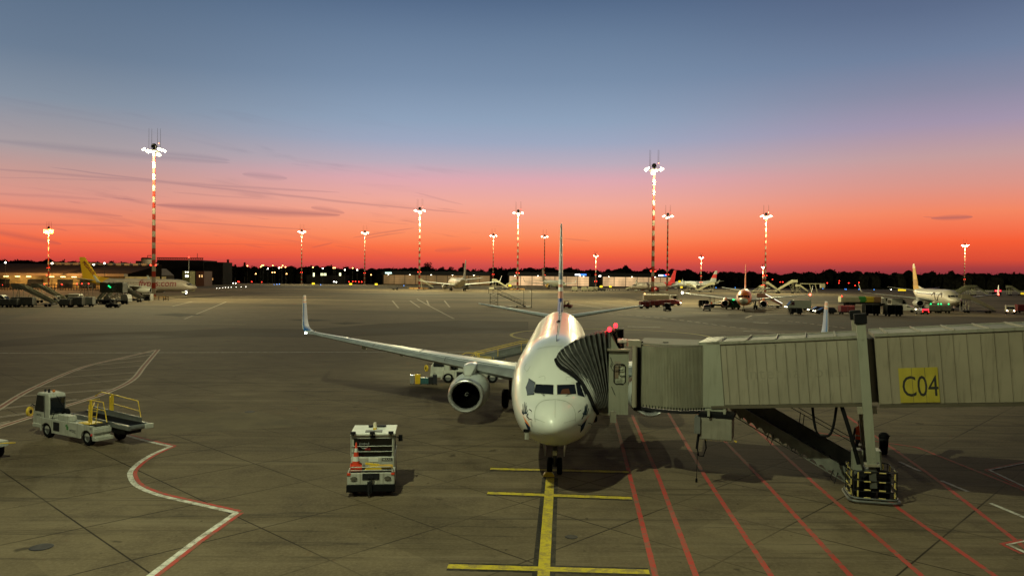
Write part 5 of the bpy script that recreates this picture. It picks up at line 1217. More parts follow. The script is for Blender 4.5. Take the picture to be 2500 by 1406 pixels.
# ------------------------------------------------------------------ floodlight masts
ms = bpy.data.materials.new('red_white_bands'); ms.use_nodes = True; t = ms.node_tree; bb = t.nodes['Principled BSDF']; q = G(t)
s3 = q.n('ShaderNodeSeparateXYZ'); t.links.new(q.n('ShaderNodeTexCoord').outputs['Object'], s3.inputs[0])
t.links.new(q.mix(q.m('GREATER_THAN', q.m('FRACT', q.m('DIVIDE', s3.outputs[2], 3.5)), .5), (.11, .012, .008), (.12, .10, .08)), bb.inputs['Base Color']); bb.inputs['Roughness'].default_value = .9; bb.inputs['Specular IOR Level'].default_value = .05
E_lamp = glow('flood_lamp', (1.0, .90, .62), 14); E_sod = glow('sodium_lamp', (1.0, .42, .09), 4.5); E_red = glow('obstruction_red', (1, .03, .015), 9)
M_rod = mat('rod_black', (.002, .002, .002), 1, spec=0)
def mast(label, loc, hgt=46.0, e_mat=None, simple=False, power=0, color=(1, .90, .46), group='red and white floodlight masts around the apron', bands_=True):
    r = thing('floodlight_mast', label, 'light mast', loc, 0, group)
    k = hgt / 46.0
    b = MB(); b.cyl((0, 0, .3), (0, 0, hgt), .62 * k, .33 * k, 12); b.build('pole', ms if bands_ else M_grey, r, smooth=True)
    b = MB(); b.b2(-1.1, 1.1, -1.1, 1.1, 0, .9); b.build('foundation', M_concrete, r)
    b = MB(); b.cyl((0, 0, hgt - .9), (0, 0, hgt - .5), 1.7 * k, n=16); b.lathe([(.9 * k, 0), (.85 * k, .6), (.5 * k, 1.1), (.01, 1.3)], Matrix.Translation((0, 0, hgt + .5)), 14); b.cyl((0, 0, hgt - .6), (0, 0, hgt + .6), .5 * k, n=8); b.build('platform', M_dark, r)
    for i in range(6):
        a = 2 * math.pi * i / 6 + .5; x, y = math.cos(a) * 2.9 * k, math.sin(a) * 2.9 * k
        b = MB(); b.box((x, y, hgt - .3 - (.9 if i in (1, 4) else 0)), ((1.0 if e_mat is None else 3.2) * k, .8 * k, (.45 if e_mat is None else 1.3) * k), Matrix.Rotation(a + 1.57, 3, 'Z') @ Matrix.Rotation(.5, 3, 'X')); b.build('floodlight', e_mat or E_lamp, r)
    for i, (x, y) in enumerate(((-1.6, 0), (-1.1, .8), (1.2, -.4), (1.7, .5))):
        b = MB(); b.cyl((x * k, y, hgt - .5), (x * k, y, hgt + 6.4 * k), .055, .03, 5); b.build('lightning_rod', M_rod, r)
    for sg in (-1, 1):
        b = MB(); b.sphere((sg * .8, -.3, 10.6 * min(1, k * 1.0)), .2, 8, 6); b.bar((0, -.1, 10.6), (sg * .8, -.3, 10.5), .06); b.build('obstruction_light', E_red, r)
    b = MB(); b.sphere((1.45 * k, 0, hgt + 1.8 * k), .16, 8, 6); b.build('top_light', E_red, r)
    if power:
        lamp((0, -5.5 * k, hgt - 3.6), power, color, .4, r, 'mast_lamp')
    return r
M_list = [(375, .1255, 'tall red and white light mast at the left in front of the taxiing airliner'), (1593.5, .1416, 'tallest looking red and white light mast right of the boarding aircraft fin'), (1023.5, .235, 'red and white light mast beside the striped airliner'),
          (1263.5, .240, 'red and white light mast between the striped airliner and the aircraft fin'), (1628.5, .247, 'light mast close behind the right side of the tallest looking mast'), (1868, .243, 'light mast right of the orange airliner'),
          (736, .355, 'thin light mast farthest left of the two above the blue winglet'), (890, .358, 'thin light mast right of the blue winglet, above two yellow signs'), (1203.5, .373, 'thin light mast at the right end of the first hangar'), (1328.5, .377, 'thin light mast just left of the aircraft fin'),
          (2354, .425, 'light mast at the far right behind the gold-tailed airliner')]
masts = []
POW = {375: 185321, 1593.5: 203852, 1023.5: 247095, 1263.5: 247095, 1628.5: 0, 1868: 259449, 736: 105014, 890: 105014, 1203.5: 123547, 1328.5: 0, 2354: 234740}
for px, k, lb in M_list:
    D = k * F; masts.append(mast(lb, gd(px, D), 46.0, power=POW[px]))
mast('sodium light mast with orange glare at the far left', gd(118.5, 386), 29.6, E_sod, power=130000, color=(1, .50, .15))
mast('small light mast between the hangar gap and the tallest mast', gd(1454, 575), 25, power=60000)
mast('small bright light mast left of the orange airliner', gd(1711, 590), 25, power=60000)
mast('short light pole directly left of the mast behind the orange airliner', gd(1862, 580), 18, power=40000)
# unseen lamps added to brighten the middle apron and its airliners
lamp((92, 178, 30), 22000, (1, .90, .46), 1.5); lamp((-95, 240, 32), 16000, (1, .88, .46), 1.5); lamp((60, 270, 34), 35000, (1, .90, .46), 1.5)

# ------------------------------------------------------------------ buildings
def hangar(label, px0, px1, D, sign=None, lit=(1.0, .70, .40), k=.75, wall=(0, 9.6), roof=(9.6, 13.4)):
    a, c = gd(px0, D), gd(px1, D); r = thing('hangar', label, 'hangar', (a.x, D, 0)); Wd = c.x - a.x
    b = MB(); b.b2(-1, Wd + 1, .5, 60, 0, wall[1] + .4); b.build('wall', M_brown, r)
    b = MB(); b.b2(-1.5, Wd + 1.5, -2.2, 62, roof[0], roof[1] - 1.2); b.b2(-1.0, Wd + 1.0, 6, 60, roof[1] - 1.2, roof[1]); b.build('roof', mat('hangar_roof_grey', (.014, .014, .016), .9, spec=.03), r)
    n = max(4, int(Wd / 10)); m = bpy.data.materials.new('lit_door_panel'); m.use_nodes = True; t = m.node_tree; q = G(t); bb = t.nodes['Principled BSDF']
    P = q.n('ShaderNodeTexCoord').outputs['Object']; mp = q.n('ShaderNodeMapping'); mp.inputs['Scale'].default_value = (.12, .1, .05); t.links.new(P, mp.inputs[0])
    nn = q.noise(mp.outputs[0], 1.0, 3, .5); t.links.new(q.mix(nn, tuple(x * .55 for x in lit), lit), bb.inputs['Emission Color'])
    bb.inputs['Base Color'].default_value = (.05, .04, .03, 1); t.links.new(q.mr(nn, .3, .7, k * .6, k * 1.1), bb.inputs['Emission Strength'])  # light on the doors is put in as emission, uneven by noise
    for i in range(n):
        x0, x1 = Wd * i / n + .25, Wd * (i + 1) / n - .25
        b = MB(); b.b2(x0, x1, .1, .3, .4, wall[1] - .2); dr = b.build('door_panel', m, r)
        b = MB(); b.b2(x0 - .25, x0, -.1, .1, 0, wall[1])
        for j in range(1, 4): b.b2(x0, x1, -.05, .08, wall[1] * j / 4 - .07, wall[1] * j / 4 + .07)
        b.build('door_frame', M_dark, dr)
    for i in range(0, n, 2):
        x = Wd * (i + .5) / n; b = MB(); b.box((x, -2.5, roof[0] + .1), (.8, .5, .35)); b.build('eave_lamp', E_lamp, r)
    if sign:
        x, w_, cols = sign
        for j, (cc, f0, f1) in enumerate(cols):
            b = MB(); b.b2(Wd * x + w_ * f0, Wd * x + w_ * f1, -2.4, -2.3, roof[0] + 1.0, roof[0] + 2.4); b.build('sign_panel', glow('sign_%d_%d' % (int(px0), j), cc, 2.2), r)
    return r
hangar('long dim hangar with brown lit doors behind the striped airliner', 936, 1196, 765, (.02, 7, (((.5, .8, .75), 0, .9),)), (.52, .27, .09), .42)
hangar('bright hangar with cream lit doors behind the aircraft fin', 1243, 1438, 745, (.82, 11, (((.85, .9, 1), 0, .45), ((.05, .2, .9), .45, 1))), (1.0, .62, .30), 1.0)
hangar('bright hangar with cream lit doors left of the tallest mast', 1471, 1640, 745, (.80, 9, (((.85, .9, 1), 0, .5), ((.05, .2, .9), .5, 1))), (1.0, .62, .30), .95)
def block(name, label, px0, px1, D, h0, h1, m, depth=20, wins=None, wm=None, cat='building', extra=None):
    a, c = gd(px0, D), gd(px1, D); r = thing(name, label, cat, (a.x, D, 0)); Wd = c.x - a.x
    b = MB(); b.b2(0, Wd, 0, depth, h0, h1); b.build('wall', m, r)
    if wins:
        for (x, z, w_, hh) in wins:
            b = MB(); b.b2(Wd * x, Wd * x + w_, -.12, -.02, z, z + hh); b.build('window', wm, r)
    if extra: extra(r, Wd)
    return r
W_warm = glow('warm_window', (1, .62, .25), 1.1); W_pale = glow('pale_window', (.95, 1, .6), 1.6); W_dim = glow('dim_window', (.9, .45, .15), .5)
zt = lambda px, py, D: at(px, py, D).z
# left terminal hall
D = 400.0; a = gd(-150, D)
TH = thing('terminal_hall', 'long terminal hall with yellow lit bays and flat dark roof at the far left', 'terminal building', (a.x, D, 0)); Wd = gd(300, D).x - a.x
M_hall = mat('hall_facade_ochre', (.30, .22, .10), .8, scale=.2, var=.3)
b = MB(); b.b2(0, Wd, 2, 50, 0, 6.4); b.build('wall', M_hall, TH)
b = MB(); b.b2(-2, Wd + 1, -1, 3, 6.4, 7.8); b.build('fascia', mat('pale_fascia', (.16, .12, .08), .7), TH)
b = MB(); b.add([(-2, 3, 7.8), (Wd + 1, 3, 7.8), (Wd + 1, 42, 13.2), (-2, 42, 13.2), (-2, 42, 0), (Wd + 1, 42, 0)], [(0, 1, 2, 3), (3, 2, 5, 4)]); b.build('roof', M_brown, TH)
for i in range(13):
    x = Wd * (.35 + .66 * i / 13); b = MB(); b.b2(x, x + 3, 38, 42, 12.6, 13.9); b.build('roof_vent', M_concrete, TH)
for px in (15, 43, 70, 126, 154, 181):
    x = gd(px, D - 1).x - a.x; b = MB(); b.b2(x - 1.2, x + 1.2, -1.3, -.9, 5.8, 6.15); b.build('strip_light', glow('strip_light', (1, .78, .35), 3), TH)
    lamp((x, -1.5, 5.3), 450, (1, .6, .2), .5, TH, 'bay_lamp')
for px in (-20, 62, 135, 190):
    b = MB(); x = gd(px, D).x - a.x; b.b2(x, x + 8, 1.7, 2.0, .2, 4.6); b.build('dark_bay', M_dark, TH)
# sawtooth hall
D = 470.0; a = gd(252, D); SH = thing('gabled_hall', 'row of low brown gabled hall roofs behind the yellow-tailed airliner', 'hall', (a.x, D, 0)); Wd = gd(372, D).x - a.x
b = MB(); b.b2(0, Wd, 0, 30, 0, 7.2); b.build('wall', M_brown, SH)
for i in range(3):
    x0, x1 = Wd * i / 3, Wd * (i + 1) / 3; b = MB(); xm = (x0 + x1) / 2; b.add([(x0, -.5, 7.2), (x1, -.5, 7.2), (xm, -.5, 11.4), (x0, 30, 7.2), (x1, 30, 7.2), (xm, 30, 11.4)], [(0, 1, 2), (5, 4, 3), (0, 2, 5, 3), (1, 4, 5, 2), (0, 3, 4, 1)]); b.build('gable_roof', mat('gable_brown', (.09, .07, .065), .8, var=.2), SH)
# silo and works behind
D = 620.0; p = gd(357, D); SI = thing('silo', 'pale round silo behind the tall left mast', 'silo', p)
b = MB(); b.cyl((0, 0, 0), (0, 0, zt(357, 633, D)), 3.9, n=20); b.build('drum', mat('silo_concrete', (.45, .36, .30), .8, var=.2), SI, smooth=True)
b = MB(); b.cyl((0, 0, zt(357, 633, D)), (0, 0, zt(357, 629, D)), 4.3, 3.4, n=20); b.build('cap', M_brown, SI)
b = MB(); b.tube([(1, 0, zt(357, 630, D)), (1, 0, zt(357, 624, D)), (4, 0, zt(357, 624, D))], .3, 5); b.build('gantry', M_dark, SI)
block('works_block', 'dark low block left of the silo', 331, 346, 620, 0, zt(338, 637, 620), M_brown)
def truss(r, Wd):
    z = zt(440, 630, 640); b = MB(); b.bar((0, 0, z), (Wd, 0, z), .7); b.bar((0, 0, z - 2.6), (Wd, 0, z - 2.6), .5)
    for i in range(26): x = Wd * i / 26; b.bar((x, 0, z - 2.6), (x + Wd / 52, 0, z), .3); b.bar((x + Wd / 52, 0, z), (x + Wd / 26, 0, z - 2.6), .3)
    b.build('roof_truss', M_dark, r)
    b = MB(); b.cyl((Wd - 5, 0, z), (Wd - 5, 0, z + 4), .2, n=5); b.build('aerial', M_dark, r)
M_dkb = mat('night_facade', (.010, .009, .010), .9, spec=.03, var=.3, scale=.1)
block('long_building', 'long dark building with a lattice roof edge behind the left mast', 383, 496, 640, 0, zt(440, 635, 640), M_dkb, 30, extra=truss)
block('office_building', 'dark office building with a few lit windows right of the lattice roof', 497, 544, 600, 0, zt(520, 640, 600), M_dkb, 20, [(.06, 7.0, .8, 1.5), (.14, 7.0, .8, 1.5), (.1, 3.6, .8, 1.6), (.2, 3.6, .8, 1.6), (.28, 3.6, .8, 1.6), (.36, 3.6, .8, 1.6), (.44, 3.6, .8, 1.6)], W_dim)
block('red_lit_building', 'dim red-lit building beside the small lit tower', 478, 498, 520, 0, zt(490, 662, 520), mat('red_lit_wall', (.05, .016, .012), .8), 14, [(.4, 6, .6, 1.6), (.7, 6, .6, 1.6)], W_warm)  # red light on this wall is put into its base colour
def twr(r, Wd):
    b = MB(); b.cyl((Wd * .5, 3, 10), (Wd * .5, 3, 16), .15, n=5); b.build('aerial', M_grey, r)
    b = MB(); b.sphere((Wd * .5, 3, 16), .35, 8, 6); b.build('obstruction_light', E_red, r)
block('small_tower', 'small greenish tower with two bright lit windows above the airliner nose', 445, 463, 360, 0, zt(454, 662, 360), mat('tower_olive', (.10, .09, .03), .8), 6, [(.42, 6.6, .5, 1.0), (.66, 6.6, .5, 1.0), (.4, 8.7, .45, .5), (.7, 8.7, .45, .5)], glow('tower_window', (1, 1, .7), 5), extra=twr)
block('shed', 'long low dark building with three lit windows behind the apron edge', 748, 842, 760, 0, zt(800, 672, 760), M_dkb, 20, [(.17, 7, 1.5, 3.6), (.37, 8, .9, 2.4), (.41, 8, .9, 2.4), (.45, 8, .9, 2.4), (.49, 8, .9, 2.4), (.85, 8, 1.8, 2.8)], W_pale)
block('grey_shed', 'grey shed in the gap between the two bright hangars', 1440, 1458, 760, 0, zt(1450, 676, 760), mat('shed_grey', (.05, .05, .06), .8), 20)
# fence at the left far edge with red lights behind it
fa = gd(-30, 345); fz = gd(240, 352)
FE = thing('blast_fence', 'dark slatted fence in front of the lit terminal hall', 'fence', fa)
b = MB(); d_ = fz - fa
for z in (.5, 1.2, 1.9, 2.5): b.bar((0, 0, z), tuple(d_ + Vector((0, 0, z))), .3, .34)
b.build('slats', M_dark, FE)
b = MB()
for i in range(41): p = d_ * (i / 40); b.bar((p.x, p.y, 0), (p.x, p.y, 2.9), .18)
b.build('posts', M_dark, FE)
def small_light(name, label, cat, px, py, D, r_, m, group, post=True, pm=None):
    p = at(px, py, D); r = thing(name, label, cat, (p.x, p.y, 0), 0, group)
    if post: b = MB(); b.cyl((0, 0, 0), (0, 0, p.z - r_ * .8), .10 if p.z > 2 else .06, .07 if p.z > 2 else .05, 6); b.build('post', pm or M_grey, r)
    b = MB(); b.sphere((0, 0, p.z), r_, 8, 6, (1, 1, .8)); b.build('lamp', m, r); return r
E_blue = glow('taxi_blue', (.06, .30, 1), 4); E_wht = glow('white_lamp', (1, .95, .8), 14); E_amb = glow('amber_lamp', (1, .48, .14), 8); E_grn = glow('green_lamp', (.012, 1, .22), 3)
for i, (px, py) in enumerate(((6, 695), (58, 695), (108, 694.5), (151, 694), (188, 693), (200, 693), (216, 692.5))):
    small_light('red_lamp', 'red lamp on a short post in front of the lit terminal hall', 'lamp', px, py, 358, .28, E_red, 'red lamps along the terminal hall')
# car park and street lamps
pat = [(13, 641, 0), (127, 643, 0), (229, 646, 0), (255, 643, 0), (480, 665, 1), (523, 653, 1), (550, 663, 0), (551, 649, 0), (604, 649, 1), (624.5, 668.5, 1), (636.5, 651.5, 1), (640, 648, 1), (643, 648, 1), (654, 656, 0), (666, 648.5, 1), (681.5, 654, 0), (687, 653, 1), (690, 648.5, 1), (697, 652, 1), (699.5, 668.5, 1), (665, 665, 1), (670.5, 665, 1),
       (764, 652.5, 1), (788, 655, 0), (814, 654, 1), (818, 654, 1), (842, 659, 0), (861, 654.5, 1), (872, 659, 0), (906, 671, 1), (1416, 673, 0), (1463, 674, 0), (1465.5, 674, 0), (392, 658, 0), (422, 656.5, 1), (437, 664, 0), (441, 645, 0)]
for i, (px, py, kind) in enumerate(pat):
    D = 380 if px < 300 else 690
    small_light('street_lamp', ('white' if kind == 0 else 'amber') + ' street lamp far behind the apron ' + ('above the terminal hall roof' if px < 300 else 'by the left mast and dark buildings' if px < 500 else 'among the dark trees left of the hangars' if px < 920 else 'between the two bright hangars'), 'street lamp', px, py, D, .42 if px < 300 else .55, E_wht if kind == 0 else E_amb, 'street lamps beyond the apron', pm=M_dark)
for px, py in ((401, 665), (468.5, 664), (490, 683), (502, 683), (528, 684), (557, 688), (581, 687.5), (584, 688), (614.5, 688), (639, 688.5), (852, 688), (861, 687), (868, 687), (876, 688), (883, 688), (2020, 691), (2048, 691), (2049.5, 686), (2072, 691), (2088, 697), (2097, 690), (1886, 682), (1905, 688.5), (1911, 688.5)):
    small_light('red_lamp', 'small red light low against the dark ' + ('tree line on the right' if px > 1500 else 'buildings on the left'), 'lamp', px, py, 715, .42, E_red, 'small red lights beyond the apron', pm=M_dark)
for px, py in ((669.5, 695), (676, 694), (682, 693.5), (783, 695), (986, 697), (1780, 704), (2009, 704.5), (2063, 706), (2066, 706.5), (2097, 706), (2101, 707), (2134, 707), (2230, 711), (2233, 712), (2370, 714), (2421, 713), (2424, 714), (2450, 714), (2487, 715), (2176, 707), (1795, 702), (1748, 702)):
    small_light('taxiway_light', 'small blue taxiway light beyond the ' + ('left' if px < 1000 else 'right') + ' apron edge', 'taxiway light', px, py, 640, .30, E_blue if px != 2176 else E_wht, 'blue taxiway edge lights')
for i in range(9):
    small_light('apron_light', 'small white light in the row on the left taxiway', 'taxiway light', 529.5 + 7 * i + (i > 5) * 5 * (i - 5), 703.5 - i * .45, 400, .12, E_wht, 'row of white taxiway lights')
for px, py in ((569, 692), (575.5, 692), (815, 687.5), (821, 688.5)):
    small_light('headlight_pair', 'white vehicle light in the dark car park beyond the apron edge', 'vehicle light', px, py, 705, .5, E_wht, 'vehicle lights in the far car park')
# illuminated guidance signs
E_sy = glow('yellow_sign_face', (.95, .68, .03), 1.2); E_sr = glow('red_sign_face', (.9, .01, .03), 1.8)
for px, py, w_, D, lb in ((765, 692.5, 7, 560, 'small yellow lit taxiway sign left of the thin mast row'), (856, 693.5, 7, 560, 'yellow lit taxiway sign left of the second thin mast'), (918.5, 694, 6.5, 560, 'yellow lit taxiway sign just before the first hangar'), (1245, 697, 6.5, 520, 'yellow lit taxiway sign at the left end of the bright hangar'),
                          (1467.5, 699.5, 6.5, 520, 'yellow lit taxiway sign below the hangar gap'), (1490, 699.5, 5.5, 520, 'yellow lit taxiway sign right of the hangar gap'), (1663.5, 701, 6, 420, 'yellow lit sign behind the red-tailed airliner'), (1659, 687, 5, 430, 'small amber lit sign above the red-tailed airliner'),
                          (2202, 708, 19, 470, 'long yellow lit sign left of the gold tail'), (2498, 716.5, 12, 440, 'yellow lit sign at the right edge'), (2436.5, 710, 16, 440, 'red lit sign right of the gold-tailed airliner')):
    p = at(px, py, D); r = thing('guidance_sign', lb, 'sign', (p.x, p.y, 0)); s_ = D / F
    b = MB(); b.b2(-w_ * s_ / 2 - .1, w_ * s_ / 2 + .1, 0, .3, p.z - 2.6 * s_, p.z + 2.6 * s_); b.build('case', M_black, r)
    b = MB(); b.b2(-w_ * s_ / 2, w_ * s_ / 2, -.05, -.01, p.z - 2.1 * s_, p.z + 2.1 * s_); b.build('face', E_sr if 'red lit' in lb else E_sy, r)
    b = MB()
    for sg in (-1, 1): b.b2(sg * w_ * s_ * .35 - .06, sg * w_ * s_ * .35 + .06, .1, .2, 0, p.z - 2.5 * s_)
    b.build('legs', M_dark, r)
    if w_ > 10:
        b = MB(); n_ = 5
        for i in range(n_): x = -w_ * s_ * .4 + w_ * s_ * .8 * i / n_; b.b2(x, x + .28 * s_ * 4, -.09, -.055, p.z - .9 * s_, p.z + .9 * s_)
        b.build('legend', M_black if 'yellow' in lb else glow('pale_red', (1, .4, .4), 2), r)

# ------------------------------------------------------------------ trees
R1 = random.Random(11)
def leaf_cluster(b, c, r_, n, R_, s=.9, flat=1.0):
    for _ in range(n):
        a = R_.uniform(0, 6.283); u_ = R_.uniform(-1, 1); rr = r_ * R_.uniform(.2, 1) ** .5; q_ = math.sqrt(1 - u_ * u_)
        p = Vector((c[0] + rr * q_ * math.cos(a), c[1] + rr * q_ * math.sin(a), c[2] + rr * u_ * flat)); k = s * R_.uniform(.5, 1.3)
        d1 = Vector((R_.gauss(0, 1), R_.gauss(0, 1), R_.gauss(0, 1))).normalized() * k; d2 = Vector((R_.gauss(0, 1), R_.gauss(0, 1), R_.gauss(0, 1))).normalized() * k
        b.add([p, p + d1, p + d1 + d2, p + d2], [(0, 1, 2, 3)])
fb = MB(); px = -160.0
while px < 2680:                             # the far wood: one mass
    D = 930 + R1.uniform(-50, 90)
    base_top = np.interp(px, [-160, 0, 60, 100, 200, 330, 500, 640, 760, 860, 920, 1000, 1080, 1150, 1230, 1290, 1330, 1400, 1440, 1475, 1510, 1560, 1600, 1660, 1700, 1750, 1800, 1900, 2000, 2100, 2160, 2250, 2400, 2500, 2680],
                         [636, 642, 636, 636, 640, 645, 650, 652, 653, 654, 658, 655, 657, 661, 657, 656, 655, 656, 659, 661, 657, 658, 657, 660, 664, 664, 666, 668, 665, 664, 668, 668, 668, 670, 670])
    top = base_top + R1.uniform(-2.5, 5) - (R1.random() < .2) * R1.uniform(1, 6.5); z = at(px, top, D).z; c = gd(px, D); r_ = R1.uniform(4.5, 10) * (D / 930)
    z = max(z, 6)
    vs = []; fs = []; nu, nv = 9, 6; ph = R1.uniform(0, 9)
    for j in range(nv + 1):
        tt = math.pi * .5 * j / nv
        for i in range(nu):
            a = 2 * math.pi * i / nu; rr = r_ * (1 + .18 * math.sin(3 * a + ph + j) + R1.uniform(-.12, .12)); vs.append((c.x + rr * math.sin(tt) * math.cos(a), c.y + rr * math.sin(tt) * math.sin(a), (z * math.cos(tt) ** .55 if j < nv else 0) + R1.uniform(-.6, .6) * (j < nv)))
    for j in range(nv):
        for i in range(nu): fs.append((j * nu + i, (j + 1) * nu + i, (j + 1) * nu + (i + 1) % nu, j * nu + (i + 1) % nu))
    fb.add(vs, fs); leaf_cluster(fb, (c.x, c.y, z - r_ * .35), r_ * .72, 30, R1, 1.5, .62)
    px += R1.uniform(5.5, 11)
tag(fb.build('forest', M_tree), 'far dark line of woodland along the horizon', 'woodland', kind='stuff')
def tree(label, px, ytop, D, w_, kind, name='tree'):
    z = at(px, ytop, D).z; r = thing(name, label, 'tree', gd(px, D)); b = MB(); b.cyl((0, 0, 0), (0, 0, z * .8), .55, .15, 7)
    for k in range(6):
        a = k * 1.05; h = z * (.35 + .08 * k); b.cyl((0, 0, h), (math.cos(a) * w_ * .32, math.sin(a) * w_ * .32, h + z * .18), .2, .06, 5)
    b.build('trunk', M_bark, r); b = MB(); R_ = random.Random(int(px))
    if kind == 'round':
        for k in range(26): a = R_.uniform(0, 6.28); rr = R_.uniform(.1, .42) * w_; leaf_cluster(b, (rr * math.cos(a), rr * math.sin(a), z * R_.uniform(.5, .93) - rr * .3), w_ * .14, 34, R_, .8)
    elif kind == 'cone':
        for k in range(16): f = k / 15; leaf_cluster(b, (0, 0, z * (.25 + .72 * f)), w_ * .5 * (1.03 - f) + .3, 60, R_, .8, .4)
    else:
        for k in range(14): f = k / 13; leaf_cluster(b, (0, 0, z * (.2 + .74 * f)), w_ * .5 * math.sin(math.pi * (.12 + .8 * f)) + .3, 60, R_, .7, 1)
    b.build('crown', M_tree, r); return r
tree('broad round tree standing above the first hangar roof', 1043, 636, 880, 15, 'round'); tree('tall narrow tree beside the striped airliner fin', 1131, 641, 880, 5.5, 'poplar', 'poplar_tree')
tree('pointed conifer right of the dark office building', 556, 634, 860, 7.5, 'cone', 'conifer_tree'); tree('pointed conifer left of the group of amber street lamps', 597, 641, 860, 8, 'cone', 'conifer_tree'); tree('smaller pointed conifer between the two tall ones', 574, 646, 860, 7, 'cone', 'conifer_tree')
tree('broad tree left of the round tree clump above the hangar', 1079, 650, 880, 8, 'round'); tree('wide low tree on the first hangar roofline', 1103, 650, 880, 14, 'round'); tree('bushy tree with a rounded top above the silo hall', 295, 638, 860, 9, 'round'); tree('thin tree above the left hangar end', 757, 645, 880, 6, 'round')
tree('round tree above the terminal hall at the far left', 85, 634, 620, 12, 'round'); tree('lower round tree behind the yellow tail', 230, 640, 620, 9, 'round')
# ------------------------------------------------------------------ far vehicles and equipment (x = length, rear to front)
def wheels4(r, L, W_, rad_, xs=None, w=.3):
    for x in (xs or (-L * .32, L * .32)):
        for y in (-W_ / 2 + .12, W_ / 2 - .12):
            b = MB(); b.cyl((x, y - w / 2, rad_), (x, y + w / 2, rad_), rad_, n=12); b.build('wheel', M_black, r)
def V_(name, label, cat, px, py, deg, group=None, sc_=1.0):
    p = gp(px, py); return thing(name, label, cat, (p.x, p.y, 0), rad(deg), group, sc_)
def lights(r, L, W_, z, front=None, rear=None, s=.12):
    for sg in (-1, 1):
        if front: b = MB(); b.sphere((L / 2, sg * W_ * .36, z), s, 8, 5); b.build('headlight', front, r)
        if rear: b = MB(); b.sphere((-L / 2, sg * W_ * .38, z), s * .8, 8, 5); b.build('tail_lamp', rear, r)
def van(label, px, py, deg, m, L=5.6, W_=2.0, Hh=2.5, front=None, rear=None, name='van', cat='van'):
    r = V_(name, label, cat, px, py, deg); b = MB(); h = L / 2
    b.prism([(-h, .45), (h - .05, .45), (h, .95), (h - .35, 1.25), (h - 1.25, Hh * .84), (h - 1.8, Hh), (-h + .15, Hh), (-h, Hh - .3)], W_, Matrix.Translation((0, W_ / 2, 0)) @ Matrix.Rotation(rad(90), 4, 'X')); b.build('body', m, r, bevel=.06)
    b = MB()
    for sg in (-1, 1): b.add([(h - 1.9, sg * (W_ / 2 + .01), 1.3), (h - .75, sg * (W_ / 2 + .01), 1.3), (h - 1.3, sg * (W_ / 2 + .01), Hh * .82), (h - 1.9, sg * (W_ / 2 + .01), Hh * .84)], [(0, 1, 2, 3)])
    b.build('side_window', M_glass, r)
    b = MB(); b.add([(h - .34, -W_ * .42, 1.28), (h - .34, W_ * .42, 1.28), (h - 1.22, W_ * .40, Hh * .85), (h - 1.22, -W_ * .40, Hh * .85)], [(0, 1, 2, 3)], Matrix.Translation((.03, 0, .02))); b.build('windscreen', M_glass, r)
    b = MB(); b.b2(-h - .012, -h - .002, -W_ * .4, W_ * .4, 1.3, Hh * .82); b.build('rear_window', M_glass, r)
    wheels4(r, L, W_, .34); lights(r, L, W_, .85, front, rear or M_red); return r
def car(label, px, py, deg, m, front=None, rear=None, L=4.3, W_=1.8, Hh=1.5, hatch=True):
    r = V_('car', label, 'car', px, py, deg); h = L / 2; b = MB()
    b.prism([(-h, .35), (h, .35), (h, .75), (h - .9, .95), (-h + .05, .95), (-h, .8)], W_, Matrix.Translation((0, W_ / 2, 0)) @ Matrix.Rotation(rad(90), 4, 'X')); bd = b.build('body', m, r, bevel=.05)
    b = MB(); x0 = -h + (.1 if hatch else .6); b.add([(x0, -W_ * .47, .93), (h - 1.0, -W_ * .47, .93), (h - 1.0, W_ * .47, .93), (x0, W_ * .47, .93), (x0 + .45, -W_ * .40, Hh), (h - 1.9, -W_ * .40, Hh), (h - 1.9, W_ * .40, Hh), (x0 + .45, W_ * .40, Hh)], [(0, 3, 2, 1), (4, 5, 6, 7), (0, 1, 5, 4), (1, 2, 6, 5), (2, 3, 7, 6), (3, 0, 4, 7)]); b.build('cabin_glass', M_glass, r, bevel=.04)
    b = MB(); b.b2(x0 + .5, h - 1.95, -W_ * .39, W_ * .39, Hh + .002, Hh + .05); b.build('roof', m, r)
    wheels4(r, L, W_, .32, w=.22); lights(r, L, W_, .68, front, rear or M_red); return r
def cart(label, px, py, deg, m, L=2.9, W_=1.5, Hh=1.9, group=None, name='baggage_cart', box_m=None):
    r = V_(name, label, 'baggage cart', px, py, deg, group); b = MB(); b.b2(-L / 2, L / 2, -W_ / 2, W_ / 2, .4, .6); b.b2(L / 2, L / 2 + .5, -.05, .05, .4, .5); b.build('chassis', M_dark, r)
    b = MB()
    for k in range(7):                     # a slack canvas cover
        pass
    pr = [(-W_ / 2, .6), (W_ / 2, .6), (W_ / 2, Hh - .25), (W_ / 2 - .25, Hh), (-W_ / 2 + .25, Hh), (-W_ / 2, Hh - .25)]
    b.prism(pr, L * .94, Matrix.Translation((-L * .47, 0, 0)) @ Matrix(((0, 0, 1, 0), (1, 0, 0, 0), (0, 1, 0, 0), (0, 0, 0, 1)))); b.build('cover', m, r, bevel=.05)
    b = MB()
    for x in (-L * .47, 0, L * .47):
        for sg in (-1, 1): b.bar((x, sg * (W_ / 2 + .02), .5), (x, sg * (W_ / 2 + .02), Hh - .2), .05)
    b.build('frame', M_grey, r); wheels4(r, L, W_, .25, w=.16); return r
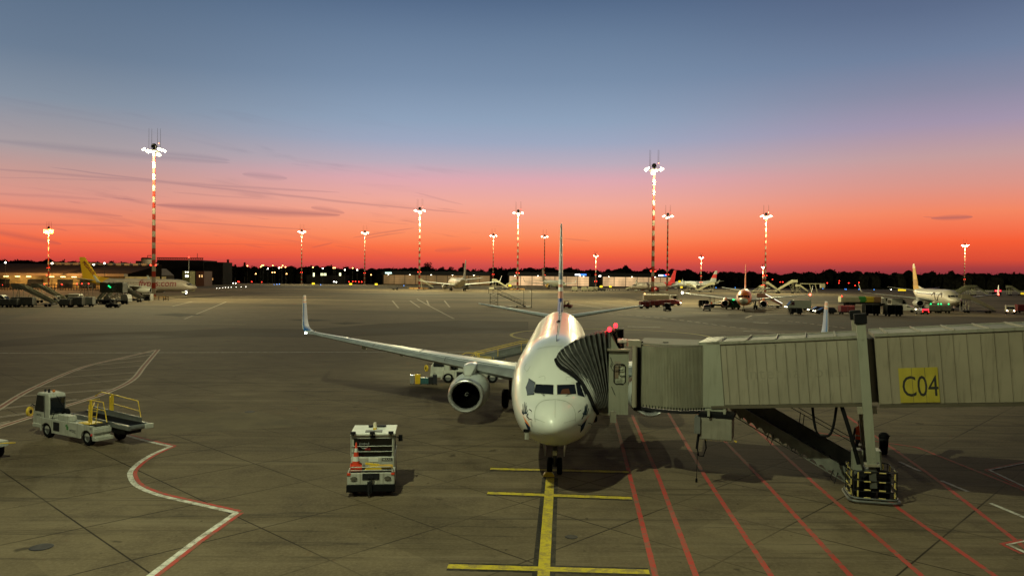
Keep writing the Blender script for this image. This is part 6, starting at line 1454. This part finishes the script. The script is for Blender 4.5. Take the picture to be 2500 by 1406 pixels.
def tractor(label, px, py, deg, m, front=None, group=None):
    r = V_('tractor', label, 'tug', px, py, deg, group); b = MB(); b.b2(-1.4, 1.5, -.75, .75, .3, .95); b.b2(-1.5, -1.2, -.7, .7, .25, .6); b.build('body', m, r, bevel=.05)
    b = MB(); b.b2(-.75, .5, -.7, .7, 1.85, 1.95)
    for x in (-.72, .47):
        for sg in (-1, 1): b.bar((x, sg * .66, .9), (x, sg * .66, 1.86), .07)
    b.build('canopy', m, r); b = MB(); b.b2(-.55, -.2, -.5, .5, .95, 1.15); b.b2(-.62, -.52, -.5, .5, 1.1, 1.5); b.build('seat', M_black, r)
    b = MB(); b.b2(.42, .46, -.6, .6, 1.0, 1.8); b.build('windscreen', M_glass, r); wheels4(r, 2.8, 1.5, .32, w=.22); lights(r, 3.0, 1.5, .75, front, M_red); return r
def stairs(label, px, py, deg, m=None, Hh=3.2, L=7.0, group='mobile passenger stairs around the apron', sc_=1.0, glow_=None):
    m = m or mat('stair_cream_paint', (.30, .28, .19), .6, var=.1); r = V_('mobile_stairs', label, 'mobile stairs', px, py, deg, group, sc_)
    # low end at +x, platform at -x
    b = MB(); b.b2(-L / 2, L / 2, -.9, .9, .38, .62); b.build('chassis', M_dark, r)
    x0, x1 = -L / 2 + 1.8, L / 2 - .1
    b = MB()
    for y in (-.85, .80): b.add([(x0, y, Hh - .1), (x1, y, .65), (x1, y, 1.25), (x0, y, Hh + .95), (x0, y + .05, Hh - .1), (x1, y + .05, .65), (x1, y + .05, 1.25), (x0, y + .05, Hh + .95)], [(0, 1, 2, 3), (7, 6, 5, 4), (0, 4, 5, 1), (3, 2, 6, 7)]); b.build('side_panel', m, r); b = MB()
    b = MB(); n = 14
    for k in range(n): f = (k + .5) / n; b.box((x0 + (x1 - x0) * f, 0, Hh - (Hh - .7) * f), (.34, 1.6, .05)); b.box((x0 + (x1 - x0) * f + .16, 0, Hh - .12 - (Hh - .7) * f), (.03, 1.6, .2))
    b.build('steps', M_grey, r)
    b = MB(); b.b2(-L / 2 - .4, x0, -.9, .9, Hh - .12, Hh); b.build('platform', M_grey, r)
    b = MB(); b.b2(-L / 2 - .3, x0, -.9, -.85, Hh, Hh + 1.1); b.build('platform_side', m, r); b = MB(); b.b2(-L / 2 - .3, x0, .85, .9, Hh, Hh + 1.1); b.build('platform_side', m, r)
    b = MB()
    for x in (-L / 2 + .2, x0 - .2):
        for y in (-.75, .75): b.bar((x, y, .6), (x, y, Hh), .1); b.build('leg', m, r); b = MB()
    b.bar((-L / 2 + .2, -.75, .7), (x0 - .2, -.75, Hh - .2), .06); b.bar((x0 - .2, .75, .6), (x0 + 1.6, .75, Hh - 1.0), .06); b.build('brace', m, r)
    if glow_:
        b = MB(); b.bar((x0, -.86, Hh + .98), (x1, -.86, 1.28), .12, .14); b.build('lit_handrail', glow_, r)
    wheels4(r, L, 1.8, .34); return r
def tanker(label, px, py, deg, m, cabm, L=10.5, text_=None):
    r = V_('fuel_tanker', label, 'fuel truck', px, py, deg); b = MB(); b.b2(-L / 2, L / 2, -.5, .5, .7, .95); b.b2(-L / 2 + 1.5, L / 2 - 3, -1.1, 1.1, .6, 1.2); b.build('chassis', M_dark, r)
    b = MB(); pr = [(-1.2, 1.5), (-1.0, 1.15), (1.0, 1.15), (1.2, 1.5), (1.2, 2.6), (.95, 3.0), (-.95, 3.0), (-1.2, 2.6)]
    b.prism(pr, L - 3.0, Matrix.Translation((-L / 2, 0, 0)) @ Matrix(((0, 0, 1, 0), (1, 0, 0, 0), (0, 1, 0, 0), (0, 0, 0, 1)))); tk = b.build('tank', m, r, bevel=.1)
    b = MB(); b.prism([(L / 2 - 2.3, .6), (L / 2, .6), (L / 2 + .05, 1.5), (L / 2 - .25, 2.8), (L / 2 - 2.3, 2.85)], 2.3, Matrix.Translation((0, 1.15, 0)) @ Matrix.Rotation(rad(90), 4, 'X')); cb = b.build('cab', cabm, r, bevel=.06)
    b = MB(); b.add([(L / 2 + .06, -1.0, 1.55), (L / 2 + .06, 1.0, 1.55), (L / 2 - .2, 1.0, 2.65), (L / 2 - .2, -1.0, 2.65)], [(0, 1, 2, 3)]); b.b2(L / 2 - 1.6, L / 2 - .5, -1.162, -1.155, 1.6, 2.5); b.build('cab_window', M_glass, cb)
    wheels4(r, L, 2.3, .5, (-L * .36, -L * .24, L * .36), .35); b = MB(); b.sphere((-L / 2 + .3, -1.0, 3.1), .17, 8, 6); b.build('rear_beacon', E_amb if 'green' not in label else E_red, r)
    return r
def hiloader(label, px, py, deg, m, z0=3.0, z1=5.6):
    r = V_('catering_truck', label, 'catering truck', px, py, deg); b = MB(); b.b2(-3.6, 3.6, -1.1, 1.1, .6, .95); b.build('chassis', M_dark, r)
    b = MB(); b.prism([(1.8, .6), (3.7, .6), (3.7, 1.5), (3.4, 2.5), (1.8, 2.5)], 2.2, Matrix.Translation((0, 1.1, 0)) @ Matrix.Rotation(rad(90), 4, 'X')); b.build('cab', M_white2, r)
    b = MB(); b.b2(-3.6, 2.4, -1.25, 1.25, z0, z1); bx_ = b.build('box_body', m, r)
    b = MB()
    for k in range(4): b.lathe([(.35 + .38 * k, 0), (.35 + .38 * k, .02), (.5 + .38 * k, .02)], Matrix.Translation((.4, -1.27, z0 + .5)) @ Matrix.Rotation(rad(90), 4, 'X'), 24, 1, 1.0)
    b = MB()
    for k in range(4):
        pts = [(.9 - (1.1 - .25 * k) * math.cos(a), -1.27, z0 + .35 + (1.7 - .35 * k) * math.sin(a)) for a in [math.pi * .5 * i / 8 for i in range(9)]]; b.tube(pts, .05, 4)
    b.build('curved_stripes', M_cream, bx_)
    b = MB()
    for sg in (-1, 1): b.bar((-2.8, sg * .9, .9), (1.6, sg * .9, z0), .14); b.bar((1.6, sg * .9, .9), (-2.8, sg * .9, z0), .14)
    b.build('scissor_lift', M_grey, r); wheels4(r, 7.2, 2.2, .45); return r
def barrier(label, px, py, L=4.0, deg=0):
    r = V_('barrier', label, 'barrier', px, py, deg, 'red and white barriers round the mast feet'); b = MB()
    for z in (.45, .95): b.b2(-L / 2, L / 2, -.06, .06, z, z + .22)
    b.build('rails', mat('orange_cream_rail', (.55, .30, .08), .6), r); b = MB()
    for x in (-L / 2 + .2, 0, L / 2 - .2): b.b2(x - .08, x + .08, -.12, .12, 0, 1.25)
    b.build('posts', M_dark, r); return r
def work_stand(label, px, py, deg, L, Hh, W_=1.6, ladder=True, sc_=1.0):
    m = mat('work_stand_steel', (.07, .062, .045), .6, .2); r = V_('work_stand', label, 'work platform', px, py, deg, None, sc_); b = MB(); hw = W_ / 2; p0 = -L / 2; p1 = p0 + 2.0
    for x in (p0, p1):
        for y in (-hw, hw): b.bar((x + (.45 if not ladder and x == p1 else 0), y, .2), (x, y, Hh), .08)
    for z in (.4, Hh * .35, Hh * .68): b.bar((p0, -hw, z), (p1, -hw, z + Hh * .3), .05); b.bar((p1, -hw, z), (p0, -hw, z + Hh * .3), .05); b.bar((p0, -hw, z), (p1, -hw, z), .06)
    b.build('tower_frame', m, r); b = MB(); b.b2(p0 - .5, p1 + .1, -hw, hw, Hh, Hh + .08); b.build('platform', m, r); b = MB()
    for x in (p0 - .4, p0 + .8, p1):
        for y in (-hw, hw): b.bar((x, y, Hh), (x, y, Hh + 1.1), .05)
    for y in (-hw, hw): b.bar((p0 - .4, y, Hh + 1.1), (p1, y, Hh + 1.1), .05); b.bar((p0 - .4, y, Hh + .55), (p1, y, Hh + .55), .04)
    b.build('guard_rail', m, r)
    if ladder:
        b = MB()
        for y in (-hw, hw): b.bar((p1, y, Hh), (L / 2, y, .3), .06, .16); b.bar((p1, y, Hh + 1.0), (L / 2, y, 1.3), .05); b.bar((p1, y, Hh + .5), (L / 2, y, .8), .04)
        for k in range(9): f = (k + .5) / 9; b.box((p1 + (L / 2 - p1) * f, 0, Hh - (Hh - .3) * f), (.3, W_, .04)); b.bar((p1 + (L / 2 - p1) * f, -hw, Hh - (Hh - .3) * f), (p1 + (L / 2 - p1) * f, -hw, Hh + 1 - (Hh - .3) * f), .04)
        b.build('ladder', m, r)
    b = MB(); b.b2(p0 - .3, (L / 2 if ladder else p1 + .6), -hw - .1, hw + .1, .2, .34); b.build('base', m, r); wheels4(r, L * .8, W_, .22, w=.14); return r
CB = gd
M_van = mat('van_grey_green', (.16, .18, .15), .5, coat=.3); M_dcar = mat('black_car_paint', (.008, .008, .009), .5, coat=.1, spec=.2); M_dcart = mat('black_cart_cover', (.007, .008, .007), .9, var=.5, spec=.05)
M_curt = mat('grey_canvas', (.15, .145, .12), .8, var=.2); M_scr = mat('stair_cream_paint', (.30, .28, .19), .6, var=.1)
# ---- left group
cart('baggage cart with grey cover, first of the left pair at the image edge', 12, 750, 2, M_curt, group='baggage carts at the left'); cart('baggage cart with open curtain, in the middle of the left pair', 31, 750, 2, M_curt, group='baggage carts at the left'); cart('long covered cart at the right end of the left pair', 57, 749.5, 2, M_curt, L=5.2, Hh=2.3)
van('white van half cut by the left edge behind the carts', -3, 745, 4, M_white2)
stairs('large cream mobile stairs, left of the two by the cart pairs', 85, 748, 0, M_scr, 4.3, 9.5); stairs('cream mobile stairs standing behind the larger one at the left', 122, 739, 0, M_scr, 4.0, 8.5)
tractor('tractor with pale canopy pulling the short cart train', 139, 741, 0, M_white2); van('small white truck in the crowded equipment row at the left', 176, 737, 180, M_white2, 5, 2, 2.2, name='truck', cat='truck')
cart('short cart with red end lamps, left one of the second pair', 162, 750, 2, M_curt, 2.6, group='second pair of carts at the left'); cart('rounded white covered cart, right one of the second pair', 186, 749.5, 2, M_curt, 3.6, Hh=2.3); cart('white long cart right beside the rounded one', 209, 748.5, 2, mat('pale_canvas', (.32, .32, .28), .8), 4.2, Hh=2.3)
work_stand('pale high lift platform below the yellow tail', 222, 738, 0, 4.5, 4.4, 2.0, False); tractor('low tractor behind the green-lit catering box', 262, 741, 180, M_white2)
for i, (px_, sgn_) in enumerate(((252, 1), (268, 1))):
    r = V_('loading_ramp', ('left' if i == 0 else 'right') + ' slanted pale loading ramp left of the catering box', 'loading ramp', px_, 741, 0, 'slanted ramps by the catering box'); b = MB(); b.bar((-1.2, -.6, 1.2), (1.6, -.6, 4.4), .2, .5); b.bar((-1.2, .6, 1.2), (1.6, .6, 4.4), .2, .5); b.build('ramp_rails', M_cream2, r); b = MB(); b.b2(-2, 2.4, -1, 1, .5, 1.2); b.build('base', M_curt, r); wheels4(r, 4, 2, .35)
hl = hiloader('catering truck with raised dark box and curved stripes, green lamps', 283, 742, 0, mat('dark_green_box', (.05, .055, .04), .6)); b = MB()
for x, z in ((-1.2, 4.7), (-.8, 4.4)): b.sphere((x, -1.35, z), .16, 8, 6)
b.build('green_lamp', E_grn, hl)
stairs('pale stairs with pink lit top rail right of the catering box', 312, 734, 0, mat('white_stair', (.5, .48, .42), .6), 4.4, 6.5); stairs('lower covered stairs at the foot of the left mast', 325, 737, 0, M_curt, 2.6, 5.5)
r = V_('container', 'open square container at the foot of the left mast', 'container', 357, 734, 0); b = MB(); b.b2(-1.2, 1.2, 0, 2, 1.75, 2.0); b.b2(-1.2, -1.0, 0, 2, 0, 1.75); b.b2(1.0, 1.2, 0, 2, 0, 1.75); b.b2(-1, 1, 1.8, 2, 0, 1.75); b.build('shell', M_white2, r); b = MB(); b.lathe([(.55, 0), (.5, .3), (.01, .4)], Matrix.Translation((0, .6, .8)) @ Matrix.Rotation(rad(90), 4, 'X'), 14); b.build('drum', M_dark, r)
barrier('barrier right of the left mast foot', 388, 733, 4.5); barrier('striped barrier block at the far right of the left mast foot', 405, 734, 1.8); barrier('barrier left of the left mast foot', 366, 733.5, 2.0)
tractor('small dark tractor alone in front of the catering truck', 276, 751, 0, M_dark); 
# ---- middle
r = V_('dolly', 'small dark dolly alone left of the striped airliner', 'dolly', 965, 708, 0, sc_=1.6); b = MB(); b.b2(-1.2, 1.2, -.5, .5, .35, .55); b.bar((-1.2, 0, .5), (-2.0, 0, .4), .08); b.b2(.6, 1.0, -.4, .4, .55, 1.1); b.build('frame', M_dark, r); wheels4(r, 2, 1, .28, w=.12)
barrier('barrier left of the mast by the striped airliner', 1010, 707, 6); barrier('barrier right of the mast by the striped airliner', 1034, 707, 6); barrier('barrier left of the mast near the fin', 1254, 709, 5); barrier('barrier right of the mast near the fin', 1272, 709, 5)
stairs('mobile stairs up to the striped airliner on its left', 1040, 705, 180 + 180, M_scr, 4.6, 8.5, sc_=1.15); stairs('stairs with lit steps left of the bright hangar', 1222, 707, 0, M_scr, 4.2, 8, sc_=1.3); stairs('folded mobile stairs left of the mast near the fin', 1243, 707, 180, M_scr, 4.0, 7.5, sc_=1.3)
cart('small equipment cart left of the lit stairs', 1200, 708, 0, M_scr, 3, 1.6, 1.6)
work_stand('dark work platform with long ladder above the left tailplane', 1240, 750, -4, 9.5, 3.6, 1.8); work_stand('tall narrow dark work tower left of the aircraft fin', 1288, 751, 90, 2.6, 4.2, 2.1, False)
tractor('dark tug parked just right of the aircraft fin', 1383, 752, 160, M_dred)
for i, px_ in enumerate((1403, 1426, 1442, 1452)): cart(('first', 'second', 'third', 'fourth')[i] + ' pale cart from the left in the row below the hangar gap', px_, 711, 0, M_scr, 3.4, 1.8, 2.6, group='pale carts in front of the hangars')
for i, px_ in enumerate((1464, 1472)): cart(('left', 'right') [i] + ' flat dark trolley right of the pale cart row', px_, 710.5, 0, M_dark, 3.2, 1.6, 1.5, group='flat trolleys in front of the hangars')
for i, px_ in enumerate((1483, 1489, 1495, 1502, 1513, 1769 - 0, 1775, 1784)):
    r = V_('marker_cone', 'tiny apron cone in the scattered row ' + ('left of the red-tailed airliner' if px_ < 1600 else 'right of the small bright mast'), 'cone', px_, 709, 0, 'tiny cones on the far apron'); b = MB(); b.cyl((0, 0, 0), (0, 0, 1.0), .35, .08, 8); b.build('cone_body', M_scr if px_ > 1600 else M_dark, r)
stairs('mobile stairs at the nose of the red-tailed airliner', 1543, 709, 180, M_scr, 3.0, 8.0, sc_=1.1)
tanker('white fuel truck behind the dark red carts', 1612, 741, 0, mat('tank_white_red', (.34, .31, .26), .5), M_white2, 11)
for i, (px_, py_) in enumerate(((1573, 753), (1596, 750), (1614, 748.5), (1634, 747))): cart(('leftmost', 'second', 'third', 'rightmost')[i] + ' dark red covered cart in front of the white fuel truck', px_, py_, 8, M_dred, 2.7, 1.5, 1.9, group='dark red baggage carts')
tractor('dark tug facing the camera before the red carts', 1629, 759, -90, M_dark); van('red vehicle with one bright lamp at the end of the red carts', 1647, 746, -20, mat('deep_red', (.25, .02, .02), .5), 3.5, 1.8, 1.9, front=E_lamp, name='crew_vehicle', cat='vehicle')
person('worker standing right of the red vehicle lamp', (gp(1663, 745).x, gp(1663, 745).y, 0), rad(60))
car('pale hatchback seen from behind left of the orange airliner', 1725, 758, 80, mat('silver_car', (.38, .38, .35), .4, coat=.4)); cart('dark open cart behind the pale hatchback', 1718, 750, 30, M_dcart, 2.6, 1.5, 2.0)
for i, px_ in enumerate((1737, 1752)): person(('left' if i == 0 else 'right') + ' worker by the loader under the orange airliner wing', (gp(px_ + 20 * i, 751).x, gp(px_ + 20 * i, 751).y, 0), rad(90 * i))
belt = V_('cargo_loader', 'loader with orange engine covers beneath the orange airliner left wing', 'loader', 1752, 751, 0); b = MB(); b.b2(-2.4, 2.4, -.9, .9, .5, 1.0); b.bar((-2.2, -.8, 1), (-2.2, -.8, 3.2), .12); b.bar((-1.2, -.8, 1), (-1.2, -.8, 3.2), .12); b.bar((-2.2, .8, 1), (-2.2, .8, 3.2), .12); b.build('frame', M_dark, belt); b = MB(); b.bar((-1.0, 0, 1.2), (3.0, 0, 2.4), 1.0, .2); b.build('belt', M_grey, belt); wheels4(belt, 4.8, 1.8, .4)
r = van('green lit service truck left of the orange airliner nose', 1788, 755, -70, mat('dark_green_truck', (.02, .07, .03), .6), 4.2, 2.1, 2.5, name='service_truck', cat='truck')
b = MB()
for y in (-.8, 0, .8): b.sphere((1.5, y, 2.62), .2, 8, 6)
b.build('green_lamp', E_grn, r); lamp((2.4, 0, 2.4), 400, (.05, 1, .3), .2, r)
stairs('red-sided mobile stairs with white lit handrail right of the orange airliner', 1880, 751, -6, mat('brown_red_stair', (.24, .10, .06), .6), 2.9, 6.6, glow_=glow('white_rail', (1, .98, .85), 1.6))
b = MB(); b.bar((0, 0, .45), (.5, -6, .4), .14); r = V_('tow_bar', 'tow bar in front of the orange airliner nose wheel', 'tow bar', 1820, 758, 0); b.build('bar', M_grey, r)
stairs('pale mobile stairs left of the orange airliner behind its wing', 1722, 713, 180, M_scr, 3.6, 8, sc_=1.3); stairs('pale ramp stairs right of the small yellow sign', 1690, 711, 0, M_scr, 3.2, 6, sc_=1.2)
stairs('cream stairs at the foot of the mast right of the orange airliner', 1884, 716, 0, M_scr, 3.9, 7, sc_=1.4); stairs('large stairs rising right behind the orange airliner right wing', 1918, 716, 180, M_scr, 4.8, 9, sc_=1.4); stairs('stairs right of the large one behind the right wing', 1958, 715, 0, M_scr, 3.4, 6, sc_=1.2); stairs('distant stairs partly hidden by the mast at the orange airliner', 1850, 715, 180, M_scr, 3.0, 6, sc_=1.1)
r = V_('gantry', 'pale flat gantry right of the large stairs', 'gantry', 1985, 714, 0, sc_=1.2); b = MB(); b.b2(-7, 5, -.6, .6, 4.6, 5.0); b.bar((-2, 0, 4.6), (-.8, 0, 0), .3); b.bar((1, 0, 4.6), (2.4, 0, 0), .3); b.b2(4, 6.2, -1, 1, 2.6, 5.0); b.build('frame', M_scr, r)
# ---- right
van('grey green van with raised roof right of the orange airliner stairs', 1948, 757, 178, M_van, 6.3, 2.1, 2.7, front=E_lamp, rear=E_red); cart('dark square cart in front of the grey green van', 1942, 767, 0, M_dcart, 2.8, 1.5, 1.5)
car('black car with lit headlights, nearer to the van', 2014, 766, 178, M_dcar, front=E_lamp, L=5.0); car('black estate car just behind the first black car', 1996, 763, 172, M_dcar, front=E_lamp, L=4.4)
g_ = mat('green_yellow_tank', (.50, .49, .36), .5); t = g_.node_tree; q = G(t); bb = t.nodes['Principled BSDF']; s3 = q.n('ShaderNodeSeparateXYZ'); tc_ = q.n('ShaderNodeTexCoord'); t.links.new(tc_.outputs['Object'], s3.inputs[0])
v = q.m('ADD', s3.outputs[0], q.m('MULTIPLY', q.m('SUBTRACT', q.noise(tc_.outputs['Object'], 1.4, 3), .5), 2.4)); t.links.new(q.ramp(q.m('DIVIDE', q.m('ADD', v, 8), 16), [(0, (.38, .36, .25)), (.37, (.03, .22, .03)), (.50, (.50, .38, .03)), (.66, (.20, .12, .06))], 'CONSTANT'), bb.inputs['Base Color'])
tk = tanker('pale fuel tanker with green and yellow flame pattern behind the black carts', 2110, 747, -2, g_, M_white2, 15.5)
text('lettering', 'air bp', 1.3, mat('faint_green_letters', (.25, .30, .18), .6), tk, Matrix.Translation((-6.2, -1.215, 1.7)) @ Matrix.Rotation(rad(90), 4, 'X'))
cart('dark red cart right of the black cars', 2066, 767, 0, M_dred, 3.6, 1.6, 2.1); cart('black ragged cart below the tanker flames', 2126, 770, 0, M_dcart, 3.6, 1.8, 2.6, group='black carts beside the bridge column caps'); cart('black cart right of the other one, by the truck cab', 2180, 772, 0, M_dcart, 3.8, 1.8, 2.6, group='black carts beside the bridge column caps')
van('white truck with open lit cab under the gold-tailed airliner wing', 2192, 752, 4, M_white2, 5.2, 2.3, 2.9, name='truck', cat='truck'); van('white off-road vehicle with bright headlights below the engine', 2212, 762, -35, M_white2, 4.4, 1.9, 1.9, front=E_lamp, name='jeep', cat='vehicle')
rc = car('small car with red lit rear window', 2251, 767, 85, M_dcar, rear=E_red, L=3.9); b = MB(); b.b2(-2.0, -1.95, -.7, .7, 1.0, 1.35); b.build('lit_rear_panel', glow('red_panel', (1, .03, .06), 2.2), rc)
for i, px_ in enumerate((2278, 2303)):
    r = cart(('left' if i == 0 else 'right') + ' pale service cart with green lamps under the gold-tailed airliner', px_, 764, 0, M_curt, 3.2, 1.7, 2.1, group='service carts with green lamps'); b = MB(); b.sphere((-1.0, -.7, 2.3), .16, 8, 6); b.sphere((.9, -.7, 2.3), .16, 8, 6); b.build('green_lamp', E_grn, r)
stairs('mobile stairs at the nose of the gold-tailed airliner', 2386, 764, -4, mat('beige_stair', (.30, .27, .20), .6), 3.6, 8.2)
van('pale van with lit headlights at the right edge', 2466, 766, -120, mat('beige_van', (.40, .36, .28), .5), 4.9, 2.0, 2.1, front=glow('warm_headlamp', (1, .62, .45), 30)); cart('dark red cart behind the pale van at the right edge', 2496, 764, 0, M_dred, 3.6, 1.5, 2.2)
for i, (px_, py_, dg, lb) in enumerate(((2345, 722, 180, 'bright cream stairs just left of the far right mast'), (2358, 722, 180, 'cream stairs directly at the far right mast'), (2392, 722, 0, 'cream stairs right of the far right mast'), (2478, 722, 0, 'cream stairs near the right edge beyond the red sign'), (2430, 722, 0, 'low dark equipment below the red sign'))):
    if 'dark' in lb: cart(lb, px_, py_, dg, M_dark, 6, 2, 2.2)
    else: stairs(lb, px_, py_, dg, mat('bright_stair', (.6, .6, .38), .6), 4.2, 8.0, sc_=1.15)
for o in list(bpy.data.objects):             # tidy part names that look alike
    if o.type == 'LIGHT' and not o.parent: o['kind'] = 'structure'
